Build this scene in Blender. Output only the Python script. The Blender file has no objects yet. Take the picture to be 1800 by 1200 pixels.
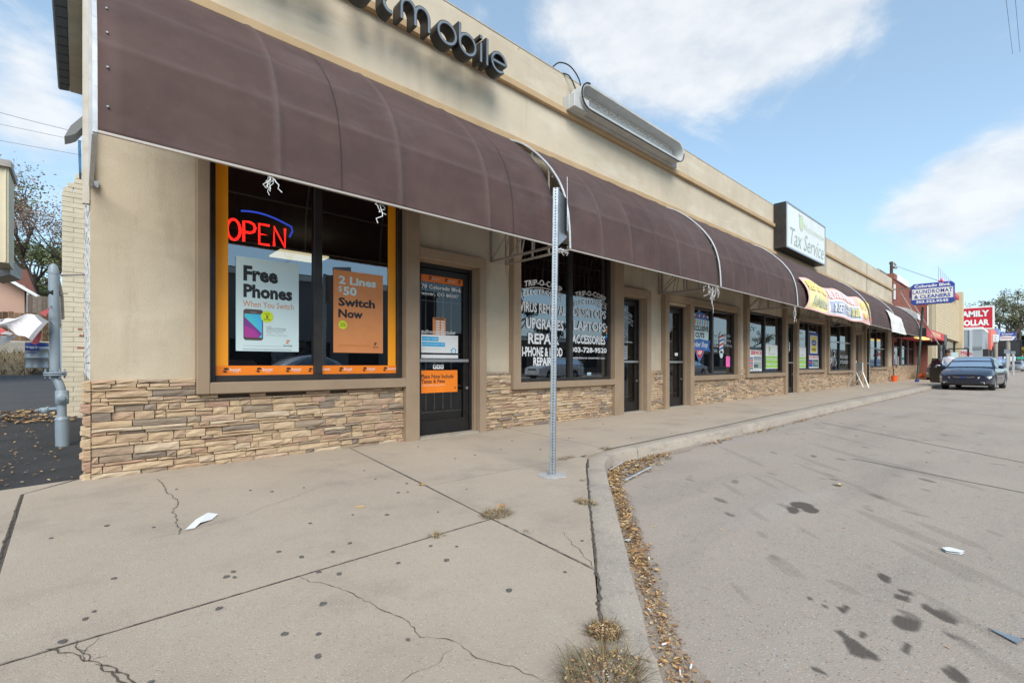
import bpy, math, random
import numpy as np
from mathutils import Vector, Matrix
R = math.radians
random.seed(7)
sc = bpy.context.scene
col = sc.collection

# ---------------------------------------------------------------- camera
cam = bpy.data.cameras.new('camera')
camo = bpy.data.objects.new('camera', cam)
col.objects.link(camo)
camo.location = (0, 0, 1.0)
camo.rotation_euler = (R(90), 0, R(-42.5))
cam.lens = 36 * 833 / 1800
cam.sensor_width = 36
cam.shift_y = 40 / 1800
cam.clip_start = 0.05
cam.clip_end = 3000
sc.camera = camo

# ---------------------------------------------------------------- sky and sun
SUN_EL, SUN_AZ = 42.0, 215.0          # azimuth measured from +Y towards +X
world = bpy.data.worlds.new('World')
sc.world = world
world.use_nodes = True
CA = math.radians(47.5)
FWD = Vector((math.cos(CA), math.sin(CA), 0)); RGT = Vector((math.sin(CA), -math.cos(CA), 0))
def ray(px, py):
    return FWD + RGT * ((px - 900) / 833) + Vector((0, 0, (640 - py) / 833))
def at(px, py, t):
    return Vector((0, 0, 1)) + ray(px, py) * t
def on_y(px, py, Y):
    r = ray(px, py); return Vector((0, 0, 1)) + r * (Y / r.y)
def on_x(px, py, X):
    r = ray(px, py); return Vector((0, 0, 1)) + r * (X / r.x)
def on_z(px, py, z):
    r = ray(px, py); return Vector((0, 0, 1)) + r * ((z - 1) / r.z)

def sky_nodes():
    nt = world.node_tree; N = nt.nodes; L = nt.links
    N.clear()
    out = N.new('ShaderNodeOutputWorld'); bg = N.new('ShaderNodeBackground')
    bg.inputs['Strength'].default_value = 0.12
    L.new(bg.outputs[0], out.inputs[0])
    sky = N.new('ShaderNodeTexSky'); sky.sky_type = 'NISHITA'; sky.sun_disc = False
    sky.sun_elevation = R(SUN_EL); sky.sun_rotation = R(SUN_AZ)
    sky.altitude = 1600; sky.air_density = 1.0; sky.dust_density = 0.6; sky.ozone_density = 1.2
    tc = N.new('ShaderNodeTexCoord')
    def math_(op, a, b=None, c=None, clamp=False):
        n = N.new('ShaderNodeMath'); n.operation = op; n.use_clamp = clamp
        for i, v in enumerate((a, b, c)):
            if v is None: continue
            if isinstance(v, (int, float)): n.inputs[i].default_value = v
            else: L.new(v, n.inputs[i])
        return n.outputs[0]
    vec = tc.outputs['Generated']
    sep = N.new('ShaderNodeSeparateXYZ'); L.new(vec, sep.inputs[0])
    zc = math_('MAXIMUM', sep.outputs[2], 0.0)
    # cloud noise on a flattened layer
    mp = N.new('ShaderNodeMapping'); mp.inputs['Scale'].default_value = (1, 1, 1.9); L.new(vec, mp.inputs[0])
    n1 = N.new('ShaderNodeTexNoise'); n1.inputs['Scale'].default_value = 3.2; n1.inputs['Detail'].default_value = 9
    n1.inputs['Roughness'].default_value = 0.64; n1.inputs['Distortion'].default_value = 0.5; L.new(mp.outputs[0], n1.inputs[0])
    n2 = N.new('ShaderNodeTexNoise'); n2.inputs['Scale'].default_value = 9; n2.inputs['Detail'].default_value = 8
    n2.inputs['Roughness'].default_value = 0.6; L.new(mp.outputs[0], n2.inputs[0])
    blobs = [(1100, 30, 0.216, 1.1), (1240, 45, 0.216, 1.1), (1380, 20, 0.162, 0.8), (1510, 30, 0.099, 0.55), (985, 60, 0.126, 0.6), (1690, 350, 0.101, 0.9), (1800, 335, 0.125, 1.0), (1540, 392, 0.078, 0.6), (40, 130, 0.144, 0.9), (70, 225, 0.072, 0.5), (845, 25, 0.063, 0.6), (1240, 125, 0.108, 0.5), (1620, 360, 0.078, 0.5)]
    total = None
    for px, py, rad, amp in blobs:
        d = ray(px, py).normalized()
        dp = N.new('ShaderNodeVectorMath'); dp.operation = 'DISTANCE'; L.new(vec, dp.inputs[0]); dp.inputs[1].default_value = d
        v = math_('MULTIPLY', math_('SUBTRACT', 1.0, math_('DIVIDE', dp.outputs['Value'], rad), clamp=True), amp)
        total = v if total is None else math_('ADD', total, v)
    base = math_('SUBTRACT', n1.outputs[0], 0.5)
    wild = math_('MULTIPLY', base, 3.6)
    # general broken cloud over the rest of the sky
    dirc = N.new('ShaderNodeVectorMath'); dirc.operation = 'DOT_PRODUCT'; L.new(vec, dirc.inputs[0]); dirc.inputs[1].default_value = (0.6756, 0.7373, 0)
    rest = math_('MULTIPLY', math_('SUBTRACT', 0.35, dirc.outputs['Value'], clamp=True), 0.45)
    s = math_('ADD', math_('ADD', math_('MULTIPLY', total, 1.35), wild), rest)
    s = math_('ADD', s, math_('MULTIPLY', math_('SUBTRACT', n2.outputs[0], 0.5), 1.1))
    mr = N.new('ShaderNodeMapRange'); mr.inputs[1].default_value = 0.30; mr.inputs[2].default_value = 1.45
    mr.interpolation_type = 'SMOOTHSTEP'; L.new(s, mr.inputs[0])
    mask = math_('MULTIPLY', mr.outputs[0], 0.84)
    # clouds: bright with faint grey bellies
    cr = N.new('ShaderNodeMix'); cr.data_type = 'RGBA'
    cn = N.new('ShaderNodeMapRange'); cn.inputs[1].default_value = .35; cn.inputs[2].default_value = .62; L.new(n2.outputs[0], cn.inputs[0])
    cr.inputs[6].default_value = (3.7, 3.95, 4.25, 1); cr.inputs[7].default_value = (4.75, 4.8, 4.85, 1)
    L.new(cn.outputs[0], cr.inputs[0])
    # thin milky veil that thickens to the horizon
    hz = math_('MULTIPLY', math_('POWER', math_('SUBTRACT', 1.0, zc), 5.0), 0.62)
    veil = math_('ADD', hz, 0.32)
    tint = N.new('ShaderNodeMix'); tint.data_type = 'RGBA'; tint.blend_type = 'MULTIPLY'; tint.inputs[0].default_value = 1
    tint.inputs[7].default_value = (1.0, 1.28, 1.25, 1); L.new(sky.outputs[0], tint.inputs[6])
    m1 = N.new('ShaderNodeMix'); m1.data_type = 'RGBA'; m1.inputs[7].default_value = (3.35, 4.0, 4.45, 1)
    L.new(veil, m1.inputs[0]); L.new(tint.outputs[2], m1.inputs[6])
    m2 = N.new('ShaderNodeMix'); m2.data_type = 'RGBA'
    L.new(mask, m2.inputs[0]); L.new(m1.outputs[2], m2.inputs[6]); L.new(cr.outputs[2], m2.inputs[7])
    L.new(m2.outputs[2], bg.inputs['Color'])
sky_nodes()

sun = bpy.data.lights.new('sun', 'SUN'); sun.energy = 2.4; sun.angle = R(40); sun.color = (1, 0.94, 0.85)
suno = bpy.data.objects.new('sun', sun); col.objects.link(suno)
sd = Vector((math.sin(R(SUN_AZ)) * math.cos(R(SUN_EL)), math.cos(R(SUN_AZ)) * math.cos(R(SUN_EL)), math.sin(R(SUN_EL))))
suno.rotation_euler = sd.to_track_quat('Z', 'Y').to_euler()
sc.view_settings.view_transform = 'Standard'; sc.view_settings.look = 'None'
sc.view_settings.exposure = 0.80; sc.view_settings.gamma = 1
sc.view_settings.use_curve_mapping = False
sc.cycles.max_bounces = 8; sc.cycles.transparent_max_bounces = 12

# ---------------------------------------------------------------- helpers
WL = {}                                  # world position of every parent
def wloc(o):
    return WL.get(o.name, Vector((0, 0, 0))) if o else Vector((0, 0, 0))
def tag(o, label=None, cat=None, group=None, kind=None):
    if label: o['label'] = label
    if cat: o['category'] = cat
    if group: o['group'] = group
    if kind: o['kind'] = kind
    return o
def thing(name, label, cat, loc=(0, 0, 0), group=None, kind=None):
    o = bpy.data.objects.new(name, None); col.objects.link(o); o.location = loc; o.empty_display_size = .1
    WL[o.name] = Vector(loc)
    return tag(o, label, cat, group, kind)
def copy_tree(o, parent=None):
    c = o.copy(); col.objects.link(c)
    if parent: c.parent = parent
    for ch in list(o.children): copy_tree(ch, c)
    return c

class MB:
    def __init__(s): s.v = []; s.f = []; s.m = []; s.t = []
    def add(s, verts, faces, mi=0, tone=0.5):
        b = len(s.v); s.v += [tuple(v) for v in verts]
        for f in faces: s.f.append(tuple(b + i for i in f)); s.m.append(mi); s.t.append(tone)
        return s
    def quad(s, a, b, c, d, mi=0, tone=.5): return s.add([a, b, c, d], [(0, 1, 2, 3)], mi, tone)
    def poly(s, pts, mi=0, tone=.5): return s.add(pts, [tuple(range(len(pts)))], mi, tone)
    def box(s, x0, x1, y0, y1, z0, z1, mi=0, tone=.5):
        v = [(x, y, z) for z in (z0, z1) for y in (y0, y1) for x in (x0, x1)]
        return s.add(v, [(0, 2, 3, 1), (4, 5, 7, 6), (0, 1, 5, 4), (2, 6, 7, 3), (0, 4, 6, 2), (1, 3, 7, 5)], mi, tone)
    def obox(s, c, size, M=None, mi=0, tone=.5):
        hx, hy, hz = size[0] / 2, size[1] / 2, size[2] / 2
        M = M or Matrix.Identity(3); c = Vector(c)
        v = [c + M @ Vector((x, y, z)) for z in (-hz, hz) for y in (-hy, hy) for x in (-hx, hx)]
        return s.add(v, [(0, 2, 3, 1), (4, 5, 7, 6), (0, 1, 5, 4), (2, 6, 7, 3), (0, 4, 6, 2), (1, 3, 7, 5)], mi, tone)
    def tube(s, pts, r, n=8, mi=0, caps=True, tone=.5):
        pts = [Vector(p) for p in pts]; k = len(pts); rr = r if isinstance(r, (list, tuple)) else [r] * k
        rings = []; up = None
        for i, p in enumerate(pts):
            d = (pts[min(i + 1, k - 1)] - pts[max(i - 1, 0)]).normalized()
            if up is None: up = Vector((0, 0, 1)) if abs(d.z) < .9 else Vector((1, 0, 0))
            a = d.cross(up)
            if a.length < 1e-4: a = d.cross(Vector((0, 1, 0)))
            a.normalize(); b = a.cross(d).normalized(); up = b
            rings.append([p + (a * math.cos(2 * math.pi * j / n) + b * math.sin(2 * math.pi * j / n)) * rr[i] for j in range(n)])
        v = [q for ring in rings for q in ring]
        f = [(i * n + j, i * n + (j + 1) % n, (i + 1) * n + (j + 1) % n, (i + 1) * n + j) for i in range(k - 1) for j in range(n)]
        if caps: f += [tuple(range(n))[::-1], tuple((k - 1) * n + j for j in range(n))]
        return s.add(v, f, mi, tone)
    def bar(s, a, b, w, mi=0, tone=.5):       # square bar
        a, b = Vector(a), Vector(b); d = b - a; q = d.to_track_quat('Z', 'Y').to_matrix()
        return s.obox((a + b) / 2, (w, w, d.length), q, mi, tone)
    def lathe(s, prof, c, n=16, axis='Z', mi=0, tone=.5):
        v = []
        for r, h in prof:
            for j in range(n):
                a = 2 * math.pi * j / n; p = (r * math.cos(a), r * math.sin(a), h)
                if axis == 'Y': p = (p[0], h, p[1])
                if axis == 'X': p = (h, p[0], p[1])
                v.append(Vector(c) + Vector(p))
        k = len(prof)
        f = [(i * n + j, i * n + (j + 1) % n, (i + 1) * n + (j + 1) % n, (i + 1) * n + j) for i in range(k - 1) for j in range(n)]
        f += [tuple(range(n))[::-1], tuple((k - 1) * n + j for j in range(n))]
        return s.add(v, f, mi, tone)
    def prism(s, pts, O, U, V, Wd, mi=0, tone=.5):   # 2-D polygon swept along Wd
        O, U, V, Wd = Vector(O), Vector(U), Vector(V), Vector(Wd); n = len(pts)
        a = [O + U * x + V * y for x, y in pts]; b = [p + Wd for p in a]
        return s.add(a + b, [tuple(range(n)), tuple(range(2 * n - 1, n - 1, -1))] + [(i, i + n, (i + 1) % n + n, (i + 1) % n) for i in range(n)], mi, tone)
    def build(s, name, mats, parent=None, smooth=False, bevel=0, fix=True):
        me = bpy.data.meshes.new(name); o0 = wloc(parent)
        me.from_pydata([(a - o0.x, b - o0.y, c - o0.z) for a, b, c in s.v], [], s.f)
        if not isinstance(mats, (list, tuple)): mats = [mats]
        for m in mats: me.materials.append(m)
        me.polygons.foreach_set('material_index', s.m)
        if smooth: me.polygons.foreach_set('use_smooth', [True] * len(s.f))
        at_ = me.attributes.new('tone', 'FLOAT', 'FACE'); at_.data.foreach_set('value', s.t)
        me.update()
        o = bpy.data.objects.new(name, me); col.objects.link(o)
        if parent: o.parent = parent
        WL[o.name] = o0
        if smooth and fix:
            try: me.set_sharp_from_angle(angle=R(38))
            except Exception: pass
        if bevel:
            b = o.modifiers.new('bevel', 'BEVEL'); b.width = bevel; b.segments = 1; b.limit_method = 'ANGLE'
        return o
def rect(mb, x0, x1, z0, z1, y, mi=0, tone=.5):
    return mb.quad((x0, y, z0), (x1, y, z0), (x1, y, z1), (x0, y, z1), mi, tone)
def disc(mb, c, r, U, V, mi=0, n=20, rv=None):
    c, U, V = Vector(c), Vector(U), Vector(V); rv = rv or r
    return mb.poly([c + U * (r * math.cos(2 * math.pi * i / n)) + V * (rv * math.sin(2 * math.pi * i / n)) for i in range(n)], mi)
TC = {}
def glyphs(s, bold=0, shear=0, sp=1.0):
    key = (s, bold, shear, sp)
    if key not in TC:
        cu = bpy.data.curves.new('lettering', 'FONT'); cu.body = s; cu.offset = bold; cu.shear = shear; cu.resolution_u = 2
        cu.space_character = sp
        ob = bpy.data.objects.new('lettering', cu)
        me = bpy.data.meshes.new_from_object(ob)
        v = np.array([q.co[:2] for q in me.vertices]) if len(me.vertices) else np.zeros((1, 2)); f = [tuple(p.vertices) for p in me.polygons]
        bpy.data.objects.remove(ob); bpy.data.curves.remove(cu); bpy.data.meshes.remove(me)
        TC[key] = (v, f)
    return TC[key]
def text(mb, s, O, U, V, Wd, Hd, mi=0, bold=0.0, shear=0, arch=0, sp=1.0, fan=0):
    """flat lettering s fitted in the rectangle O + U*Wd, V*Hd"""
    v, f = glyphs(s, bold, shear, sp); O, U, V = Vector(O), Vector(U).normalized(), Vector(V).normalized()
    lo = v.min(0); hi = v.max(0); sz = np.maximum(hi - lo, 1e-4)
    out = []
    for p in v:
        a = (p[0] - lo[0]) / sz[0]; b = (p[1] - lo[1]) / sz[1]
        out.append(O + U * (a * Wd) + V * (b * Hd * (1 + fan * abs(2 * a - 1)) + arch * (1 - (2 * a - 1) ** 2)))
    n = U.cross(V)
    fl = []
    for t in f:
        a, b, c = out[t[0]], out[t[1]], out[t[2]]
        fl.append(t if (b - a).cross(c - a).dot(n) >= 0 else t[::-1])
    return mb.add(out, fl, mi)
FX, FZ = Vector((1, 0, 0)), Vector((0, 0, 1))
def ftext(mb, s, x0, x1, z0, z1, y, mi=0, **k):
    return text(mb, s, (x0, y, z0), FX, FZ, x1 - x0, z1 - z0, mi, **k)

# ---------------------------------------------------------------- materials
def nn(nt, t, **k):
    n = nt.nodes.new(t)
    for a, b in k.items(): setattr(n, a, b)
    return n
def mat(name, c, rough=.7, c2=None, scale=4, detail=4, bump=0, bscale=40, metal=0, tone=None, spec=.5, contrast=(.35, .65), streak=None, emit=0, stretch=None, speck=None, coat=0):
    m = bpy.data.materials.new(name); m.use_nodes = True; nt = m.node_tree; L = nt.links; bs = nt.nodes['Principled BSDF']
    bs.inputs['Roughness'].default_value = rough; bs.inputs['Metallic'].default_value = metal
    bs.inputs['Specular IOR Level'].default_value = spec
    if coat: bs.inputs['Coat Weight'].default_value = coat; bs.inputs['Coat Roughness'].default_value = .05
    bs.inputs['Base Color'].default_value = (*c, 1)
    tcn = nn(nt, 'ShaderNodeNewGeometry') ; P = tcn.outputs['Position']
    if stretch:
        mp = nn(nt, 'ShaderNodeMapping'); mp.inputs['Scale'].default_value = stretch; L.new(P, mp.inputs[0]); Pn = mp.outputs[0]
    else: Pn = P
    cur = None
    if c2:
        n = nn(nt, 'ShaderNodeTexNoise'); n.inputs['Scale'].default_value = scale; n.inputs['Detail'].default_value = detail; n.inputs['Roughness'].default_value = .6
        L.new(Pn, n.inputs[0]); mr = nn(nt, 'ShaderNodeMapRange'); mr.inputs[1].default_value, mr.inputs[2].default_value = contrast; L.new(n.outputs[0], mr.inputs[0])
        mx = nn(nt, 'ShaderNodeMix', data_type='RGBA'); mx.inputs[6].default_value = (*c, 1); mx.inputs[7].default_value = (*c2, 1); L.new(mr.outputs[0], mx.inputs[0]); cur = mx.outputs[2]
    if tone:     # list of (pos, colour): ramp over the piece's own tone
        a = nn(nt, 'ShaderNodeAttribute', attribute_name='tone'); cr = nn(nt, 'ShaderNodeValToRGB'); L.new(a.outputs['Fac'], cr.inputs[0])
        el = cr.color_ramp.elements
        while len(el) < len(tone): el.new(.5)
        for e, (p_, cc) in zip(el, tone): e.position = p_; e.color = (*cc, 1)
        if cur is None: cur = cr.outputs[0]
        else:
            mx = nn(nt, 'ShaderNodeMix', data_type='RGBA', blend_type='MULTIPLY'); mx.inputs[0].default_value = 1; L.new(cr.outputs[0], mx.inputs[6]); L.new(cur, mx.inputs[7]); cur = mx.outputs[2]
    def over(fac, colr):
        nonlocal cur
        mx = nn(nt, 'ShaderNodeMix', data_type='RGBA'); mx.inputs[7].default_value = (*colr, 1)
        if cur is None: mx.inputs[6].default_value = (*c, 1)
        else: L.new(cur, mx.inputs[6])
        L.new(fac, mx.inputs[0]); cur = mx.outputs[2]
    if streak:   # (colour, scale vec, lo, hi, amount)
        for sc_, sv, lo, hi, am in streak:
            mp = nn(nt, 'ShaderNodeMapping'); mp.inputs['Scale'].default_value = sv; L.new(P, mp.inputs[0])
            n = nn(nt, 'ShaderNodeTexNoise'); n.inputs['Scale'].default_value = 1; n.inputs['Detail'].default_value = 6; n.inputs['Roughness'].default_value = .65; L.new(mp.outputs[0], n.inputs[0])
            mr = nn(nt, 'ShaderNodeMapRange'); mr.inputs[1].default_value = lo; mr.inputs[2].default_value = hi; mr.inputs[4].default_value = am; L.new(n.outputs[0], mr.inputs[0])
            over(mr.outputs[0], sc_)
    if speck:    # (colour, scale, radius, amount)
        for sc_, s_, rad, am in speck:
            vo = nn(nt, 'ShaderNodeTexVoronoi'); vo.inputs['Scale'].default_value = s_; L.new(P, vo.inputs[0])
            mr = nn(nt, 'ShaderNodeMapRange'); mr.inputs[1].default_value = rad; mr.inputs[2].default_value = rad * .6; mr.inputs[3].default_value = 0; mr.inputs[4].default_value = am; L.new(vo.outputs['Distance'], mr.inputs[0])
            over(mr.outputs[0], sc_)
    if cur is not None: L.new(cur, bs.inputs['Base Color'])
    if emit:
        bs.inputs['Emission Strength'].default_value = emit; bs.inputs['Emission Color'].default_value = (*c, 1)
    if bump:
        n = nn(nt, 'ShaderNodeTexNoise'); n.inputs['Scale'].default_value = bscale; n.inputs['Detail'].default_value = 5; n.inputs['Roughness'].default_value = .65
        L.new(Pn, n.inputs[0]); b = nn(nt, 'ShaderNodeBump'); b.inputs['Strength'].default_value = bump; b.inputs['Distance'].default_value = .01
        L.new(n.outputs[0], b.inputs['Height']); L.new(b.outputs[0], bs.inputs['Normal'])
    return m
def glass(name, tint=(.35, .37, .38), ior=2.3, rough=0.0, refl=(.9, .95, 1)):
    m = bpy.data.materials.new(name); m.use_nodes = True; nt = m.node_tree; nt.nodes.clear(); L = nt.links
    out = nn(nt, 'ShaderNodeOutputMaterial'); mx = nn(nt, 'ShaderNodeMixShader'); tr = nn(nt, 'ShaderNodeBsdfTransparent'); gl = nn(nt, 'ShaderNodeBsdfGlossy'); fr = nn(nt, 'ShaderNodeFresnel')
    fr.inputs['IOR'].default_value = ior; tr.inputs[0].default_value = (*tint, 1); gl.inputs['Roughness'].default_value = rough; gl.inputs['Color'].default_value = (*refl, 1)
    bf = nn(nt, 'ShaderNodeNewGeometry')
    iv = nn(nt, 'ShaderNodeMix', data_type='RGBA'); 
    L.new(fr.outputs[0], mx.inputs[0]); L.new(tr.outputs[0], mx.inputs[1]); L.new(gl.outputs[0], mx.inputs[2]); L.new(mx.outputs[0], out.inputs[0])
    nt.nodes.remove(iv); nt.nodes.remove(bf)
    return m
def flat(name, c, rough=.6, **k): return mat(name, c, rough, **k)
M = {}
M['stucco'] = mat('stucco', (.545, .465, .345), .9, (.46, .385, .28), 1.3, 6, bump=.5, bscale=130,
                  streak=[((.30, .25, .18), (4.5, 4.5, .6), .54, .76, .5), ((.64, .57, .44), (.9, .9, 2.2), .53, .72, .5), ((.38, .32, .24), (2.2, 2.2, 2.2), .55, .72, .45)], speck=[((.25, .2, .14), 2.1, .035, .7)])
M['stucco_up'] = mat('stucco_upper', (.59, .51, .385), .9, (.50, .425, .315), 1.0, 6, bump=.45, bscale=120,
                     streak=[((.36, .30, .21), (6, 6, .5), .55, .78, .28), ((.44, .42, .30), (.7, 1, 4.0), .58, .72, .35), ((.68, .62, .50), (.6, 1, 2.5), .53, .68, .5), ((.42, .34, .27), (.5, 1, 5), .64, .72, .35)], speck=[((.2, .15, .1), 1.6, .03, .8)])
M['stucco_grey'] = mat('stucco_grey_panel', (.44, .375, .28), .9, (.38, .32, .24), 1.3, 5, bump=.45, bscale=120)
M['trim'] = mat('tan_trim', (.335, .245, .165), .88, (.285, .205, .135), 2.0, 6, bump=.35, bscale=140, streak=[((.22, .16, .11), (4, 4, 1.2), .55, .8, .4)])
M['band'] = mat('trim_band', (.50, .35, .20), .88, (.43, .30, .165), 2.0, 5, bump=.35, bscale=140, streak=[((.30, .2, .12), (2, 2, 3), .58, .8, .5)])
M['stone'] = mat('ledge_stone', (1.05, 1.05, 1.05),   .92, (.70, .65, .60), 10, 9, bump=.9, bscale=42, stretch=(.5, 1, 2.6), contrast=(.30, .70),
                 tone=[(0, (.27, .22, .175)), (.10, (.38, .30, .22)), (.22, (.48, .34, .235)), (.4, (.52, .385, .25)), (.6, (.62, .475, .315)), (.78, (.56, .415, .26)), (.9, (.46, .29, .21)), (1, (.62, .50, .36))])
M['stone_gap'] = mat('dark_stone_joint', (.12, .09, .065), .95)  # dark backing colour that shows in the joints between the ledge stones
M['brick_cream'] = mat('cream_painted_brick', (.55, .49, .38), .8, (.48, .43, .33), 5, 4, bump=.4, bscale=80, streak=[((.3, .26, .2), (3, 3, 1), .6, .8, .4)])
M['brick_white'] = mat('white_painted_brick', (.72, .72, .70), .75, (.60, .60, .58), 7, 5, bump=.4, bscale=60, streak=[((.35, .3, .26), (8, 8, 1.2), .62, .7, .6)])
M['brick_red'] = mat('red_brick', (.33, .13, .09), .85, (.25, .09, .06), 8, 4, bump=.5, bscale=40, tone=[(0, (.7, .7, .7)), (1, (1.1, 1, 1))])
M['mortar'] = mat('pale_mortar', (.40, .36, .29), .95)
M['mortar_red'] = mat('red_mortar', (.30, .17, .13), .95)
M['canvas'] = mat('brown_canvas', (.092, .055, .048), .72, (.068, .040, .036), 2.2, 5, bump=.12, bscale=260, spec=.28,
                  streak=[((.125, .098, .092), (1.2, 1.2, 1.8), .52, .75, .45), ((.06, .042, .04), (9, 9, .8), .6, .8, .35)], speck=[((.3, .27, .25), 7, .022, .55)])
M['steel'] = mat('galvanised_steel', (.42, .45, .47), .42, (.33, .36, .39), 22, 4, metal=.75, bump=.05)
M['hole'] = mat('post_hole', (.02, .02, .02), .9)
M['tube'] = mat('awning_frame_paint', (.36, .32, .28), .55, (.28, .245, .215), 9, 4)
M['white_tube'] = mat('pale_metal_tube', (.58, .60, .62), .45, (.46, .48, .5), 9, 4, metal=.3)
M['hem'] = mat('hem_rail', (.50, .45, .40), .5, metal=.3)
M['black'] = mat('black_frame', (.009, .008, .008), .42, (.015, .013, .013), 9, 3)
M['bronze'] = mat('bronze_frame', (.05, .042, .038), .42, (.035, .03, .028), 6, 3, metal=.3)
M['alu'] = mat('aluminium', (.5, .5, .5), .35, metal=.8)
M['glass'] = glass('shop_glass', (.84, .86, .86), 3.1)
M['dglass'] = glass('door_glass', (.84, .84, .84), 1.65)
M['neon_red'] = mat('neon_red', (1.0, .018, .012), .4, emit=1.6)
M['neon_blue'] = mat('neon_blue', (.03, .10, .75), .4, emit=.6)
M['lamp'] = mat('lamp_panel', (1, .86, .55), .5, emit=.5)
M['orange'] = mat('orange_vinyl', (.95, .24, .01), .5, (.90, .22, .01), 5, 3)
M['yellow_o'] = mat('yellow_orange_vinyl', (.98, .36, .008), .5)
M['orange_deep'] = mat('deep_orange_vinyl', (.72, .16, .012), .5)
M['orange_p'] = mat('orange_poster', (.70, .27, .09), .55, (.64, .24, .08), 3, 3)
M['white'] = mat('white_paint', (.80, .80, .78), .6)
M['decal'] = mat('white_decal', (.80, .81, .82), .6)
M['decal_grey'] = mat('outline_decal', (.42, .45, .47), .6)
M['paper'] = mat('paper_pale_blue', (.60, .74, .74), .55)
M['ink'] = mat('black_ink', (.02, .02, .022), .6)
M['grey'] = mat('grey_print', (.35, .38, .38), .6)
M['copper'] = mat('copper_print', (.62, .22, .06), .6)
M['teal'] = mat('teal_screen', (.10, .62, .58), .4, (.06, .45, .80), 3, 2)
M['violet'] = mat('violet_screen', (.22, .05, .28), .4)
M['magenta'] = mat('magenta_screen', (.42, .05, .30), .4)
M['phone'] = mat('phone_shell', (.10, .07, .06), .4)
M['lime'] = mat('lime_sticker', (.62, .75, .02), .5)
M['cyan'] = mat('cyan_print', (.02, .42, .75), .5)
M['blue'] = mat('blue_print', (.03, .06, .32), .5)
M['bblue'] = mat('barber_blue', (.03, .13, .40), .5)
M['red'] = mat('red_print', (.60, .025, .03), .5)
M['pink'] = mat('pink_paper', (.95, .16, .50), .5)
M['green'] = mat('lime_green_print', (.30, .62, .05), .5)
M['dgreen'] = mat('dark_green_print', (.04, .14, .11), .5)
M['pgreen'] = mat('pale_green_print', (.36, .48, .26), .5)
M['yellow'] = mat('yellow_print', (.88, .68, .05), .5)
M['black_metal'] = mat('channel_letter_black', (.018, .017, .017), .45)
M['grey_face'] = mat('letter_face_grey', (.19, .22, .25), .35, (.16, .185, .21), 5, 3)
M['white_metal'] = mat('white_sheet_metal', (.50, .51, .50), .5, (.42, .43, .42), 4, 4, streak=[((.25, .17, .1), (7, 7, 7), .66, .72, .7)])
M['rubber'] = mat('cable_rubber', (.03, .03, .03), .6)
M['dark_in'] = mat('interior_dark', (.03, .029, .03), .9, (.022, .021, .022), 2, 3)
M['mid_in'] = mat('interior_grey', (.05, .05, .052), .9, (.035, .035, .038), 2, 3)
M['warm_in'] = mat('interior_warm', (.55, .42, .22), .9)
M['door_brown'] = mat('brown_door', (.055, .035, .022), .6)
M['concrete'] = mat('sidewalk_concrete', (.43, .355, .275), .92, (.365, .302, .235), .8, 8, bump=.5, bscale=160, contrast=(.3, .7),
                    streak=[((.22, .19, .16), (1.6, 1.6, 1), .52, .78, .5), ((.46, .41, .345), (2.6, 2.6, 1), .56, .75, .4), ((.27, .235, .20), (24, 24, 24), .54, .74, .35)],
                    speck=[((.56, .46, .35), 62, .25, .5), ((.15, .12, .10), 53, .20, .5), ((.52, .35, .24), 41, .15, .55), ((.58, .55, .49), 47, .15, .45)])
M['kerbc'] = mat('kerb_concrete', (.42, .36, .29), .92, (.345, .30, .25), 1.1, 8, bump=.5, bscale=120,
                 streak=[((.17, .155, .14), (3, 3, 9), .52, .72, .6), ((.25, .21, .18), (16, 16, 16), .52, .7, .5), ((.5, .44, .37), (2, 2, 2), .58, .75, .5)], speck=[((.60, .49, .37), 52, .27, .6), ((.12, .10, .085), 43, .2, .6), ((.62, .60, .55), 37, .17, .6)])
M['crack'] = mat('crack_dirt', (.11, .09, .07), .95, (.06, .05, .04), 25, 3)
M['gum'] = mat('old_gum', (.085, .078, .074), .9, (.14, .125, .11), 60, 3)
M['leaf'] = mat('dry_leaf', (1, 1, 1), .8, tone=[(0, (.10, .06, .035)), (.3, (.22, .12, .06)), (.55, (.38, .22, .10)), (.8, (.50, .32, .14)), (.93, (.50, .40, .18)), (1, (.6, .55, .45))])
M['twig'] = mat('dry_grass_blade', (1, 1, 1), .8, tone=[(0, (.09, .055, .03)), (.45, (.24, .165, .085)), (.7, (.15, .155, .06)), (1, (.36, .28, .17))])
M['litter'] = mat('litter_white', (.75, .76, .76), .6)
M['silt'] = mat('gutter_silt', (.25, .205, .165), .95, (.31, .26, .215), 9, 6, bump=.6, bscale=60)
M['alley'] = mat('alley_asphalt', (.035, .034, .036), .9, (.022, .022, .023), 3, 7, bump=1.0, bscale=55, speck=[((.10, .09, .08), 60, .15, .5)])
M['alley_smooth'] = mat('driveway_asphalt', (.065, .066, .07), .85, (.05, .05, .054), 2, 6, bump=.5, bscale=80)
M['dirt'] = mat('dry_yard', (.24, .18, .11), .95, (.16, .12, .075), 3, 8, bump=1.0, bscale=14)
M['pipe'] = mat('grey_painted_pipe', (.235, .285, .325), .45, (.20, .245, .285), 6, 4, streak=[((.13, .12, .11), (5, 5, 3), .66, .8, .5)])
M['far_ground'] = mat('far_ground', (.20, .19, .17), .95, (.15, .14, .12), .05, 5)

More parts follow.
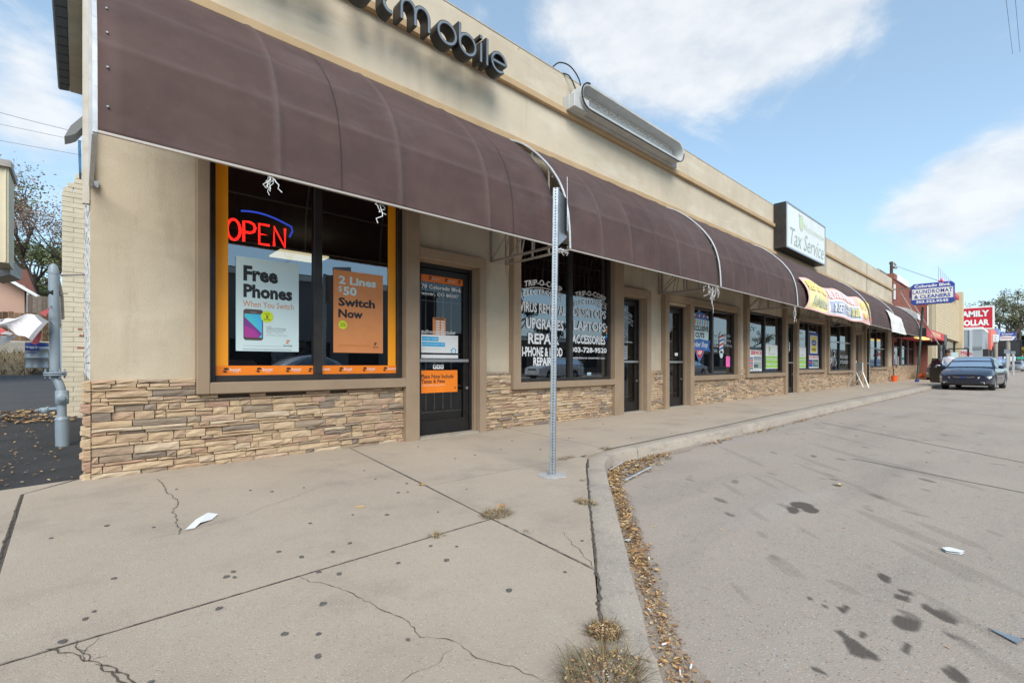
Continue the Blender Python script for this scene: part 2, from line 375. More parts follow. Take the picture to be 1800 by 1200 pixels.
def canvas_wear():
    m = M['canvas']; nt = m.node_tree; L = nt.links; bs = nt.nodes['Principled BSDF']; src = bs.inputs['Base Color'].links[0].from_socket
    a = nn(nt, 'ShaderNodeAttribute', attribute_name='ridge'); mu = nn(nt, 'ShaderNodeMath', operation='MULTIPLY'); mu.use_clamp = True; L.new(a.outputs['Fac'], mu.inputs[0]); mu.inputs[1].default_value = .30
    mx = nn(nt, 'ShaderNodeMix', data_type='RGBA'); L.new(mu.outputs[0], mx.inputs[0]); L.new(src, mx.inputs[6]); mx.inputs[7].default_value = (.19, .155, .145, 1); L.new(mx.outputs[2], bs.inputs['Base Color'])
canvas_wear()
def road_material():
    m = mat('road_concrete', (.378, .320, .265), .9, (.325, .276, .230), .5, 9, bump=.55, bscale=110, contrast=(.3, .7),
            streak=[((.20, .175, .16), (.35, 1.5, 1), .50, .78, .6), ((.36, .325, .30), (.5, 1.1, 1), .55, .75, .5), ((.18, .15, .135), (14, 14, 14), .56, .76, .4)],
            speck=[((.50, .43, .36), 50, .26, .6), ((.09, .075, .07), 39, .20, .6), ((.45, .26, .18), 28, .17, .65), ((.42, .45, .47), 24, .14, .7)])
    nt = m.node_tree; L = nt.links; bs = nt.nodes['Principled BSDF']; src = bs.inputs['Base Color'].links[0].from_socket
    a = nn(nt, 'ShaderNodeAttribute', attribute_name='stain'); n = nn(nt, 'ShaderNodeTexNoise'); n.inputs['Scale'].default_value = 26; n.inputs['Detail'].default_value = 9; n.inputs['Roughness'].default_value = .78
    ad = nn(nt, 'ShaderNodeMath', operation='MULTIPLY_ADD'); L.new(n.outputs[0], ad.inputs[0]); ad.inputs[1].default_value = 1.25; L.new(a.outputs['Fac'], ad.inputs[2])
    mr = nn(nt, 'ShaderNodeMapRange'); mr.inputs[1].default_value = .84; mr.inputs[2].default_value = 1.04; L.new(ad.outputs[0], mr.inputs[0])
    a2 = nn(nt, 'ShaderNodeAttribute', attribute_name='depth'); mu = nn(nt, 'ShaderNodeMath', operation='MULTIPLY'); L.new(mr.outputs[0], mu.inputs[0]); L.new(a2.outputs['Fac'], mu.inputs[1])
    mx = nn(nt, 'ShaderNodeMix', data_type='RGBA'); L.new(mu.outputs[0], mx.inputs[0]); L.new(src, mx.inputs[6]); mx.inputs[7].default_value = (.052, .040, .032, 1)
    L.new(mx.outputs[2], bs.inputs['Base Color'])
    return m
M['road'] = road_material()

# ================================================================ GROUND
RZ = -0.13
MB().quad((-400, -400, -.6), (1500, -400, -.6), (1500, 900, -.6), (-400, 900, -.6)).build('ground', M['far_ground']); tag(bpy.data.objects['ground'], kind='structure')
# roadway: one sheet, finely divided near the camera to carry the oil stains
def road():
    xs = list(np.arange(-12, 1, 1.0)) + list(np.arange(1, 12, .035)) + list(np.arange(12, 40, .5)) + list(np.arange(40, 300, 10)) + [420]
    ys = list(np.arange(-21, -1, 1.0)) + list(np.arange(-1, 3.6, .035)) + [3.75]
    X, Y = np.meshgrid(xs, ys); nx, ny = len(xs), len(ys)
    st = np.zeros_like(X); dp = np.zeros_like(X)
    S = []; q0, q1 = on_z(1440, 740, RZ), on_z(1800, 812, RZ); SA = math.atan2(q1.y - q0.y, q1.x - q0.x)
    def blob(px, py, rx, ry, k=1.1, dep=.85, ang=None):
        p = on_z(px, py, RZ); a = math.atan2(p.y, p.x) if ang is None else ang
        S.append((p.x, p.y, rx * .78, ry * .72, a, k, dep))
    for b in [(1473, 1110, .035, .028), (1484, 1119, .04, .022), (1500, 1136, .07, .035), (1512, 1143, .06, .035), (1528, 1150, .05, .03), (1518, 1115, .03, .025), (1410, 888, .12, .10), (1425, 896, .10, .07), (1395, 897, .10, .05),
              (1427, 1054, .03, .02), (1478, 1070, .035, .025), (1490, 1068, .03, .02), (1449, 1066, .02, .02), (1440, 1177, .03, .025), (1672, 1180, .05, .035), (1685, 1192, .05, .03),
              (1555, 1015, .05, .03), (1560, 1020, .05, .03), (1553, 1012, .04, .03), (1592, 1040, .04, .03), (1585, 1050, .05, .03), (1652, 1078, .05, .035), (1668, 1088, .05, .03),
              (1588, 1140, .03, .02), (1590, 1133, .03, .02), (1678, 1118, .03, .02), (1590, 1095, .08, .05), (1610, 1098, .05, .03), (1620, 1062, .05, .02)]: blob(*b)
    for b in [(1440, 815, .35, .12), (1340, 845, .22, .08), (1380, 850, .3, .06), (1285, 858, .18, .09), (1333, 905, .12, .08), (1455, 835, .5, .1), (1550, 875, .25, .12), (1600, 935, .28, .12),
              (1670, 940, .2, .12), (1560, 920, .25, .12), (1385, 995, .12, .09), (1375, 1000, .08, .05), (1640, 985, .25, .1), (1700, 1000, .3, .1), (1700, 1090, .2, .08), (1760, 1170, .2, .1),
              (1560, 757, .6, .1), (1480, 770, .8, .1), (1210, 840, .08, .05), (1232, 862, .07, .05), (1205, 848, .05, .04), (1245, 850, .05, .04), (1420, 935, .12, .05), (1300, 1040, .1, .06),
              (1680, 705, 1.2, .3), (1740, 730, 1.5, .3), (1600, 735, 1.0, .2), (1780, 680, 2.5, .5), (1300, 800, .5, .12), (1500, 800, .8, .15), (1620, 830, .6, .15)]: px_, py_, rx_, ry_ = b; blob(px_, py_, rx_ * 1.5, ry_ * .55, k=.85, dep=.17, ang=SA)
    rnd = random.Random(3)
    for i in range(150):
        x = rnd.uniform(2.2, 11.5); y = rnd.uniform(-.8, 2.8); r = rnd.uniform(.012, .05); S.append((x, y, r * 1.7, r * .7, SA + rnd.gauss(0, .3), .9, rnd.uniform(.15, .6)))
    for (cx, cy, rx, ry, a, k, dep) in S:
        dx = X - cx; dy = Y - cy; u = (dx * math.cos(a) + dy * math.sin(a)) / rx; w = (-dx * math.sin(a) + dy * math.cos(a)) / ry
        g = np.clip(1.35 - (u * u + w * w) * .55, 0, 1) * k * .55
        new = g > st; st = np.where(new, g, st); dp = np.where(g > .05, np.maximum(dp, dep * np.clip(g * 3, 0, 1)), dp)
    V = np.stack([X, Y, np.full_like(X, RZ)], -1).reshape(-1, 3)
    i = np.arange(nx * ny).reshape(ny, nx); F = np.stack([i[:-1, :-1], i[:-1, 1:], i[1:, 1:], i[1:, :-1]], -1).reshape(-1, 4)
    me = bpy.data.meshes.new('road'); me.vertices.add(len(V)); me.vertices.foreach_set('co', V.ravel())
    me.loops.add(F.size); me.loops.foreach_set('vertex_index', F.ravel().astype(np.int32)); me.polygons.add(len(F)); me.polygons.foreach_set('loop_start', np.arange(0, F.size, 4, dtype=np.int32))
    me.update(calc_edges=True)
    for nm, ar in (('stain', st), ('depth', dp)):
        at_ = me.attributes.new(nm, 'FLOAT', 'POINT'); at_.data.foreach_set('value', ar.ravel().astype(np.float32))
    me.materials.append(M['road']); o = bpy.data.objects.new('road', me); col.objects.link(o); tag(o, kind='structure'); WL[o.name] = Vector((0, 0, 0))
    # saw-cut joints of the roadway, sunk strips of dirt
    mb = MB()
    def joint(a, b, w=.02, n=24):
        a, b = Vector((*a, RZ + .002)), Vector((*b, RZ + .002)); d = (b - a).normalized(); s = Vector((-d.y, d.x, 0)); q = random.Random(5)
        pts = [a.lerp(b, k / n) + s * q.uniform(-.006, .006) for k in range(n + 1)]
        for p0, p1 in zip(pts, pts[1:]): mb.quad(p0 - s * w / 2, p1 - s * w / 2, p1 + s * w / 2, p0 + s * w / 2)
    pj = lambda a, b: joint(tuple(on_z(*a, RZ))[:2], tuple(on_z(*b, RZ))[:2])
    pj((1442, 742), (1830, 819)); pj((1500, 806), (1830, 872)); pj((1770, 678), (1830, 679)); pj((1640, 700), (1830, 714))
    tag(mb.build('road_joint', M['crack'], o), kind='stuff')
road()

KO = [(-3.4, -3.28), (1.36, .77), (1.74, 1.09), (2.69, 1.88), (3.45, 2.51), (3.85, 2.84), (4.12, 3.02), (4.4, 3.13), (4.75, 3.165), (5.2, 3.16), (7.3, 3.13), (12, 3.14), (19, 3.08), (31, 3.0), (60, 2.95), (130, 2.9)]
KI = [(-3.5, -3.02), (1.24, 1.02), (1.60, 1.32), (2.52, 2.06), (3.28, 2.71), (3.64, 3.02), (3.92, 3.24), (4.2, 3.32), (4.72, 3.36), (5.2, 3.36), (7.3, 3.37), (12, 3.48), (19, 3.5), (31, 3.5), (60, 3.45), (130, 3.4)]
def slab(mb, pts, z, h, ch=.012):
    c = Vector((sum(p[0] for p in pts) / len(pts), sum(p[1] for p in pts) / len(pts), 0)); n = len(pts)
    P = [Vector((p[0], p[1], 0)) for p in pts]
    # inset chamfer
    ins = []
    for i in range(n):
        a, b, d = P[i - 1], P[i], P[(i + 1) % n]; e1 = (b - a).normalized(); e2 = (d - b).normalized()
        n1 = Vector((-e1.y, e1.x, 0)); n2 = Vector((-e2.y, e2.x, 0)); bis = (n1 + n2); bis = bis / max(bis.length_squared / 2, .5)
        ins.append(b + bis * ch)
    top = [Vector((p.x, p.y, z)) for p in ins]; mid = [Vector((p.x, p.y, z - ch * .7)) for p in P]; bot = [Vector((p.x, p.y, z - h)) for p in P]
    v = top + mid + bot
    f = [tuple(range(n))] + [(i, n + i, n + (i + 1) % n, (i + 1) % n) for i in range(n)] + [(n + i, 2 * n + i, 2 * n + (i + 1) % n, n + (i + 1) % n) for i in range(n)]
    f = [q if k == 0 else q for k, q in enumerate(f)]
    mb.add(v, f); return mb
walk = thing('sidewalk', None, None, (0, 0, 0), kind='structure')
g_ = .007
def offpoly(pts, g=g_):
    n = len(pts); P = [Vector((*p, 0)) for p in pts]; o = []
    for i in range(n):
        a, b, d = P[i - 1], P[i], P[(i + 1) % n]; e1 = (b - a).normalized(); e2 = (d - b).normalized()
        n1 = Vector((-e1.y, e1.x, 0)); n2 = Vector((-e2.y, e2.x, 0)); bis = (n1 + n2); bis = bis / max(bis.length_squared / 2, .5); q = b + bis * g; o.append((q.x, q.y))
    return o
def area(p): return sum(p[i - 1][0] * p[i][1] - p[i][0] * p[i - 1][1] for i in range(len(p)))
slabs = [
    [(-.30, 2.31), (1.975, 2.35), (2.42, 5.62), (.02, 5.62), (.02, 5.60), (-.31, 5.24), (-.28, 3.3)],
    [(-.30, 2.31), (-.35, -.43), (1.242, .910), (1.622, 1.230), (1.855, 1.425), (1.975, 2.35)],
    [(1.975, 2.35), (1.855, 1.425), (2.573, 2.020), (3.330, 2.648), (3.733, 2.982), (4.00, 3.165), (4.02, 3.30), (2.12, 3.34)],
    [(2.12, 3.34), (4.02, 3.30), (4.30, 3.305), (4.62, 3.36), (4.98, 5.62), (2.42, 5.62)],
    [(4.62, 3.37), (7.3, 3.385), (7.62, 5.62), (4.98, 5.62)],
    [(7.3, 3.385), (9.56, 3.44), (10.45, 5.62), (7.62, 5.62)],
    [(-.318, 5.23), (-.02, 5.60), (-.45, 5.52), (-1.6, 5.05), (-4.5, 4.4), (-4.5, -3.95), (-3.5, -3.09), (-.365, -.455), (-.315, 2.3), (-.293, 3.3)]]
x = 9.56; xt = 10.45; rs = random.Random(2)
while x < 60:
    x2 = x + rs.choice([1.55, 3.1, 2.4]); xt2 = x2 + .8
    ky = lambda q: 3.47 + min(.03, (q - 10) * .005) if q > 10 else 3.44
    slabs.append([(x, ky(x)), (x2, ky(x2)), (xt2, 5.62), (xt, 5.62)]); x, xt = x2, xt2
slabs.append([(x, 3.5), (130, 3.42), (130, 9), (xt, 9)])
def inset_wavy(p):
    return p
for i, p in enumerate(slabs):
    if area(p) < 0: p = p[::-1]
    mb = MB(); slab(mb, offpoly(p, .004), 0 + (0.001 * (i % 3)), .16, .004); mb.build('slab', M['concrete'], walk)
MB().quad((-5, -4.4, -.012), (140, -4.4, -.012), (140, 3, -.012), (-5, 3, -.012))
# bed of dirt under the joints
mb = MB()
mb.poly([(x, y, -.0008) for x, y in [(-4.4, -3.7)] + [(a, b) for a, b in KI[1:]] + [(130, 5.6), (-.02, 5.6), (-.45, 5.5), (-4.4, 4.3)]])
mb.build('joint_bed', M['crack'], walk)
# kerb, in cast lengths with joints
kerb = thing('kerb', None, None, (0, 0, 0), kind='structure')
def dense(poly, step):
    out = [Vector((*poly[0], 0))]
    for a, b in zip(poly, poly[1:]):
        a, b = Vector((*a, 0)), Vector((*b, 0)); n = max(1, int((b - a).length / step)); out += [a.lerp(b, k / n) for k in range(1, n + 1)]
    return out
segs = [(0, 1), (1, 3), (3, 8)]
def kerb_piece(O, I):
    n = len(O); v = []
    for o_, i_ in zip(O, I):
        o_ = Vector(o_); i_ = Vector(i_); d = (i_ - o_).normalized()
        v += [(i_.x, i_.y, -.2), (i_.x, i_.y, -.006), (i_.x - d.x * .01, i_.y - d.y * .01, 0), (o_.x + d.x * .028, o_.y + d.y * .028, -.001), (o_.x + d.x * .008, o_.y + d.y * .008, -.009), (o_.x, o_.y, -.03), (o_.x - d.x * .02, o_.y - d.y * .02, -.2)]
    k = 7
    f = [(i * k + j, i * k + j + 1, (i + 1) * k + j + 1, (i + 1) * k + j) for i in range(n - 1) for j in range(k - 1)]
    f += [tuple(range(k))[::-1], tuple((n - 1) * k + j for j in range(k))]
    return MB().add(v, [q[::-1] for q in f])
cuts = []
def lerp_at(P, x0):
    for a, b in zip(P, P[1:]):
        if a[0] <= x0 <= b[0]:
            t = (x0 - a[0]) / (b[0] - a[0]); return (x0, a[1] + (b[1] - a[1]) * t)
def span(x0, x1, shift=.14):
    O = [lerp_at(KO, x0)] + [p for p in KO if x0 + .02 < p[0] < x1 - .02] + [lerp_at(KO, x1)]
    out_o, out_i = [], []
    if x0 < 20:
        O = [(q.x, q.y) for q in dense(O, .07 if x0 < 6 else .2)]
    rk = random.Random(int(x0 * 100)); dr_ = 0
    for i, p in enumerate(O):
        a = Vector((*O[max(i - 1, 0)], 0)); b = Vector((*O[min(i + 1, len(O) - 1)], 0)); d = (b - a).normalized(); nrm = Vector((-d.y, d.x, 0))
        dr_ = dr_ * .8 + rk.uniform(-.0025, .0025) - (.012 if rk.random() < .02 and x0 < 8 else 0); p = (p[0] + nrm.x * dr_ * -1, p[1] + nrm.y * dr_ * -1); wd = dr_ + float(np.interp(p[0], [3.6, 4.4, 5.2, 7.3, 12, 19, 31], [.178, .18, .19, .235, .33, .41, .49]))
        out_o.append((p[0], p[1], 0)); out_i.append((p[0] + nrm.x * wd, p[1] + nrm.y * wd, 0))
    return out_o, out_i
ck = [-3.3, 1.45, 3.9, 4.93, 7.9, 10.4, 14.5, 18.5, 22.5, 26.5, 31, 36, 42, 50, 60, 80, 129]
for a, b in zip(ck, ck[1:]):
    O, I = span(a + .006, b - .006); kerb_piece(O, I).build('kerb_stone', M['kerbc'], kerb, smooth=True)
# cracks: thin ragged dirt-filled lines
def crack(mb, pts, w, z=.0035, seed=1, jag=.010, step=.022):
    rnd = random.Random(seed); P = []
    for a, b in zip(pts, pts[1:]):
        a, b = Vector(a), Vector(b); n = max(2, int((b - a).length / step))
        P += [a.lerp(b, k / n) for k in range(n)]
    P.append(Vector(pts[-1])); Q = []
    off = 0
    for i, p in enumerate(P):
        d = (P[min(i + 1, len(P) - 1)] - P[max(i - 1, 0)]).normalized(); s = Vector((-d.y, d.x, 0)); off = off * .75 + rnd.uniform(-jag, jag); ww = w * .62 * rnd.uniform(.25, 1.3) * (1 if 0 < i < len(P) - 1 else .2)
        Q.append((p + s * (off + ww / 2), p + s * (off - ww / 2)))
    for (a, b), (c, d) in zip(Q, Q[1:]): mb.quad((a.x, a.y, z), (b.x, b.y, z), (d.x, d.y, z), (c.x, c.y, z))
cm = MB()
G0 = lambda px, py: on_z(px, py, 0)
for i, (pts, w) in enumerate([
        ([(275, 842), (308, 880), (303, 898), (318, 925), (315, 940)], .009), ([(315, 938), (372, 922), (430, 905), (560, 858), (640, 840), (700, 832)], .004), ([(250, 950), (315, 938)], .003),
        ([(528, 1014), (600, 1038), (645, 1060), (700, 1090), (740, 1120), (800, 1130), (850, 1160), (900, 1175), (955, 1200)], .0055), ([(800, 1140), (770, 1165), (740, 1180), (700, 1200)], .003),
        ([(78, 1142), (120, 1152), (160, 1162), (195, 1182), (235, 1215)], .010), ([(130, 1127), (140, 1140), (158, 1150), (162, 1165)], .006), ([(180, 1115), (158, 1138), (160, 1160)], .005), ([(135, 1140), (165, 1140)], .004), ([(160, 1160), (185, 1150)], .004), ([(165, 1168), (200, 1178), (250, 1225)], .012),
        ([(1080, 1150), (1110, 1155), (1150, 1165)], .008), ([(180, 885), (290, 884)], .003),
        ([(990, 935), (1045, 1000)], .006), ([(1060, 872), (1070, 882)], .003), ([(1180, 740), (1225, 737), (1262, 742), (1283, 752)], .007), ([(1228, 738), (1210, 730), (1160, 745)], .004)]):
    crack(cm, [G0(*p) for p in pts], w, seed=i)
for q_, (a_, b_) in enumerate((((1.244, .908), (1.62, 1.225)), ((1.62, 1.225), (2.573, 2.018)), ((2.573, 2.018), (3.33, 2.645)), ((3.33, 2.645), (3.98, 3.16)))): crack(cm, [(*a_, 0), (*b_, 0)], .030, seed=70 + q_, jag=.004)
crack(cm, [(1.975, 2.35, 0), (1.857, 1.43, 0)], .009, seed=90, jag=.003); crack(cm, [(-.30, 2.31, 0), (1.975, 2.35, 0)], .006, seed=91, jag=.002); crack(cm, [(-.305, 2.31, 0), (-.297, 3.3, 0), (-.314, 5.23, 0)], .02, seed=92, jag=.004)
tag(cm.build('crack', M['crack'], walk), kind='stuff')
# old chewing gum: thin flattened blobs, each its own piece
gum = [(478, 864), (534, 857), (188, 924), (270, 927), (90, 946), (585, 970), (530, 979), (757, 960), (803, 961), (490, 970), (560, 1006), (200, 1017), (410, 1005), (412, 1015), (165, 1075), (895, 1038), (1023, 951), (1257, 968), (993, 1006), (1100, 1014), (110, 1128),
       (717, 1125), (568, 1062), (596, 1009), (559, 1154), (265, 1200), (398, 1014), (1415, 916), (660, 842), (700, 866), (715, 850), (820, 860), (640, 827), (800, 806), (835, 800), (900, 775), (440, 862), (385, 1070), (500, 1115), (560, 1115), (150, 1088), (700, 990), (615, 955), (620, 905),
       (545, 920), (310, 860), (950, 790), (880, 790), (1110, 770), (1180, 762), (1000, 770), (735, 785), (1060, 745), (1240, 735), (785, 985), (770, 900), (680, 905)]
for i, (px, py) in enumerate(gum):
    if px > 1050 and py > 850: continue
    rnd = random.Random(i); p = G0(px, py); r = rnd.uniform(.007, .0145)
    n = 11; ph = rnd.uniform(0, 6); pts = [(r * (1 + .22 * math.sin(2 * a_ + ph) + rnd.uniform(-.1, .1)) * math.cos(a_), r * (1 + .2 * math.cos(3 * a_ + ph)) * math.sin(a_)) for a_ in [2 * math.pi * k / n for k in range(n)]]
    MB().prism(pts, (p.x, p.y, -.001), (1, 0, 0), (0, 1, 0), (0, 0, .0065)).build('gum_spot', M['gum'], walk)
# silt in the gutter
mb = MB(); KD = [p for p in dense(KO, .12) if .3 < p.x < 60]; rnd = random.Random(8); Q = []
for i, p in enumerate(KD):
    d = (KD[min(i + 1, len(KD) - 1)] - KD[max(0, i - 1)]).normalized(); s = Vector((d.y, -d.x, 0)); w = (.17 if p.x < 4.2 else .14 if p.x < 6 else .09) * rnd.uniform(.75, 1.2)
    Q.append((p - s * .0, p + s * w))
for (a, b), (c, d) in zip(Q, Q[1:]): mb.quad((a.x, a.y, RZ + .014), (b.x, b.y, RZ + .003), (d.x, d.y, RZ + .003), (c.x, c.y, RZ + .014))
tag(mb.build('gutter_silt', M['silt']), kind='stuff')
def leaf(mb, p, s, rnd, tone=None, flat_=False):
    a = rnd.uniform(0, 6.28); t = 0 if flat_ else rnd.uniform(-.5, .5); u = Vector((math.cos(a), math.sin(a), t * .6)); v = Vector((-math.sin(a), math.cos(a), rnd.uniform(-.4, .4) * (0 if flat_ else 1))); w = rnd.uniform(.35, .6)
    p = Vector(p); up = Vector((0, 0, s * rnd.uniform(.05, .3)))
    q = [p - u * s, p - u * s * .2 + v * s * w + up, p + u * s * .55 + v * s * w * .7 + up, p + u * s, p + u * s * .4 - v * s * w * .7 + up, p - u * s * .3 - v * s * w + up * .5]
    mb.add(q, [(0, 1, 2, 3), (0, 3, 4, 5)], 0, rnd.random() if tone is None else tone)
mb = MB(); rnd = random.Random(21)
for i, p in enumerate(dense(KO, .02)):
    if p.x < .2 or p.x > 45: continue
    q = p
    nleaf = 34 if p.x < 4.3 else (9 if p.x < 5 else (3 if (int(p.x * 1.1) % 2) else .35))
    if p.x > 12: nleaf *= .35
    near = max(.5, min(1, p.x / 2.5))
    for k in range(int(nleaf) + (rnd.random() < nleaf % 1)):
        sgn = Vector((.64, -.77, 0)) if p.x < 4.2 else Vector((.1, -1, 0))
        c = .075 if p.x < 4.3 else .09
        o_ = abs(rnd.gauss(c + .005, .032)); s = rnd.choice([.0025, .003, .004, .005, .006, .009, .012]) * (1.0 if p.x < 2.2 else 1.4 if p.x < 3.4 else 2.0)
        if rnd.random() < .03: s *= 2.0
        leaf(mb, p + sgn * o_ + Vector((rnd.uniform(-.02, .02), rnd.uniform(-.02, .02), RZ + .004 + rnd.random() * (.02 if o_ < .12 else .006))), s, rnd)
for i in range(420):       # pile in the kerb's inner corner
    a = rnd.random(); p = Vector((3.9, 2.72, 0)).lerp(Vector((5.35, 3.06, 0)), a) + Vector((rnd.gauss(0, .06), rnd.gauss(0, .07), 0))
    leaf(mb, (p.x, p.y, RZ + .005 + rnd.random() * .03), rnd.uniform(.010, .028), rnd)
for i in range(90):
    leaf(mb, (rnd.uniform(2, 14), rnd.uniform(-.5, 3), RZ + .004), rnd.uniform(.005, .014), rnd)
tag(mb.build('leaf_litter', M['leaf']), kind='stuff')
tag(bpy.data.objects['leaf_litter'], label='dry brown leaf litter lying in the gutter along the kerb')
# fallen leaves on the sidewalk one can pick out
for i, (px, py, s, lb) in enumerate([(740, 853, .035, 'brown fallen leaf on the joint of the slabs, left of the weed'), (716, 865, .016, 'small dark leaf on the slab below the larger brown leaf'), (880, 890, .040, 'curled brown leaf behind the weed at the slab corner'), (625, 892, .02, 'small orange cigarette butt scrap on the slab'), (1475, 853, .055, 'crumpled pale yellow leaf on the roadway')]):
    mb = MB(); z = 0 if i < 4 else RZ; rnd = random.Random(i + 40); p = on_z(px, py, z)
    if i == 3: mb.tube([(p.x, p.y, .006), (p.x + .05, p.y - .035, .006)], .005, 6, tone=.8)
    else:
        for k in range(4): leaf(mb, (p.x + rnd.uniform(-.4, .4) * s, p.y + rnd.uniform(-.4, .4) * s, z + .006), s * .8, rnd, (.95 if i == 4 else rnd.uniform(.45, .65)))
    tag(mb.build('fallen_leaf' if i != 3 else 'cigarette_butt', M['leaf']), lb, 'leaf' if i != 3 else 'cigarette butt')
# litter
mb = MB(); P = [on_z(*q, .004) for q in [(325, 931), (345, 912), (366, 903), (384, 903), (372, 913), (352, 921), (342, 928)]]
mb.add([p + Vector((0, 0, .010 if i in (2, 5) else .001)) for i, p in enumerate(P)] + [p for p in P], [(0, 1, 6), (1, 5, 6), (1, 2, 5), (2, 4, 5), (2, 3, 4)]); tag(mb.build('paper_scrap', M['litter']), 'torn white paper scrap lying flat on the sidewalk slab', 'paper scrap')
mb = MB(); P = [on_z(*q, RZ + .006) for q in [(1736, 1103), (1800, 1124), (1788, 1131)]]; mb.add(P + [p + Vector((0, 0, .003)) for p in P], [(3, 4, 5), (0, 2, 1), (0, 1, 4, 3), (1, 2, 5, 4), (2, 0, 3, 5)]); tag(mb.build('metal_scrap', M['steel']), 'pointed grey metal strip lying on the roadway', 'metal scrap')
mb = MB(); P = [on_z(*q, RZ + .005) for q in [(1655, 965), (1668, 964), (1696, 971), (1690, 974), (1664, 971)]]; mb.poly(P); mb.poly([p + Vector((0, 0, .012)) for p in P]); mb.quad(P[0], P[1], P[1] + Vector((0, 0, .012)), P[0] + Vector((0, 0, .012))); tag(mb.build('crushed_cup', M['litter']), 'crushed pale cup lying on the roadway', 'cup')
mb = MB(); c = on_z(1100, 950, RZ + .02); rnd = random.Random(4)
vs = [c + Vector((rnd.gauss(0, .022), rnd.gauss(0, .022), rnd.uniform(-.012, .018))) for _ in range(9)]; mb.add(vs, [(i, (i + 2) % 9, (i + 5) % 9) for i in range(9)] + [(i, (i + 1) % 9, (i + 4) % 9) for i in range(9)]); tag(mb.build('crumpled_paper', M['litter']), 'crumpled white paper wad in the gutter leaves', 'paper wad')
mb = MB(); a, b, c_ = [on_z(*q, RZ + .03) for q in ((1072, 825), (1145, 820), (1100, 843))]; mb.tube([a, on_z(1095, 812, RZ + .05)], .006, 6); mb.tube([b, c_], .008, 6); mb.tube([on_z(1098, 832, RZ + .02), on_z(1112, 838, RZ + .02)], .005, 6); tag(mb.build('bent_rod', M['white_tube']), 'thin pale bent rods lying on the leaf pile at the kerb corner', 'rods')
for i, (px, py, a) in enumerate([(1215, 1178, .6), (1235, 1168, .3), (1160, 1070, 1.2), (1190, 1130, -.4)]):
    mb = MB(); p = on_z(px - 20, py, RZ + .02); d = Vector((math.cos(a), math.sin(a), .1)) * .018; mb.tube([p - d, p + d * .2], .0035, 7); mb.tube([p + d * .2, p + d], .0037, 7, mi=1)
    tag(mb.build('cigarette_butt', [M['litter'], M['copper']]), ['cigarette butt nearest the bottom edge of the gutter leaves', 'cigarette butt at the road side of the gutter leaves, lower right', 'cigarette butt higher up the gutter leaves', 'cigarette butt in the middle of the gutter leaves'][i], 'cigarette butt', 'cigarette butts in the gutter')
# weeds in the joints
def weed(px, py, rad, n, ln, label, leafn=0, seed=0, elong=(1, 1), tone=(0, 1)):
    rnd = random.Random(seed); mb = MB(); c = on_z(px, py, 0)
    for i in range(n):
        a = rnd.uniform(0, 6.28); r = rad * math.sqrt(rnd.random()); p = c + Vector((math.cos(a) * r * elong[0], math.sin(a) * r * elong[1], -.01)); l = ln * rnd.uniform(.35, 1.1)
        lean = rnd.uniform(.3, 1.5); aa = a + rnd.gauss(0, .8); d = Vector((math.cos(aa) * lean, math.sin(aa) * lean, 1)).normalized(); s = Vector((-math.sin(aa), math.cos(aa), 0)) * rnd.uniform(.0010, .0022)
        t = rnd.uniform(*tone); q = [p, p + d * l * .5, p + d * l * .85 + Vector((0, 0, -l * .12 * lean)), p + d * l * 1.1 + Vector((0, 0, -l * .3 * lean))]
        for k in range(3):
            w0, w1 = s * (1 - k * .3), s * (1 - (k + 1) * .3); mb.quad(q[k] - w0, q[k] + w0, q[k + 1] + w1, q[k + 1] - w1, tone=t)
    fol = MB()
    for i in range(leafn):
        a = rnd.uniform(0, 6.28); r = rad * math.sqrt(rnd.random()); leaf(fol, c + Vector((math.cos(a) * r * elong[0], math.sin(a) * r * elong[1], rnd.uniform(.002, ln * .35))), rnd.uniform(.003, .009), rnd)
    root = thing('weed', label, 'weed', c, 'weeds growing in the pavement joints')
    mb.build('blades', M['twig'], root)
    if leafn: fol.build('dry_leaves', M['leaf'], root)
weed(873, 905, .10, 420, .07, 'green and brown weed tuft where four slabs meet', 160, 1, (1.0, .8), (.1, .9))
weed(766, 942, .035, 110, .05, 'small tuft in the joint left of the big weed', 25, 2)
weed(1062, 1112, .060, 520, .06, 'dense brown weed clump full of dead leaves in the kerb joint', 600, 3, (1, .9), (0, .7))
weed(1060, 1192, .13, 480, .12, 'largest straggly dry weed at the bottom of the kerb joint', 420, 4, (1.1, .8), (.0, 1))
weed(994, 806, .08, 160, .06, 'low weed in the joint right of the sign post', 60, 5, (1.6, .7))
weed(1064, 789, .06, 140, .06, 'weed by the kerb corner at the back', 50, 6)
weed(1026, 845, .03, 80, .04, 'small weed behind the longest clump in the kerb joint', 15, 7)
weed(1028, 884, .07, 300, .06, 'longish green weed in the kerb joint below the sign post', 90, 8, (.7, 1.2), (.3, .9))
weed(815, 840, .05, 90, .018, 'thin mossy weed in the joint left of the post', 0, 9, (1.4, .5), (.6, .75))
weed(783, 866, .02, 50, .02, 'tiny weed in the joint above the big weed', 0, 10, (1, .6), (.6, .8))
weed(832, 888, .02, 50, .025, 'tiny weed just left of the big weed', 0, 11, (1, .6), (.5, .8))
weed(928, 935, .03, 60, .035, 'thin weed in the slanting joint right of the big weed', 5, 12)

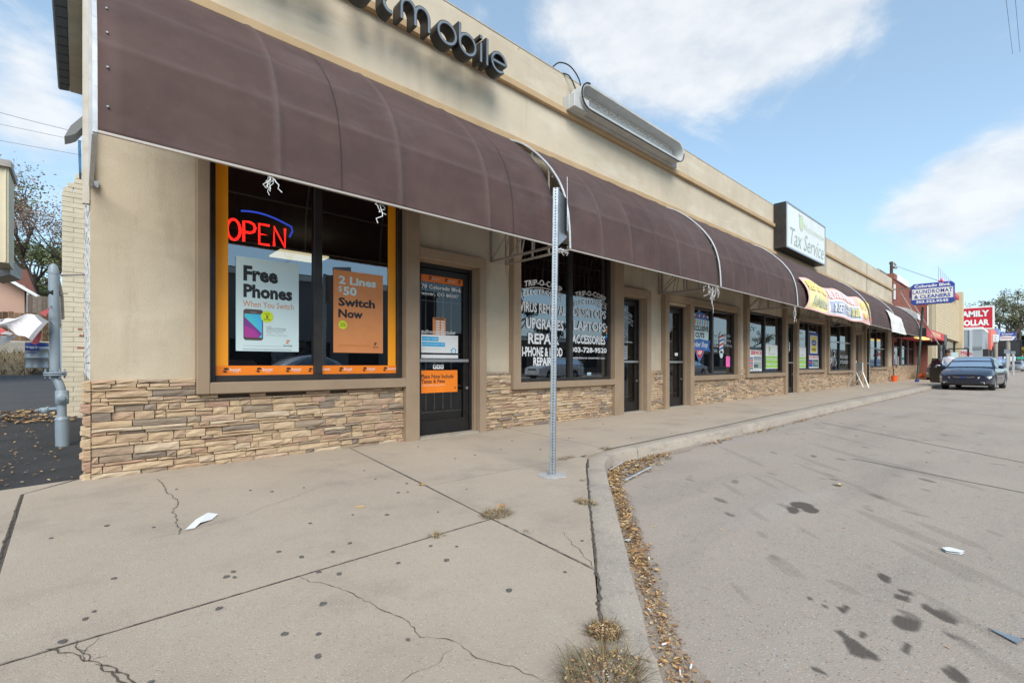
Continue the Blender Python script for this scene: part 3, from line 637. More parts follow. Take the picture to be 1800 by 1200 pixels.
# alley asphalt and yard rising towards the back
def yard():
    s = .05; z = lambda y: -.025 + s * max(0, y - 5.6)
    rnd = random.Random(3); mb = MB(); xs = np.arange(-14, .3, .12); ys = np.concatenate([np.arange(4.2, 9.5, .12), np.arange(9.5, 20.6, .7)])
    idx = {}
    for j, y in enumerate(ys):
        for i, x_ in enumerate(xs):
            x_ = min(x_, .12); bump = rnd.uniform(-.007, .007) + .012 * math.sin(x_ * 5.1 + y * 3) * math.sin(y * 4.3) if y < 9 else 0
            idx[i, j] = len(mb.v); mb.v.append((x_, y, z(y) - .012 + bump - (.12 if y < 5.2 else 0)))
    for j in range(len(ys) - 1):
        for i in range(len(xs) - 1): mb.f.append((idx[i, j], idx[i + 1, j], idx[i + 1, j + 1], idx[i, j + 1])); mb.m.append(0 if ys[j] < 9.6 else 1); mb.t.append(.5)
    tag(mb.build('driveway', [M['alley'], M['alley_smooth']], smooth=True), kind='structure')
    yz = lambda y: float(np.interp(y, [20.3, 20.6, 21.2, 22.6, 24, 70], [.60, .78, .93, 1.42, 1.5, 2.2]))
    mb = MB(); N = 60; v = {}
    for j in range(N):
        for i in range(N):
            x_ = -48 + i * 1.0; y = 20.35 + (j * .35 if j < 12 else 4.2 + (j - 12) * 1.0); v[i, j] = len(mb.v); mb.v.append((x_, y, yz(y) + rnd.uniform(-.04, .04)))
    for j in range(N - 1):
        for i in range(N - 1): mb.f.append((v[i, j], v[i + 1, j], v[i + 1, j + 1], v[i, j + 1])); mb.m.append(0); mb.t.append(.5)
    tag(mb.build('yard', M['dirt'], smooth=True), kind='structure')
    mb = MB()
    for i in range(300):
        y = 5.8 + 4 * rnd.random() ** 1.1; leaf(mb, (rnd.uniform(-.9, .05) - (y - 5) * .08, y, z(y) + .0), rnd.uniform(.006, .020), rnd, .3 + .65 * rnd.random())
    for i in range(500): y = rnd.uniform(9.5, 11); leaf(mb, (rnd.uniform(-1.3, 0), y, z(y) + .01), rnd.uniform(.02, .05), rnd)
    tag(mb.build('alley_leaves', M['leaf']), kind='stuff')
    mb = MB()
    for i in range(5000):
        x_ = rnd.uniform(-8, 1); y = rnd.uniform(20.4, 24); l = rnd.uniform(.06, .25); a = rnd.uniform(0, 6.3); p = Vector((x_, y, yz(y) - .03)); t = rnd.random()
        d = Vector((math.cos(a) * .5, math.sin(a) * .5, 1)) * l; q = Vector((.012, 0, 0)); mb.add([p - q, p + q, p + d], [(0, 1, 2)], 0, t)
    tag(mb.build('dry_grass', M['twig']), kind='stuff')
yard()

# ================================================================ SHOP BUILDING
XE = 35.9
shop = thing('shop_building', 'long tan stucco row of shops with ledge stone base and dark shopfront windows', 'building', (0, 5.5, 0))
# openings: x0, x1, z0, z1
OP = dict(w1=(.96, 3.13, .82, 3.12), d1=(3.33, 4.35, 0, 2.41), w2=(5.18, 7.70, .71, 3.12), d2=(8.0, 8.85, 0, 2.39), d3=(9.76, 10.75, 0, 2.37), w3=(10.93, 13.46, .72, 2.42),
          w4=(14.27, 17.26, .73, 2.56), d4=(17.48, 18.42, 0, 2.41), w5=(18.62, 21.72, .80, 2.56), w6=(22.45, 26.2, .73, 2.78), d5=(26.62, 27.9, 0, 2.42), d6=(28.85, 30.1, 0, 2.9), w7=(30.15, 33.9, .84, 2.9))
def wall_cells(mb, x0, x1, z0, z1, y0, y1, ops, mi=0):
    xs = sorted({x0, x1, *[o[0] for o in ops], *[o[1] for o in ops]}); xs = [x for x in xs if x0 <= x <= x1]
    for a, b in zip(xs, xs[1:]):
        c = (a + b) / 2; hs = sorted((max(o[2], z0), min(o[3], z1)) for o in ops if o[0] < c < o[1]); z = z0
        for h0, h1 in hs:
            if h0 > z: mb.box(a, b, y0, y1, z, h0, mi)
            z = max(z, h1)
        if z < z1: mb.box(a, b, y0, y1, z, z1, mi)
mb = MB(); wall_cells(mb, .08, XE, -.05, 4.55, 5.55, 5.75, list(OP.values())); mb.build('wall', M['stucco'], shop)
mb = MB(); mb.box(.08, 16.4, 5.55, 5.80, 4.55, 6.10); mb.box(16.4, 22.3, 5.53, 5.80, 4.55, 6.10, 1); mb.box(22.3, XE, 5.545, 5.80, 4.55, 6.10)
mb.build('parapet', [M['stucco_up'], M['stucco_grey']], shop)
for a, b in ((22.285, 22.315), (29.38, 29.41)): MB().box(a, b, 5.535, 5.56, 4.62, 6.09).build('control_joint', M['black'], shop)
MB().box(.08, XE, 5.54, 5.83, 6.10, 6.12).build('coping', M['stucco_up'], shop, bevel=.006)
for nm, z0, z1, yy in (('lower_band', 4.49, 4.60, 5.465), ('upper_band', 5.375, 5.49, 5.475)):
    MB().box(.05, XE + .01, yy, 5.549, z0, z1).build(nm, M['band'], shop, bevel=.012)
mb = MB(); mb.box(.08, XE, 5.8, 13.5, 4.7, 4.8); mb.box(.3, XE, 13.3, 13.5, 0, 6); mb.box(XE - .2, XE, 5.76, 13.3, 0, 6.1); mb.build('roof', M['stucco_grey'], shop)
mb = MB(); mb.box(.3, XE - .2, 5.77, 13.28, -.06, .02); 
for x in (4.8, 9.3, 13.85, 18.5, 22.1, 26.4, 28.4): mb.box(x, x + .12, 5.78, 13.2, .03, 4.6)
mb.box(.3, XE - .2, 10.6, 10.7, .03, 4.6, 1); mb.box(.3, XE - .3, 5.78, 13.2, 3.25, 3.3, 1)
mb.box(9.45, 10.9, 8.4, 8.5, .03, 3.2, 2)
mb.build('interior_partition', [M['mid_in'], M['dark_in'], M['warm_in']], shop)
# tan trim surrounds (proud of the wall)
def trim(x0, x1, z0, z1, y=5.43):
    MB().box(x0, x1, y, 5.548 if z0 > 4 else 5.56, z0, z1).build('trim', M['trim'], shop, bevel=.008)
def reveal(x0, x1, z1, depth=5.72):      # jamb and head lining of a recessed door
    mb = MB(); mb.box(x0 - .003, x0 + .012, 5.56, depth, 0, z1); mb.box(x1 - .012, x1 + .003, 5.56, depth, 0, z1); mb.box(x0, x1, 5.56, depth, z1 - .012, z1 + .003); mb.build('door_reveal', M['trim'], shop)
trim(.85, .96, .705, 4.0); trim(.96, 3.13, .705, .82); trim(3.13, 3.33, -.01, 4.0); trim(3.33, 4.47, 2.41, 2.56); trim(4.35, 4.47, -.01, 2.41); reveal(3.33, 4.35, 2.41, 5.78)
trim(5.02, 5.18, .60, 4.0); trim(5.18, 7.70, .60, .71); trim(7.70, 8.0, -.01, 4.0); trim(8.0, 9.0, 2.39, 2.55); trim(8.85, 9.0, -.01, 2.39); reveal(8.0, 8.85, 2.39, 5.78)
trim(9.60, 9.76, -.01, 2.56); trim(9.76, 13.62, 2.42, 2.58); trim(10.75, 10.93, -.01, 2.42); trim(10.93, 13.46, .60, .72); trim(13.46, 13.62, .60, 2.42); reveal(9.76, 10.75, 2.37, 5.78)
trim(14.11, 14.27, .61, 4.0); trim(14.27, 17.26, .61, .73); trim(17.26, 17.48, -.01, 4.0); trim(17.48, 18.42, 2.41, 2.58); trim(18.42, 18.62, -.01, 2.58); reveal(17.48, 18.42, 2.41)
trim(18.62, 21.72, .68, .80); trim(18.62, 21.9, 2.56, 2.72); trim(21.72, 21.9, .68, 2.56); trim(22.27, 22.45, .61, 2.9); trim(22.45, 26.2, .61, .73); trim(26.2, 26.62, -.01, 2.9); trim(26.62, 28.1, 2.42, 2.58); trim(27.9, 28.1, -.01, 2.42)
trim(28.65, 28.85, -.01, 3.0); trim(33.9, 34.15, .70, 3.0); trim(30.15, 33.9, .71, .84)
reveal(26.62, 27.9, 2.42)
MB().box(26.64, 27.88, 5.60, 5.66, 0.02, 2.40).build('closed_door', M['door_brown'], shop)

# ledge stones: coursed, ragged, each its own piece near the camera
def stones():
    rnd = random.Random(11); items = []
    def panel(x0, x1, z0, z1, yf=5.505, side=None, fine=1.0):
        z = z0
        while z < z1 - .012:
            h = rnd.choice([.028, .036, .042, .05, .06, .078]) * (1 if fine == 1 else fine)
            if z + h > z1 - .02: h = z1 - z
            x = x0 - (rnd.random() * .1)
            while x < x1 - .005:
                w = rnd.choice([.09, .13, .16, .2, .24, .3, .38]) * rnd.uniform(.85, 1.15) * fine
                a, b = max(x, x0), min(x + w, x1)
                if x1 - b < .05: b = x1
                if b - a > .02:
                    if h > .06 and rnd.random() < .45:     # a stack of two thin ones
                        k = rnd.uniform(.35, .65); items.append((a, b, z, z + h * k, yf, side)); items.append((a, b, z + h * k, z + h, yf, side))
                    else: items.append((a, b, z, z + h, yf, side))
                x = b if b < x1 else x1 + 1
            z += h
    panel(.085, 3.125, -.01, .70); panel(.085, .848, .70, .86)
    panel(4.475, 7.695, 0, .60); panel(4.475, 5.015, .60, .88)
    n_near = len(items)
    panel(9.005, 9.595, 0, .87, fine=1.0); panel(10.935, 13.62, 0, .60, fine=1.01); panel(13.62, 14.105, 0, .86, fine=1.01); panel(14.105, 17.255, 0, .61, fine=1.05)
    panel(18.625, 21.9, 0, .68, fine=1.1); panel(21.9, 22.26, 0, .86, fine=1.1); panel(22.26, 26.195, 0, .61, fine=1.2); panel(28.1, 28.645, 0, .85, fine=1.2); panel(30.15, 34.15, 0, .71, fine=1.3); panel(34.15, 35.9, 0, .88, fine=1.3)
    # drop a few top-course stones at the first window where the photo shows gaps
    def one(mb, a, b, c, d, yf, side, far=False):
        g = .0030; a += g; b -= g; c += g; d -= g; pr = rnd.uniform(-.014, .020); t = min(1, max(0, rnd.gauss(.54, .28)))
        if rnd.random() < .10: t = rnd.uniform(0, .14)
        nx = 1 if far else max(2, min(5, int((b - a) / .07))); nz = 1 if far else 2
        pts = {}; v = []
        for j in range(nz + 1):
            for i in range(nx + 1):
                x = a + (b - a) * i / nx; z = c + (d - c) * j / nz
                edge = (i in (0, nx)) or (j in (0, nz)); y = yf - pr + (rnd.uniform(0.001, .008) if edge else rnd.uniform(-.009, .003))
                jx = 0 if i in (0, nx) else rnd.uniform(-.01, .01); jz = rnd.uniform(-.0016, .0016) if (j in (0, nz)) else rnd.uniform(-.15, .15) * (d - c)
                if i in (0, nx): jx = rnd.uniform(-.0025, .0025)
                pts[i, j] = len(v); v.append((x + jx, y, z + jz))
        f = [(pts[i, j], pts[i + 1, j], pts[i + 1, j + 1], pts[i, j + 1]) for i in range(nx) for j in range(nz)]
        ring = [pts[i, 0] for i in range(nx + 1)] + [pts[nx, j] for j in range(1, nz + 1)] + [pts[i, nz] for i in range(nx - 1, -1, -1)] + [pts[0, j] for j in range(nz - 1, 0, -1)]
        n0 = len(v); v += [(v[k][0], 5.549, v[k][2]) for k in ring]; m = len(ring)
        f += [(ring[k], n0 + k, n0 + (k + 1) % m, ring[(k + 1) % m]) for k in range(m)]
        if side: v = [(side + (p[1] - 5.505), 5.56 + (p[0] - a) , p[2]) for p in v]; f = [q[::-1] for q in f]
        mb.add(v, f, 0, t)
    order = sorted(range(len(items)), key=lambda i: -(items[i][1] - items[i][0]) * (items[i][3] - items[i][2]) / (3 + items[i][0] * 1.0) ** 2)
    solo = set(order[:290]); rest = MB()
    for i, it in enumerate(items):
        if 2 < i < n_near and it[3] > .69 and .85 <= it[0] < 2.3 and rnd.random() < .45: continue
        if i in solo: mb = MB(); one(mb, *it); mb.build('stone', M['stone'], shop)
        else: one(rest, *it, far=it[0] > 13)
    # return of the stone round the corner
    for k in range(9):
        z0 = -.04 + k * .1; mb = MB(); n = 9; z1 = z0 + .096
        pts = [(.085, z0), (.02 + rnd.uniform(0, .03), z0 + rnd.uniform(0, .02)), (.0 + rnd.uniform(0, .03), z0 + .03), (.03 + rnd.uniform(-.01, .02), z0 + .055), (.005 + rnd.uniform(0, .03), z0 + .08), (.085, z1)]
        y0 = 5.50 + rnd.uniform(-.01, .01); mb.prism(pts, (0, y0, 0), (1, 0, 0), (0, 0, 1), (0, .3, 0), tone=rnd.uniform(.45, .9)); mb.build('stone', M['stone'], shop, bevel=.006)
    tag(rest.build('stone_veneer', M['stone'], shop), kind='stuff')
    for a, b, z in ((.85, 3.12, .70), (.09, .85, .855), (4.48, 5.01, .875), (5.01, 7.69, .60), (9.01, 9.59, .865), (10.94, 17.25, .60), (18.63, 26.19, .61), (30.16, 34.1, .70)): MB().box(a, b, 5.538, 5.552, 0, z).build('stone_backing', M['stone_gap'], shop)
stones()

# ---- windows and doors
def window(x0, x1, z0, z1, mull=(), trans=(), fw=.055, m='bronze', grille=None, y=5.56, extra=0):
    mb = MB(); d0, d1 = y - .02, y + .09
    mb.box(x0, x0 + fw, d0, d1, z0, z1); mb.box(x1 - fw, x1, d0, d1, z0, z1); mb.box(x0 + fw, x1 - fw, d0, d1, z0, z0 + fw); mb.box(x0 + fw, x1 - fw, d0, d1, z1 - fw, z1)
    w = mb.build('window', M[m], shop, bevel=.004)
    for c in mull: MB().box(c - .045, c + .045, d0 + .005, d1 - .005, z0 + fw, z1 - fw).build('mullion', M[m], w, bevel=.004)
    xs = [x0 + fw] + [q for c in mull for q in (c - .045, c + .045)] + [x1 - fw]
    zs = [z0 + fw] + [q for c in trans for q in (c - .025, c + .025)] + [z1 - fw]
    for c in trans:
        for a, b in zip(xs[::2], xs[1::2]): MB().box(a, b, d0 + .01, d1 - .01, c - .025, c + .025).build('transom', M['alu'] if trans else M[m], w)
    rg = random.Random(int(x0 * 10))
    for a, b in zip(xs[::2], xs[1::2]):
        for c, d in zip(zs[::2], zs[1::2]):
            t1, t2 = rg.uniform(-.0018, .0018), rg.uniform(-.0018, .0018)
            MB().quad((a, y + .036 - t1, c), (b, y + .036 + t1, c), (b, y + .036 + t1 + t2, d), (a, y + .036 - t1 + t2, d)).build('pane', M['glass'], w)
    # inner sill and head dark return
    if grille:
        g = MB(); x = x0 + .12
        while x < x1 - .05: g.tube([(x, y + .22, z0 + .02), (x, y + .22, z1)], .008, 5); x += .145
        for z in np.arange(z0 + .1, z1, .62): g.tube([(x0, y + .22, z), (x1, y + .22, z)], .008, 5)
        g.build('security_grille', M['alu'] if grille == 'alu' else M['tube'], w)
    return w
W1 = window(.96, 3.13, .82, 3.12, (2.05,), fw=.065)
W2 = window(5.18, 7.70, .71, 3.12, (6.53,), grille='tube')
W3 = window(10.93, 13.46, .72, 2.42, (12.15,))
W4 = window(14.27, 17.26, .73, 2.56, (15.75,))
W5 = window(18.62, 21.72, .80, 2.56, (20.05,))
W6 = window(22.45, 26.2, .73, 2.78, (24.35,), (1.95,))
W7 = window(30.15, 33.9, .84, 2.9, (31.7,), (1.85,))
def door(x0, x1, z1, y=5.72, st=.09, bars=True, bar_z=1.03, hinge='r', m='black'):
    d0, d1 = y - .02, y + .045; mb = MB()
    mb.box(x0, x0 + .04, y - .04, y + .08, 0.0, z1); mb.box(x1 - .04, x1, y - .04, y + .08, 0.0, z1); mb.box(x0 + .04, x1 - .04, y - .04, y + .08, z1 - .05, z1)
    fr = mb.build('door_frame', M[m], shop, bevel=.004)
    a, b = x0 + .045, x1 - .045; mb = MB(); mb.box(a, a + st, d0, d1, .015, z1 - .06); mb.box(b - st, b, d0, d1, .015, z1 - .06); mb.box(a + st, b - st, d0, d1, .015, .22); mb.box(a + st, b - st, d0, d1, z1 - .06 - st, z1 - .06)
    dr = mb.build('door', M[m], shop, bevel=.004)
    MB().quad((a + st, y + .01, .22), (b - st, y + .01, .22), (b - st, y + .012, z1 - .06 - st), (a + st, y + .012, z1 - .06 - st)).build('pane', M['dglass'], dr)
    MB().box(a + st * .4, b - st * .4, d0 - .05, d0 - .03, bar_z, bar_z + .045).build('push_bar', M['alu'], dr, bevel=.004)
    MB().lathe([(.022, 0), (.022, .012), (.012, .02)], (b - st / 2, d0 - .02, 1.0 - .35), 12, 'Y').build('lock', M['alu'], dr)
    if bars:
        g = MB(); n = 4
        for i in range(1, n + 1): x = a + st + (b - a - 2 * st) * i / (n + 1); g.tube([(x, y + .10, .35), (x, y + .10, z1 - .2)], .009, 5)
        for z in (.32, 1.15, 1.9): g.tube([(a, y + .10, z), (b, y + .10, z)], .009, 5)
        g.build('security_grille', M['tube'], dr)
    MB().box(x0 - .0, x1, 5.445, y - .045, -.02, .022).build('threshold', M['kerbc'], shop)
    return dr
D1 = door(3.345, 4.338, 2.395, y=5.66)
D2 = door(8.015, 8.835, 2.375, y=5.66, bar_z=1.03)
D3 = door(9.775, 10.735, 2.355, y=5.66)
D4 = door(17.495, 18.405, 2.395, y=5.60, bars=False)
D6 = door(28.87, 30.05, 2.9, y=5.61, bars=False, m='black')

def boost_mark(mb, x, z, h, y, mi, mi2):     # small tilted lozenge mark with an S-shaped slit, and the word beside it
    mb.poly([(x, y, z + h * .35), (x + h * .45, y, z + h * .0), (x + h * .95, y, z + h * .15), (x + h * .62, y, z + h * .45)], mi)
    mb.poly([(x + h * .25, y, z + h * .62), (x + h * .6, y, z + h * .52), (x + h * 1.25, y, z + h * .72), (x + h * .95, y, z + h * 1.0), (x + h * .35, y, z + h * .98)], mi)
    if mi2 is not None: ftext(mb, 'boost', x + h * 1.35, x + h * 3.3, z + h * .3, z + h * .95, y, mi2, bold=.012); ftext(mb, 'mobile', x + h * 1.9, x + h * 2.9, z + h * .02, z + h * .2, y, mi2)
# orange vinyl border inside the phone-shop window
mb = MB(); y = 5.589
def grad(x0, x1, z0, z1):
    rect(mb, x0, x1, z0, z1, y, 0)
rect(mb, 1.03, 1.145, .985, 3.05, y, 0); rect(mb, 2.95, 3.06, .985, 3.05, y, 0); rect(mb, 1.025, 2.004, .885, .985, y, 1); rect(mb, 2.096, 3.065, .885, .985, y, 1)
for x in (1.09, 1.40, 1.70): boost_mark(mb, x, .912, .052, y - .003, 2, 3)
boost_mark(mb, 1.945, .912, .045, y - .003, 2, None); ftext(mb, 'boost', 2.10, 2.20, .928, .96, y - .003, 3, bold=.012)
for x in (2.30, 2.60): boost_mark(mb, x, .912, .052, y - .003, 2, 3)
boost_mark(mb, 2.875, .912, .052, y - .003, 2, None); ftext(mb, 'boost', 2.95, 3.06, .928, .96, y - .003, 3, bold=.012)
mb.build('vinyl_border', [M['yellow_o'], M['orange'], M['ink'], M['white']], W1)
# lettering of the electronics shop window (on the glass)
mb = MB(); y = 5.584
for x0, x1, zt in ((5.37, 6.36, 2.42), (6.62, 7.60, 2.36)):
    pass
def crown(mb, x0, x1, z, y):
    ftext(mb, 'TRIP-O-CORP', x0 + .02, x1 - .02, z + .11, z + .21, y, 1, bold=.012, arch=.07)
    ftext(mb, 'ELECTRONICS', x0, x1, z - .045, z + .045, y, 1, bold=.012, arch=.075)
    n = 20; q = lambda t, o: (x0 - .02 + (x1 - x0 + .04) * t, y, z + .065 + o + .075 * (1 - (2 * t - 1) ** 2))
    for i in range(n): mb.quad(q(i / n, 0), q((i + 1) / n, 0), q((i + 1) / n, .010), q(i / n, .010), 0)
crown(mb, 5.37, 6.34, 2.15, y); crown(mb, 6.66, 7.62, 2.10, y)
for s, a, b, z0, z1 in (('VIRUS REMOVAL', 5.28, 6.41, 1.86, 2.03), ('UPGRADES', 5.43, 6.36, 1.59, 1.77), ('REPAIR', 5.48, 6.24, 1.34, 1.52), ('I-PHONE & I-POD', 5.34, 6.33, 1.13, 1.29), ('REPAIR', 5.60, 6.05, .975, 1.12),
                        ('DESKTOPS', 6.61, 7.61, 1.875, 2.04), ('LAPTOPS', 6.63, 7.60, 1.62, 1.80), ('ACCESSORIES', 6.59, 7.585, 1.375, 1.545), ('303-728-9520', 6.56, 7.63, 1.215, 1.315), ('WEDNESDAY BY APPOINTMENT ONLY', 6.62, 7.58, 1.10, 1.13)):
    ftext(mb, s, a, b, z0, z1, y, 0, bold=.03 if z1 - z0 > .05 else .012)
    if z1 - z0 > .09: pass
mb.build('lettering', [M['decal'], M['decal'], M['ink']], W2)
mb = MB()
for i, c in enumerate((0, 1, 2, 3, 4)): rect(mb, 7.60, 7.66, 1.70 - i * .06, 1.745 - i * .06, y - .002, i)
rect(mb, 7.03, 7.14, .80, .845, y, 0); rect(mb, 7.045, 7.125, .81, .835, y - .001, 3)
mb.build('card_sticker', [M['white'], M['orange'], M['grey'], M['cyan'], M['blue']], W2)
mb = MB(); y = 5.668
ftext(mb, '2876', 8.18, 8.40, 2.10, 2.17, y, 0); crown(mb, 8.05, 8.66, 1.83, y)
ftext(mb, 'OPEN', 8.16, 8.46, 1.56, 1.72, y, 2); ftext(mb, 'HOURS OF OPERATION', 8.14, 8.64, 1.445, 1.475, y, 0, bold=.01)
rect(mb, 8.16, 8.46, 1.10, 1.38, y, 1); [rect(mb, 8.18, 8.44, 1.13 + k * .035, 1.145 + k * .035, y - .001, 3) for k in range(7)]
mb.build('lettering', [M['decal'], M['decal_grey'], M['decal_grey'], M['ink']], D2)
mb = MB()
ftext(mb, '2876', 9.95, 10.18, 2.02, 2.09, y, 0, bold=.01); ftext(mb, 'Barber', 9.93, 10.2, 1.85, 1.96, y, 0, shear=.3); ftext(mb, 'Shop', 9.95, 10.22, 1.72, 1.83, y, 0, shear=.3); rect(mb, 10.42, 10.56, 1.20, 1.27, y - .001, 0); mb.build('lettering', [M['decal'], M['decal_grey']], D3)
# barber window graphics
mb = MB(); y = 5.584
def shape(pts, mi, yy): mb.poly([(a, yy, b) for a, b in pts], mi)
shape([(11.12, 2.20), (11.35, 2.30), (11.55, 2.32), (11.75, 2.29), (11.98, 2.17), (11.98, 2.10), (11.12, 2.10)], 0, y)
for k in range(6): shape([(11.2 + k * .12, 2.18), (11.25 + k * .12, 2.18), (11.29 + k * .12, 2.25), (11.24 + k * .12, 2.25)], 1 if k % 2 else 2, y - .001)
shape([(11.05, 1.62), (11.98, 1.62), (12.02, 2.12), (11.05, 2.14)], 5, y - .0005)
for k in range(7): shape([(11.08 + k * .13, 1.98), (11.14 + k * .13, 1.98), (11.18 + k * .13, 2.12), (11.12 + k * .13, 2.12)], 6 if k % 2 else 7, y - .001)
for s, a, b, z0, z1 in (('EXCLUSIVE', 11.06, 11.98, 1.83, 1.965), ('CUTS', 11.27, 11.75, 1.665, 1.795)): ftext(mb, s, a, b, z0, z1, y - .002, 3, bold=.045)
shape([(11.02, 1.36), (11.98, 1.34), (12.1, 1.30), (12.02, 1.45), (12.1, 1.62), (11.9, 1.60), (11.5, 1.645), (11.1, 1.60), (11.02, 1.58)], 0, y - .001)
ftext(mb, 'Barber Shop', 11.08, 11.93, 1.39, 1.57, y - .002, 2, shear=.35, bold=.012)
shape([(11.22, 1.37), (11.78, 1.35), (11.55, 1.10), (11.48, 1.05), (11.42, 1.10)], 0, y - .0015); shape([(11.26, 1.36), (11.74, 1.345), (11.5, 1.12)], 1, y - .002); ftext(mb, 'VIP', 11.38, 11.62, 1.24, 1.34, y - .003, 2, shear=.2, bold=.02)
# pole
shape([(12.62, 1.36), (12.86, 1.36), (12.86, 1.76), (12.62, 1.76)], 2, y)
for k in range(4):
    zz = 1.36 + k * .11; shape([(12.62, zz), (12.86, zz + .07), (12.86, zz + .125), (12.62, zz + .055)], 1 if k % 2 else 0, y - .001)
shape([(12.60, 1.30), (12.88, 1.30), (12.88, 1.36), (12.60, 1.36)], 5, y - .001); shape([(12.60, 1.76), (12.88, 1.76), (12.80, 1.84), (12.74, 1.88), (12.68, 1.84)], 5, y - .001); disc(mb, (12.74, y - .001, 1.26), .10, FX, FZ, 5)
for s, a, b, z in (('Haircuts', 12.22, 12.56, 1.72), ('Razor', 12.22, 12.52, 1.58), ('Shaves', 12.22, 12.56, 1.45), ('Fade', 12.24, 12.50, 1.32), ('Kids', 12.94, 13.3, 1.74), ('Waxing', 12.94, 13.34, 1.60), ('Coloring', 12.94, 13.40, 1.46)): ftext(mb, s, a, b, z, z + .09, y, 4, bold=.012)
mb.build('lettering', [M['bblue'], M['red'], M['white'], M['ink'], M['decal_grey'], M['paper'], M['copper'], M['cyan']], W3)
MB().box(13.02, 13.27, 5.578, 5.582, .93, 1.22).build('pink_notice', M['pink'], W3)
# posters in the tax office windows: separate sheets behind the glass
def tax_posters():
    p = MB(); y = 5.588; rect(p, 14.36, 15.60, .79, 1.43, y, 0)
    ftext(p, 'TAX SERVICE', 14.20, 15.58, 1.285, 1.405, y - .002, 1, bold=.04)
    for k, (mi, s) in enumerate(((2, 'Bookkeeping'), (1, 'Tax Service'), (2, 'Immigration'), (1, 'Notary'), (3, 'Insurance'))): rect(p, 14.38, 14.9, 1.15 - k * .075, 1.21 - k * .075, y - .002, mi); ftext(p, s, 14.41, 14.8, 1.165 - k * .075, 1.195 - k * .075, y - .003, 0)
    rect(p, 14.95, 15.58, .86, 1.24, y - .002, 4); ftext(p, 'Stop Building', 14.98, 15.5, 1.18, 1.22, y - .003, 2); ftext(p, 'Bookkeeping', 14.98, 15.5, 1.06, 1.12, y - .003, 0, bold=.02); rect(p, 14.97, 15.3, .90, 1.0, y - .003, 3)
    rect(p, 14.36, 15.60, .79, .85, y - .002, 0); ftext(p, 'Certified Professional', 14.42, 15.4, .80, .835, y - .003, 5)
    tag(p.build('poster', [M['white'], M['red'], M['blue'], M['dgreen'], M['grey'], M['ink']], bevel=0), 'TAX SERVICE poster with red heading and coloured service boxes behind the left tax office window', 'poster')
    def green(x0, x1, lab, l1, l2):
        p = MB(); z0, z1 = .86, 1.62; rect(p, x0, x1, z0, z1, y, 0); c = (x0 + x1) / 2; w = x1 - x0
        disc(p, (c - w * .2, y - .002, z1 - .14), .055, FX, FZ, 3, rv=.10); disc(p, (c - w * .16, y - .003, z1 - .12), .045, FX, FZ, 1, rv=.08)
        ftext(p, 'Nationwide', x0 + w * .2, x1 - w * .15, z1 - .30, z1 - .255, y - .002, 3); ftext(p, 'TAX SERVICE', x0 + w * .4, x1 - w * .2, z1 - .34, z1 - .32, y - .002, 4)
        rect(p, x0, x1, z0 + .03, z0 + .40, y - .002, 1); rect(p, x0, x1, z0 + .175, z0 + .20, y - .003, 1)
        ftext(p, l1, x0 + .03, x1 - .03, z0 + .25, z0 + .34, y - .004, 0, bold=.02); ftext(p, l2, x0 + .03, x1 - .03, z0 + .09, z0 + .18, y - .004, 0, bold=.02)
        r = tag(p.build('poster', [M['white'], M['green'], M['dgreen'], M['pgreen'], M['grey']]), lab, 'poster')
    green(15.93, 16.95, 'green and white INCOME TAX SERVICE poster on a stand, left tax office window', 'INCOME TAX SERVICE', 'MONEY SAME DAY'); green(18.70, 19.88, 'green and white MAXIMIZE poster in the tax office window right of the door', 'MAXIMIZE', 'YOUR REFUND')
    s = MB()
    for x0, x1 in ((15.90, 16.98),):
        s.bar((x0, 5.66, .76), (x0 + .02, 5.70, 1.64), .03); s.bar((x1, 5.66, .76), (x1 - .02, 5.70, 1.64), .03); s.bar((x0, 5.67, .82), (x1, 5.67, .82), .03); s.tube([(x0 + .1, 5.7, .79), (x0 + .5, 5.7, .75), (x1 - .1, 5.7, .80)], .01, 6)
    tag(s.build('poster_stand', M['white']), 'white frame stand holding the green poster in the left tax window', 'stand')
    p = MB(); rect(p, 20.15, 21.45, .84, 1.33, y, 0); ftext(p, 'TAX SERVICE', 20.2, 21.4, 1.22, 1.31, y - .002, 1, bold=.03); rect(p, 20.2, 20.7, .9, 1.18, y - .002, 2); rect(p, 20.22, 20.6, 1.04, 1.10, y - .003, 1); rect(p, 20.75, 21.4, .90, 1.18, y - .002, 3); ftext(p, 'TAX', 20.9, 21.3, .95, 1.1, y - .003, 0)
    tag(p.build('poster', [M['white'], M['red'], M['blue'], M['dgreen']]), 'small tax poster low in the window left of the pillar, blue and green boxes', 'poster')
    p = MB(); rect(p, 20.3, 21.4, 1.36, 2.22, y, 2); rect(p, 20.4, 21.3, 1.42, 2.1, y - .002, 0); rect(p, 20.5, 21.2, 1.45, 2.05, y - .003, 4); disc(p, (20.85, y - .004, 1.82), .30, FX, FZ, 2, rv=.12); ftext(p, 'e-file', 20.68, 21.02, 1.78, 1.86, y - .005, 0, bold=.02); ftext(p, 'PROVIDER', 20.6, 21.1, 1.5, 1.62, y - .004, 5, bold=.03)
    tag(p.build('poster', [M['white'], M['red'], M['blue'], M['dgreen'], M['yellow'], M['ink']]), 'yellow and blue e-file poster high in the window left of the pillar', 'poster')
    p = MB(); disc(p, (16.3, 5.62, 2.02), .30, FX, FZ, 1, rv=.14); ftext(p, 'e-file', 16.1, 16.5, 1.96, 2.07, 5.618, 0, bold=.02); tag(p.build('window_sticker', [M['white'], M['blue']], None), 'oval blue e-file sticker high in the left tax office window', 'sticker')
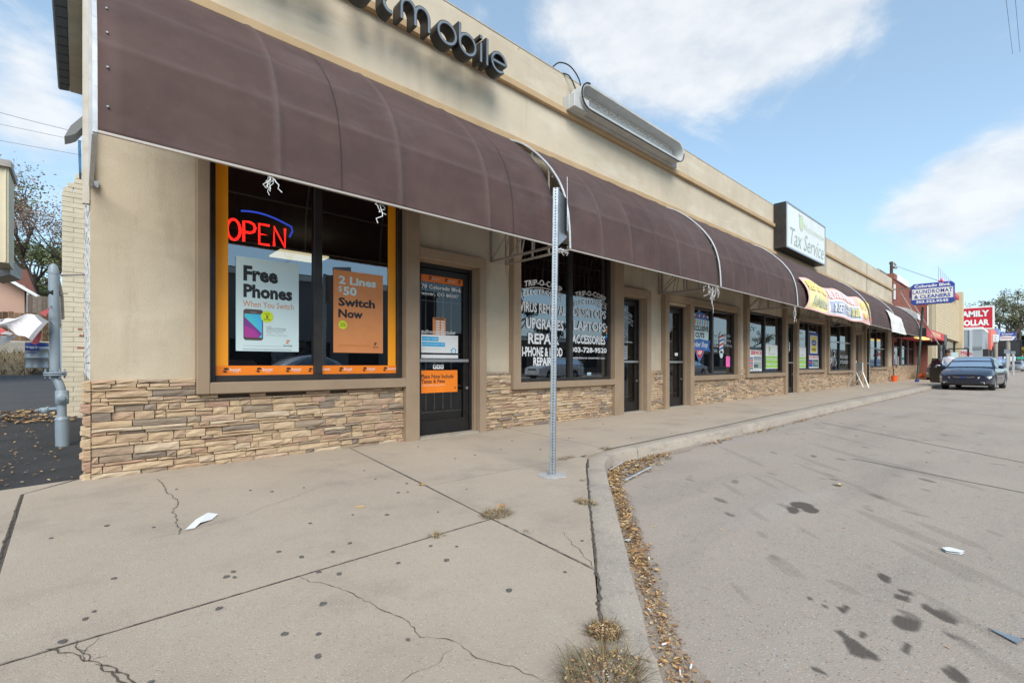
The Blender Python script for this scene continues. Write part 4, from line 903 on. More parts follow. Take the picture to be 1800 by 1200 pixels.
    p = MB(); [ftext(p, s, 17.75, 18.1, z, z + .05, 5.604, 0, bold=.01) for s, z in (('2870', 1.75), ('TAX', 1.62), ('HOURS', 1.5), ('9 AM - 6 PM', 1.4))]; rect(p, 18.12, 18.2, 1.45, 1.75, 5.604, 0); p.build('lettering', [M['white']], D4)
    p = MB(); ftext(p, 'Notary Public', 18.8, 19.8, 1.86, 1.98, 5.584, 0, shear=.3, bold=.01); ftext(p, 'TAX SERVICE', 18.8, 19.6, 2.1, 2.2, 5.584, 0, bold=.01); p.build('lettering', [M['decal']], W5)
    p = MB(); c = Vector((22.95, 5.584, 1.38)); n = 36
    for i in range(n):
        a, b = 2 * math.pi * i / n, 2 * math.pi * (i + 1) / n; q = lambda t, r1, r2: c + FX * (r1 * math.cos(t)) + FZ * (r2 * math.sin(t)); p.quad(q(a, .36, .36), q(b, .36, .36), q(b, .40, .40), q(a, .40, .40), 0)
    ftext(p, '9', 22.78, 23.1, 1.18, 1.60, 5.584, 0, bold=.03); ftext(p, '2', 23.5, 23.85, 1.30, 1.60, 5.584, 1, bold=.02); ftext(p, 'ROUND', 24.6, 25.9, 1.25, 1.40, 5.584, 1, bold=.02); ftext(p, 'STUDIO', 24.6, 25.9, 1.02, 1.17, 5.584, 1, bold=.02); p.build('lettering', [M['white'], M['decal_grey']], W6)
    p = MB(); rect(p, 32.7, 33.6, 2.0, 2.35, 5.60, 0); rect(p, 31.15, 31.4, 1.28, 1.36, 5.60, 0); rect(p, 31.15, 31.4, 1.12, 1.20, 5.60, 0); p.build('notice', [M['white']], W7)
tax_posters()

# phone-shop door posters (stuck to the inside of the glass)
def p_thing(name, mb, mats, label, cat='poster', group=None): return tag(mb.build(name, mats), label, cat, group)
yd = 5.660
mb = MB(); rect(mb, 3.48, 4.20, 2.15, 2.245, yd, 0)
for x in (3.60, 3.87, 4.10): boost_mark(mb, x, 2.175, .055, yd - .001, 1, None)
for x in (3.67, 3.945): ftext(mb, 'boost', x, x + .12, 2.185, 2.225, yd - .001, 2, bold=.01)
ftext(mb, '2878 Colorado Blvd.', 3.40, 4.17, 2.055, 2.11, yd - .001, 3, bold=.025); ftext(mb, 'Denver, CO 80207', 3.44, 4.12, 1.955, 2.01, yd - .001, 3, bold=.025)
ftext(mb, 'authorized retailer', 3.49, 4.07, 1.43, 1.485, yd - .001, 3, bold=.006)
ftext(mb, 'f', 3.70, 3.73, .95, .99, yd - .002, 1, bold=.03)
for k in range(3): rect(mb, 3.68 + k * .062, 3.735 + k * .062, .935, .995, yd - .001, 3); disc(mb, (3.707 + k * .062, yd - .0015, .965), .014, FX, FZ, 1)
mb.build('lettering', [M['orange_deep'], M['ink'], M['decal_grey'], M['white']], D1)
mb = MB(); rect(mb, 3.68, 3.90, 1.38, 1.66, yd + .006, 0)
for k in range(6):
    for j in range(2): rect(mb, 3.735 + j * .085, 3.795 + j * .085, 1.42 + k * .035, 1.44 + k * .035, yd + .005, 1)
rect(mb, 3.70, 3.88, 1.635, 1.65, yd + .005, 2); p_thing('notice', mb, [M['orange_p'], M['white'], M['ink']], 'small orange price list taped inside the phone shop door')
mb = MB(); yq = yd - .003; rect(mb, 3.465, 4.11, 1.16, 1.415, yq, 0); rect(mb, 3.50, 3.77, 1.325, 1.385, yq - .001, 1); rect(mb, 3.50, 3.88, 1.25, 1.31, yq - .001, 1)
ftext(mb, 'Get fast, reliable', 3.515, 3.755, 1.34, 1.37, yq - .002, 0); ftext(mb, 'prepaid home internet + WiFi', 3.515, 3.865, 1.265, 1.295, yq - .002, 0); ftext(mb, 'xfinity', 4.02, 4.09, 1.37, 1.385, yq - .001, 2); ftext(mb, 'Learn more about a special offer for', 3.49, 3.82, 1.205, 1.218, yq - .001, 2)
mb.add([(3.99, yq - .001, 1.16), (3.99, yq - .001, 1.20), (3.97, yq - .001, 1.20), (4.03, yq - .001, 1.245), (4.09, yq - .001, 1.20), (4.07, yq - .001, 1.20), (4.07, yq - .001, 1.16), (4.055, yq - .001, 1.16), (4.055, yq - .001, 1.21), (4.03, yq - .001, 1.228), (4.005, yq - .001, 1.21), (4.005, yq - .001, 1.16)], [(0, 1, 10, 11), (1, 2, 3, 10), (3, 4, 5, 8), (3, 8, 9, 10), (5, 6, 7, 8)], 1)
rect(mb, 3.465, 4.11, 1.085, 1.135, yq, 0); p_thing('poster', mb, [M['white'], M['cyan'], M['grey']], 'white and blue internet poster on the phone shop door')
mb = MB(); rect(mb, 3.46, 4.10, .60, .915, yq, 0); ftext(mb, 'Plans Now Include', 3.485, 4.03, .80, .86, yq - .001, 1, bold=.02); ftext(mb, 'Taxes & Fees', 3.485, 3.88, .735, .79, yq - .001, 1, bold=.02); ftext(mb, 'w/ Unlimited Data, Talk, and Text.', 3.485, 3.88, .695, .717, yq - .001, 2); boost_mark(mb, 4.04, .64, .03, yq - .001, 1, None)
p_thing('poster', mb, [M['orange'], M['ink'], M['white']], 'bright orange Plans Now Include Taxes & Fees poster on the phone shop door')

# big posters in the phone-shop window
yp = 5.588
mb = MB(); rect(mb, 1.215, 1.845, 1.14, 2.13, yp, 0)
ftext(mb, 'Free', 1.285, 1.625, 1.88, 2.045, yp - .001, 1, bold=.045); ftext(mb, 'Phones', 1.285, 1.775, 1.705, 1.85, yp - .001, 1, bold=.045); ftext(mb, 'When You Switch', 1.28, 1.79, 1.61, 1.675, yp - .001, 2, bold=.002)
def phone(mb):
    rr = lambda x0, x1, z0, z1, r, yy, mi: mb.poly([(x0 + r, yy, z0), (x1 - r, yy, z0), (x1, yy, z0 + r), (x1, yy, z1 - r), (x1 - r, yy, z1), (x0 + r, yy, z1), (x0, yy, z1 - r), (x0, yy, z0 + r)], mi)
    rr(1.285, 1.475, 1.255, 1.585, .018, yp - .001, 3); y1 = yp - .002; rect(mb, 1.295, 1.465, 1.285, 1.535, y1, 4)
    mb.poly([(1.295, y1 - .001, 1.285), (1.43, y1 - .001, 1.285), (1.465, y1 - .001, 1.33), (1.295, y1 - .001, 1.50)], 5); mb.poly([(1.295, y1 - .0015, 1.285), (1.44, y1 - .0015, 1.285), (1.40, y1 - .0015, 1.36), (1.295, y1 - .0015, 1.41)], 6); rect(mb, 1.35, 1.41, 1.55, 1.555, y1, 7)
phone(mb)
disc(mb, (1.515, yp - .003, 1.515), .062, FX, FZ, 8, 24); disc(mb, (1.515, yp - .0035, 1.515), .052, FX, FZ, 9, 24)
ftext(mb, '5', 1.503, 1.527, 1.497, 1.53, yp - .005, 1, bold=.03); ftext(mb, 'UP TO', 1.49, 1.54, 1.538, 1.550, yp - .005, 1, bold=.02); ftext(mb, 'PHONES', 1.483, 1.547, 1.478, 1.490, yp - .005, 1, bold=.02)
ftext(mb, 'SAMSUNG', 1.51, 1.56, 1.405, 1.413, yp - .001, 1); ftext(mb, 'Galaxy J3 Emerge', 1.508, 1.705, 1.378, 1.400, yp - .001, 1); rect(mb, 1.508, 1.705, 1.368, 1.371, yp - .001, 1); ftext(mb, 'Bigger Battery', 1.508, 1.68, 1.338, 1.36, yp - .001, 7); ftext(mb, '23 Hours Talk Time.', 1.508, 1.725, 1.308, 1.328, yp - .001, 7)
boost_mark(mb, 1.70, 1.225, .045, yp - .001, 2, None); ftext(mb, 'boost', 1.685, 1.775, 1.195, 1.22, yp - .001, 1, bold=.01); rect(mb, 1.28, 1.69, 1.195, 1.199, yp - .001, 10)
for k in range(46): rect(mb, 1.28 + k * .0108, 1.285 + k * .0108, 1.150, 1.170, yp - .001, 10)
p_thing('poster', mb, [M['paper'], M['ink'], M['copper'], M['phone'], M['teal'], M['violet'], M['magenta'], M['grey'], M['lime'], M['lime'], M['grey']], 'large pale blue Free Phones poster with a phone picture in the phone shop window')
mb = MB(); rect(mb, 2.24, 2.88, 1.14, 2.13, yp, 0)
ftext(mb, '2 Lines', 2.305, 2.785, 1.965, 2.065, yp - .001, 1, bold=.035); ftext(mb, '$', 2.30, 2.345, 1.865, 1.94, yp - .001, 1); ftext(mb, '50', 2.36, 2.53, 1.835, 1.94, yp - .001, 1, bold=.035)
ftext(mb, 'Switch', 2.30, 2.77, 1.70, 1.805, yp - .001, 2, bold=.04); ftext(mb, 'Now', 2.30, 2.61, 1.56, 1.665, yp - .001, 2, bold=.04)
disc(mb, (2.355, yp - .001, 1.475), .052, FX, FZ, 3, 22); ftext(mb, '2 lines', 2.325, 2.385, 1.482, 1.498, yp - .003, 2, bold=.02); ftext(mb, '40% OFF', 2.322, 2.388, 1.455, 1.47, yp - .003, 2, bold=.02)
boost_mark(mb, 2.75, 1.235, .04, yp - .001, 2, None); ftext(mb, 'boost', 2.745, 2.815, 1.205, 1.228, yp - .001, 2, bold=.01); rect(mb, 2.30, 2.71, 1.215, 1.24, yp - .001, 4)
p_thing('poster', mb, [M['orange_p'], M['paper'], M['ink'], M['lime'], M['copper']], 'large orange 2 Lines $50 Switch Now poster in the phone shop window')
# neon sign
def stroke(pts, n=10): return pts
def neon():
    r = thing('neon_sign', 'glowing red OPEN neon sign with a blue arc, high in the phone shop window', 'neon sign', (1.45, 5.68, 2.3)); y = 5.68
    x0, x1, z0, z1 = 1.155, 1.765, 2.315, 2.53; w = (x1 - x0) / 4.25
    def T(pts): return [(x0 + a * w, y, z0 + (z1 - z0) * b) for a, b in pts]
    O = [(.42 + .42 * math.cos(t), .5 + .5 * math.sin(t)) for t in np.linspace(0, 2 * math.pi, 25)]
    Pp = [(1.08, 0), (1.08, 1), (1.5, 1), (1.75, .93), (1.86, .75), (1.75, .55), (1.5, .47), (1.12, .47)]
    E_ = [(2.85, 1), (2.13, 1), (2.13, .5), (2.75, .5), (2.13, .5), (2.13, 0), (2.85, 0)]; N_ = [(3.18, 0), (3.18, 1), (3.98, 0), (3.98, 1)]
    for k, P in enumerate((O, Pp, E_, N_)): MB().tube(T(P), .0135, 8).build('letter', M['neon_red'], r, smooth=True)
    arc = [(x0 + w * (.9 + 3.55 * t), y, z1 + .035 + .085 * math.sin(math.pi * (.30 + .70 * t)) * (1 if t < .96 else .6) - .0) for t in np.linspace(0, 1, 18)]; arc += [(arc[-1][0] + .012, y, arc[-1][2] - .05), (arc[-1][0] - .02, y, arc[-1][2] - .12)]
    MB().tube(arc, .010, 8).build('arc', M['neon_blue'], r, smooth=True)
    mb = MB(); mb.bar((1.2, y + .04, 2.45), (1.75, y + .04, 2.45), .008); mb.bar((1.2, y + .04, 2.36), (1.75, y + .04, 2.36), .008); [mb.tube([(x, y + .04, 2.45), (x, y + .04, 3.2)], .002, 4) for x in (1.25, 1.7)]
    mb.tube([(1.3, y + .03, 2.30), (1.33, y + .03, 2.24), (1.40, y + .02, 2.27), (1.45, y + .03, 2.22)], .004, 5); mb.build('support', M['black'], r)
neon()
# interior pieces that show through the glass
mb = MB(); mb.box(2.45, 3.25, 8.3, 8.9, 2.86, 2.89); tag(mb.build('ceiling_light', M['lamp']), 'lit ceiling light panel seen through the phone shop window', 'ceiling light')
def shelf(x, y, lab):
    r = thing('display_counter', lab, 'counter', (x, y, 0)); MB().box(x, x + 1.3, y, y + .5, .02, .9).build('cabinet', M['mid_in'], r, bevel=.01); MB().box(x - .03, x + 1.33, y - .03, y + .53, .9, .94).build('counter_top', M['grey'], r)
    for k in range(4): MB().obox((x + .2 + k * .3, y + .2, 1.02), (.08, .02, .16), Matrix.Rotation(R(-20), 3, 'X')).build('display_phone', M['ink'], r)
shelf(1.9, 6.6, 'dark display counter with phones inside the phone shop'); 
mb = MB(); mb.prism([(0, 0), (.36, 0), (.36, .15), (.32, .2), (0, .2)], (1.16, 6.0, .85), (1, 0, 0), (0, 0, 1), (0, .3, 0)); mb.box(1.2, 1.5, 6.05, 6.25, .02, .85); tag(mb.build('chair_back', M['white']), 'white rounded chair back behind the bottom left of the phone shop window', 'chair')
mb = MB(); P0 = Vector((1.66, 5.80, .98)); U = Vector((.9, 0, .35)).normalized(); V = Vector((-.35, 0, .9)).normalized(); mb.quad(P0, P0 + U * .42, P0 + U * .42 + V * .16, P0 + V * .16, 0)
mb.add([P0 + U * a + V * b + Vector((0, -.002, 0)) for a, b in ((.05, .06), (.25, .06), (.25, .03), (.38, .08), (.25, .13), (.25, .10), (.05, .10))], [(0, 1, 5, 6), (2, 3, 4)], 1); tag(mb.build('arrow_card', [M['grey'], M['ink']]), 'tilted grey card with a black arrow at the foot of the phone shop window', 'card')
mb = MB(); mb.box(11.1, 11.9, 6.1, 6.7, .1, 1.0); mb.box(12.3, 13.1, 6.2, 6.8, .1, 1.05); tag(mb.build('barber_chairs', M['mid_in'], bevel=.08), 'dark barber chair backs seen low through the barber window', 'chairs')

# side wall of painted brick and the brick pier
side = thing('side_wall', 'white painted brick side wall running back along the alley', 'wall', (.08, 9.5, 0))
MB().box(.10, .32, 5.58, 13.4, -.2, 6.0).build('wall_core', M['mortar'], side)
mb = MB(); rnd = random.Random(9); z = .86; row = 0
while z < 5.9:
    y = 5.60 - (.1 if row % 2 else 0)
    while y < 10.1:
        a = max(y, 5.60); mb.box(.078 + rnd.uniform(-.003, .003), .1, a + .005, min(y + .2, 10.15) - .005, z + .005, z + .071, 0, rnd.random()); y += .2
    z += .076; row += 1
tag(mb.build('painted_bricks', M['brick_white'], side), kind='stuff')
mb = MB(); mb.box(.03, .075, 5.54, 5.60, 2.4, 6.1); mb.build('corner_board', mat('corner_paint', (.52, .47, .38), .8, (.62, .60, .56), 6, 5), side)
pier = thing('brick_pier', 'cream painted brick pier stepping up beside the alley', 'brick pier', (-.06, 10.0, .2))
PY = 9.9
def topz(x): return 3.66 if x < -.10 else (3.80 if x < -.02 else 3.96)
MB().box(-.172, .085, PY + .007, PY + .4, .0, 3.62).build('pier_core', M['mortar'], pier)
z = .12; row = 0
while z < 3.95:
    xs = [-.178, .085] if row % 2 else [-.178, -.045, .085]
    if row % 4 == 1: xs = [-.178, .075]
    for a, b in zip(xs, xs[1:]):
        if z > 3.62: a = max(a, -.178 + (z - 3.60) * .6)
        if b - a < .03: continue
        mb = MB(); j = rnd.uniform(-.003, .003); mb.box(a + .002, b - .002 - (rnd.random() < .3) * .006, PY + j, PY + .1, z + .002, z + .0735); mb.build('brick', M['brick_cream'], pier, bevel=.004)
    z += .0762; row += 1
for z, x, w in ((1.53, .03, .05), (1.43, .045, .08), (1.24, .02, .12)):
    MB().prism([(0, 0), (w, .005), (w, .03), (w * .4, .022), (.01, .035)], (x - .03, PY - .008, z), (1, 0, 0), (0, 0, 1), (0, .006, 0)).build('chipped_paint', M['brick_red'], pier)

# ================================================================ AWNINGS
PROF = [(5.44, 4.46), (5.20, 4.335), (5.02, 4.20), (4.86, 4.06), (4.70, 3.90), (4.56, 3.735), (4.44, 3.555), (4.36, 3.40), (4.30, 3.22), (4.265, 3.05), (4.245, 2.88), (4.235, 2.72), (4.23, 2.565)]
def prof_at(t):
    k = t * (len(PROF) - 1); i = min(int(k), len(PROF) - 2); f = k - i; a, b = PROF[i], PROF[i + 1]
    return a[0] + (b[0] - a[0]) * f, a[1] + (b[1] - a[1]) * f
def awning(x0, x1, nrib, label, seed, left=True, right=True, tubes=(True, True), seams=()):
    r = thing('awning', label, 'awning', (x0, 5.5, 2.55), 'brown awnings along the shop row')
    rnd = random.Random(seed); ribs = [x0 + (x1 - x0) * i / nrib for i in range(nrib + 1)]
    xs = []
    for i, rb in enumerate(ribs):
        if i: a = ribs[i - 1]; xs += [a + (rb - a) * t for t in (.12, .24, .37, .5, .63, .76, .88)]
        xs += [q for q in (rb - .07, rb - .045, rb - .022, rb, rb + .022, rb + .045, rb + .07) if x0 <= q <= x1] if 0 < i < nrib else [rb]
    xs = sorted(set(xs)); rows = 54; P = {}; RD = []; tint = [rnd.uniform(0, .16) for _ in range(nrib + 1)]; mb = MB(); sag = [rnd.uniform(.010, .024) for _ in range(nrib + 1)]
    for i, x in enumerate(xs):
        k = min(range(len(ribs)), key=lambda q: abs(ribs[q] - x)); dx = abs(ribs[k] - x); cell = min(nrib - 1, int((x - x0) / (x1 - x0) * nrib)); L_ = (x1 - x0) / nrib; u = min(1, max(0, (x - ribs[cell]) / L_))
        for j in range(rows + 1):
            t = j / rows; y, z = prof_at(t); ya, za = prof_at(max(0, t - .03)); yb, zb = prof_at(min(1, t + .03)); n = Vector((0, -(za - zb), -(yb - ya))); n = Vector((0, zb - za, -(yb - ya))); n.normalize()
            if n.y > 0: n = -n
            pr = min(abs(t - .45), abs(t - .67)); ridge = max(math.exp(-(dx / .028) ** 2) if 0 < k < nrib else 0, .8 * math.exp(-(pr / .014) ** 2))
            tv = t / .45 if t < .45 else ((t - .45) / .22 if t < .67 else (t - .67) / .33); d = -sag[cell] * .45 * (1 - (2 * u - 1) ** 4) * (1 - (2 * tv - 1) ** 4) + .009 * ridge + rnd.uniform(-.0008, .0008)
            P[i, j] = len(mb.v); mb.v.append((x, y + n.y * d, z + n.z * d)); rg_ = max(math.exp(-(dx / .02) ** 2) if 0 < k < nrib else 0, .7 * math.exp(-(pr / .009) ** 2)); RD.append(max(rg_ * rnd.uniform(.5, 1), .25 * (rnd.random() < .02)) + tint[cell])
    for i in range(len(xs) - 1):
        for j in range(rows): mb.f.append((P[i, j], P[i, j + 1], P[i + 1, j + 1], P[i + 1, j])); mb.m.append(0); mb.t.append(.5)
    c = mb.build('canvas', M['canvas'], r, smooth=True, fix=False)
    at_ = c.data.attributes.new('ridge', 'FLOAT', 'POINT'); at_.data.foreach_set('value', RD)
    so = c.modifiers.new('thick', 'SOLIDIFY'); so.thickness = .004; so.offset = -1
    for sx in seams:
        sb = MB()
        for j in range(24):
            a, b = prof_at(j / 24), prof_at((j + 1) / 24); sb.quad((sx - .003, a[0] - .009, a[1] + .004), (sx + .003, a[0] - .009, a[1] + .004), (sx + .003, b[0] - .009, b[1] + .004), (sx - .003, b[0] - .009, b[1] + .004))
        sb.build('seam', M['black'], r)
    MB().box(x0, x1, 4.212, 4.238, 2.552, 2.568).build('hem_rail', M['hem'], r)
    # frame
    fr = MB(); pts = lambda x: [(x, prof_at(k / 12)[0] + .02, prof_at(k / 12)[1] - .012) for k in range(13)]
    for i, rb in enumerate(ribs[1:-1]): fr.tube(pts(rb), .011, 5)
    fr.tube([(x0, 4.26, 2.60), (x1, 4.26, 2.60)], .012, 6)
    for t in (.45, .67): y, z = prof_at(t); fr.tube([(x0, y + .03, z - .02), (x1, y + .03, z - .02)], .012, 5)
    fr.build('frame', M['tube'], r)
    for k, (xx, ok, tb) in enumerate(((x0 + .015, left, tubes[0]), (x1 - .015, right, tubes[1]))):
        if ok:
            b = MB(); b.bar((xx, 5.52, 2.56), (xx, 4.25, 2.56), .028); b.bar((xx, 5.53, 2.55), (xx, 5.53, 4.4), .028); b.bar((xx, 5.50, 2.60), (xx, 5.02, 3.05), .02); b.bar((xx, 5.2, 2.58), (xx, 4.86, 4.0), .016); b.bar((xx, 4.95, 2.58), (xx, 4.95, 4.12), .02); b.bar((xx, 4.62, 2.58), (xx, 4.62, 3.78), .02); b.bar((xx, 5.02, 3.05), (xx, 4.4, 3.45), .02); b.build('bracket', M['tube'], r)
        if tb: MB().tube([(xx, prof_at(q / 20)[0] - .006, prof_at(q / 20)[1] + .01) for q in range(21)], .016, 8).build('end_tube', M['white_tube'], r, smooth=True)
    return r
A1 = awning(.10, 4.66, 4, 'nearest and largest looking brown awning, over the phone shop window', 1, left=False, seams=(1.77, 3.9), tubes=(False, False))
awning(4.93, 9.50, 6, 'second brown awning, right of the sign post, over the electronics shop', 2, seams=(7.2,), tubes=(True, False))
awning(9.60, 14.25, 7, 'third brown awning, over the barber shop window', 3, seams=(11.9,), tubes=(True, False))
awning(14.32, 18.9, 7, 'fourth brown awning, below the tax service sign', 4, tubes=(True, False))
awning(18.95, 23.0, 6, 'fifth brown awning, behind the torn refund banner', 5, tubes=(False, False))
awning(23.06, 28.4, 8, 'sixth brown awning, right of the refund banner', 6, tubes=(True, False))
awning(28.46, 35.8, 10, 'last brown awning, with the white sheet on it, next to the red awning', 7, tubes=(True, True))
# left end of the first awning: pale angle frame, wall lug, rivets
mb = MB()
for a, b in zip(range(12), range(1, 13)):
    p, q = PROF[a], PROF[b]; mb.bar((.085, p[0] + .012, p[1] - .008), (.085, q[0] + .012, q[1] - .008), .026)
mb.bar((.085, 4.245, 2.56), (.085, 5.50, 2.56), .03); mb.bar((.085, 5.515, 2.56), (.085, 5.515, 4.4), .03)
mb.build('end_frame', M['white_tube'], A1)
MB().box(.10, .135, 5.51, 5.55, 2.545, 2.60).build('wall_lug', M['steel'], A1)
mb = MB()
for z in (2.75, 3.03, 3.30, 3.52):
    y = next(p[0] + (q[0] - p[0]) * (p[1] - z) / (p[1] - q[1]) for p, q in zip(PROF, PROF[1:]) if q[1] <= z <= p[1]); mb.lathe([(.009, 0), (.006, -.006)], (.15, y - .006, z), 8, 'Y')
mb.build('rivet', M['steel'], A1)
# torn white strings below the awnings
def strings(x, n, ln, label, seed, y=4.235, z=2.55, spread=.05):
    rnd = random.Random(seed); mb = MB()
    for i in range(n):
        p = Vector((x + rnd.uniform(-spread, spread) * .5, y + rnd.uniform(-.01, .02), z)); pts = [p]; l = ln * rnd.uniform(.4, 1)
        for k in range(5): p = p + Vector((rnd.gauss(0, spread * .35), rnd.gauss(0, .01), -l / 5 * rnd.uniform(.6, 1.2))); pts.append(p)
        mb.tube(pts, rnd.uniform(.0022, .0048), 5)
    tag(mb.build('torn_string', M['litter']), label, 'string', 'torn strings hanging from the awnings')
strings(1.18, 7, .16, 'knot of torn white string left of the neon sign', 1); strings(2.14, 3, .22, 'torn white string hanging over the phone shop window mullion', 2, spread=.08)
strings(4.80, 9, .14, 'tangle of white cord in the gap between the first two awnings', 3, spread=.09); strings(9.12, 5, .34, 'frayed cords hanging left of the long tape strip', 4, spread=.16); strings(9.45, 6, .26, 'frayed cords hanging at the end of the second awning', 5, spread=.14)
strings(9.30, 3, .85, 'longest torn tape strip, hanging over the barber window', 8, spread=.03); strings(14.15, 3, .62, 'looped string hanging right of the third awning', 6, spread=.12)

# banners on the awnings
def cloth(x0, x1, t0, t1, nx, nz, f, off=.03):
    G = []
    for i in range(nx + 1):
        for j in range(nz + 1):
            u, v = i / nx, j / nz; x = x0 + (x1 - x0) * u; t = t0(u) + (t1(u) - t0(u)) * v; y, z = prof_at(t); dx, dy, dz = f(u, v); G.append((x + dx, y - off + dy, z + dz))
    return G
rnd = random.Random(31)
def bw(u, v): return (.45 * (1 - u) * math.sin(math.pi * v) - .10 * u * math.sin(math.pi * v) - .35 * u * (1 - v) , -.03 - .03 * math.sin(math.pi * v) * abs(math.sin(7 * u + 2 * v)) - .010 * math.sin(23 * u + 9 * v), .035 * math.sin(5 * u * math.pi) * (1 - v) + .02 * math.sin(17 * u))
NX, NZ = 60, 16; G = cloth(14.65, 22.7, lambda u: .585 - .03 * u, lambda u: 1.02, NX, NZ, bw)
ban = thing('banner', 'torn red and yellow refund banner draped over the awnings', 'banner', (18.6, 4.2, 2.6)); mb = MB(); mb.v = G
def bcol(u, v):
    if v < .05 or v > .94 or u < .012: return 0
    if u < .27: return 0 if v < .40 and False else (1 if v > .36 else 2)
    if u < .29: return 0
    if u < .83: return 0 if v < .38 else (3 if u > .305 and u < .82 and .42 < v < .90 else 4)
    return 2 if v < .60 else 0
for i in range(NX):
    for j in range(NZ): a = i * (NZ + 1) + j; mb.f.append((a, a + 1, a + NZ + 2, a + NZ + 1)); mb.m.append(bcol((i + .5) / NX, (j + .5) / NZ)); mb.t.append(.5)
mb.build('banner_cloth', [mat('banner_red', (.82, .50, .45), .8), mat('banner_yellow', (.80, .72, .36), .8), mat('banner_pale_yellow', (.80, .66, .42), .8), mat('banner_blue', (.40, .44, .56), .8), mat('banner_white', (.76, .77, .80), .8)], ban, smooth=True, fix=False)
def on_banner(mb, s, u0, u1, v0, v1, mi, **k):
    v, f = glyphs(s, k.get('bold', .03), 0, 1.0); lo, hi = v.min(0), v.max(0); out = []
    for p in v:
        u = u0 + (u1 - u0) * (p[0] - lo[0]) / (hi[0] - lo[0]); w = v1 + (v0 - v1) * (p[1] - lo[1]) / (hi[1] - lo[1]); fi = min(u * NX, NX - .001); fj = min(w * NZ, NZ - .001); i, j = int(fi), int(fj); a, b = fi - i, fj - j
        g = lambda I, J: Vector(G[I * (NZ + 1) + J]); q = g(i, j) * (1 - a) * (1 - b) + g(i + 1, j) * a * (1 - b) + g(i, j + 1) * (1 - a) * b + g(i + 1, j + 1) * a * b; out.append(q + Vector((0, -.035, .010)))
    mb.add(out, f, mi)
mb = MB(); on_banner(mb, 'REFUND', .03, .26, .07, .34, 0); on_banner(mb, 'Advance', .06, .255, .48, .82, 1); on_banner(mb, 'FILE YOUR TAXES HERE', .30, .72, .08, .34, 2); on_banner(mb, '& GET', .34, .50, .50, .84, 2); on_banner(mb, 'UP', .54, .59, .48, .60, 0); on_banner(mb, 'TO', .54, .59, .70, .84, 0); on_banner(mb, '$1200', .63, .80, .48, .86, 0); on_banner(mb, 'REFUND', .85, .95, .20, .45, 0); on_banner(mb, 'SAME DAY', .86, .97, .62, .82, 0)
mb.build('lettering', [mat('banner_letter_yellow', (.85, .75, .25), .8), mat('banner_letter_grey', (.45, .50, .42), .8), mat('banner_letter_white', (.75, .77, .80), .8)], ban)
mb = MB(); G2 = [(22.0, 4.20, 3.40), (22.3, 4.15, 3.30), (22.65, 4.14, 2.95), (22.78, 4.12, 2.62), (22.55, 4.13, 2.70), (22.4, 4.10, 2.9), (22.2, 4.12, 3.15)]; mb.add(G2, [(0, 1, 6), (1, 2, 5, 6)], 0); mb.add(G2, [(2, 3, 4, 5)], 1); mb.add([(p[0] - .1, p[1] - .03, p[2] - .1) for p in G2[1:6]], [(0, 1, 4)], 2); mb.build('folded_corner', [M['yellow'], M['red'], M['ink']], ban)
tag(ban, None)
G = cloth(26.6, 29.9, lambda u: .56 + .10 * u, lambda u: 1.05, 16, 16, lambda u, v: (.0 + .55 * v * (1 - u) + .9 * v * u * .9, -.02 - .015 * math.sin(9 * u + 5 * v) - .006 * math.sin(17 * v + 3 * u), 0)); mb = MB(); mb.v = G
for i in range(16):
    for j in range(16): a = i * 17 + j; mb.f.append((a, a + 1, a + 18, a + 17)); mb.m.append(0); mb.t.append(.5)
tag(mb.build('white_sheet', mat('white_sheet_cloth', (.76, .76, .73), .85, (.64, .63, .60), 3, 4), smooth=True, fix=False), 'blank white sheet draped over the last brown awning', 'sheet')

# ================================================================ SIGNS ON THE FACADE
# channel letters
def ribbon_letter(parent, strokes, x, z, s, name='letter', y=5.15, depth=.17, w=.050):
    body, face = MB(), MB()
    for st in strokes:
        P = [Vector((x + a * s, 0, z + b * s)) for a, b in st]; closed = (P[0] - P[-1]).length < 1e-5
        if closed: P = P[:-1]
        n = len(P); Lp, Rp, Lf, Rf = [], [], [], []
        for i in range(n):
            a = P[(i - 1) % n] if closed or i else P[i]; b = P[(i + 1) % n] if closed or i < n - 1 else P[i]; d = (b - a).normalized(); nr = Vector((-d.z, 0, d.x))
            Lp.append(P[i] + nr * w / 2); Rp.append(P[i] - nr * w / 2); Lf.append(P[i] + nr * (w / 2 - .010)); Rf.append(P[i] - nr * (w / 2 - .010))
        m = n if closed else n - 1; Y = lambda p, yy: (p.x, yy, p.z)
        for i in range(m):
            j = (i + 1) % n
            body.quad(Y(Lp[i], y), Y(Lp[j], y), Y(Lp[j], y + depth), Y(Lp[i], y + depth)); body.quad(Y(Rp[j], y), Y(Rp[i], y), Y(Rp[i], y + depth), Y(Rp[j], y + depth))
            body.quad(Y(Lp[i], y), Y(Rp[i], y), Y(Rp[j], y), Y(Lp[j], y)); body.quad(Y(Lp[i], y + depth), Y(Lp[j], y + depth), Y(Rp[j], y + depth), Y(Rp[i], y + depth))
            face.quad(Y(Lf[i], y - .004), Y(Rf[i], y - .004), Y(Rf[j], y - .004), Y(Lf[j], y - .004))
        if not closed:
            for i in (0, n - 1): body.quad(Y(Lp[i], y), Y(Rp[i], y), Y(Rp[i], y + depth), Y(Lp[i], y + depth))
        y -= .0012
    b = body.build(name, M['black_metal'], parent); face.build('face', M['grey_face'], b)
def arc(cx, cz, rx, rz, a0, a1, n=12): return [(cx + rx * math.cos(R(a0 + (a1 - a0) * i / n)), cz + rz * math.sin(R(a0 + (a1 - a0) * i / n))) for i in range(n + 1)]
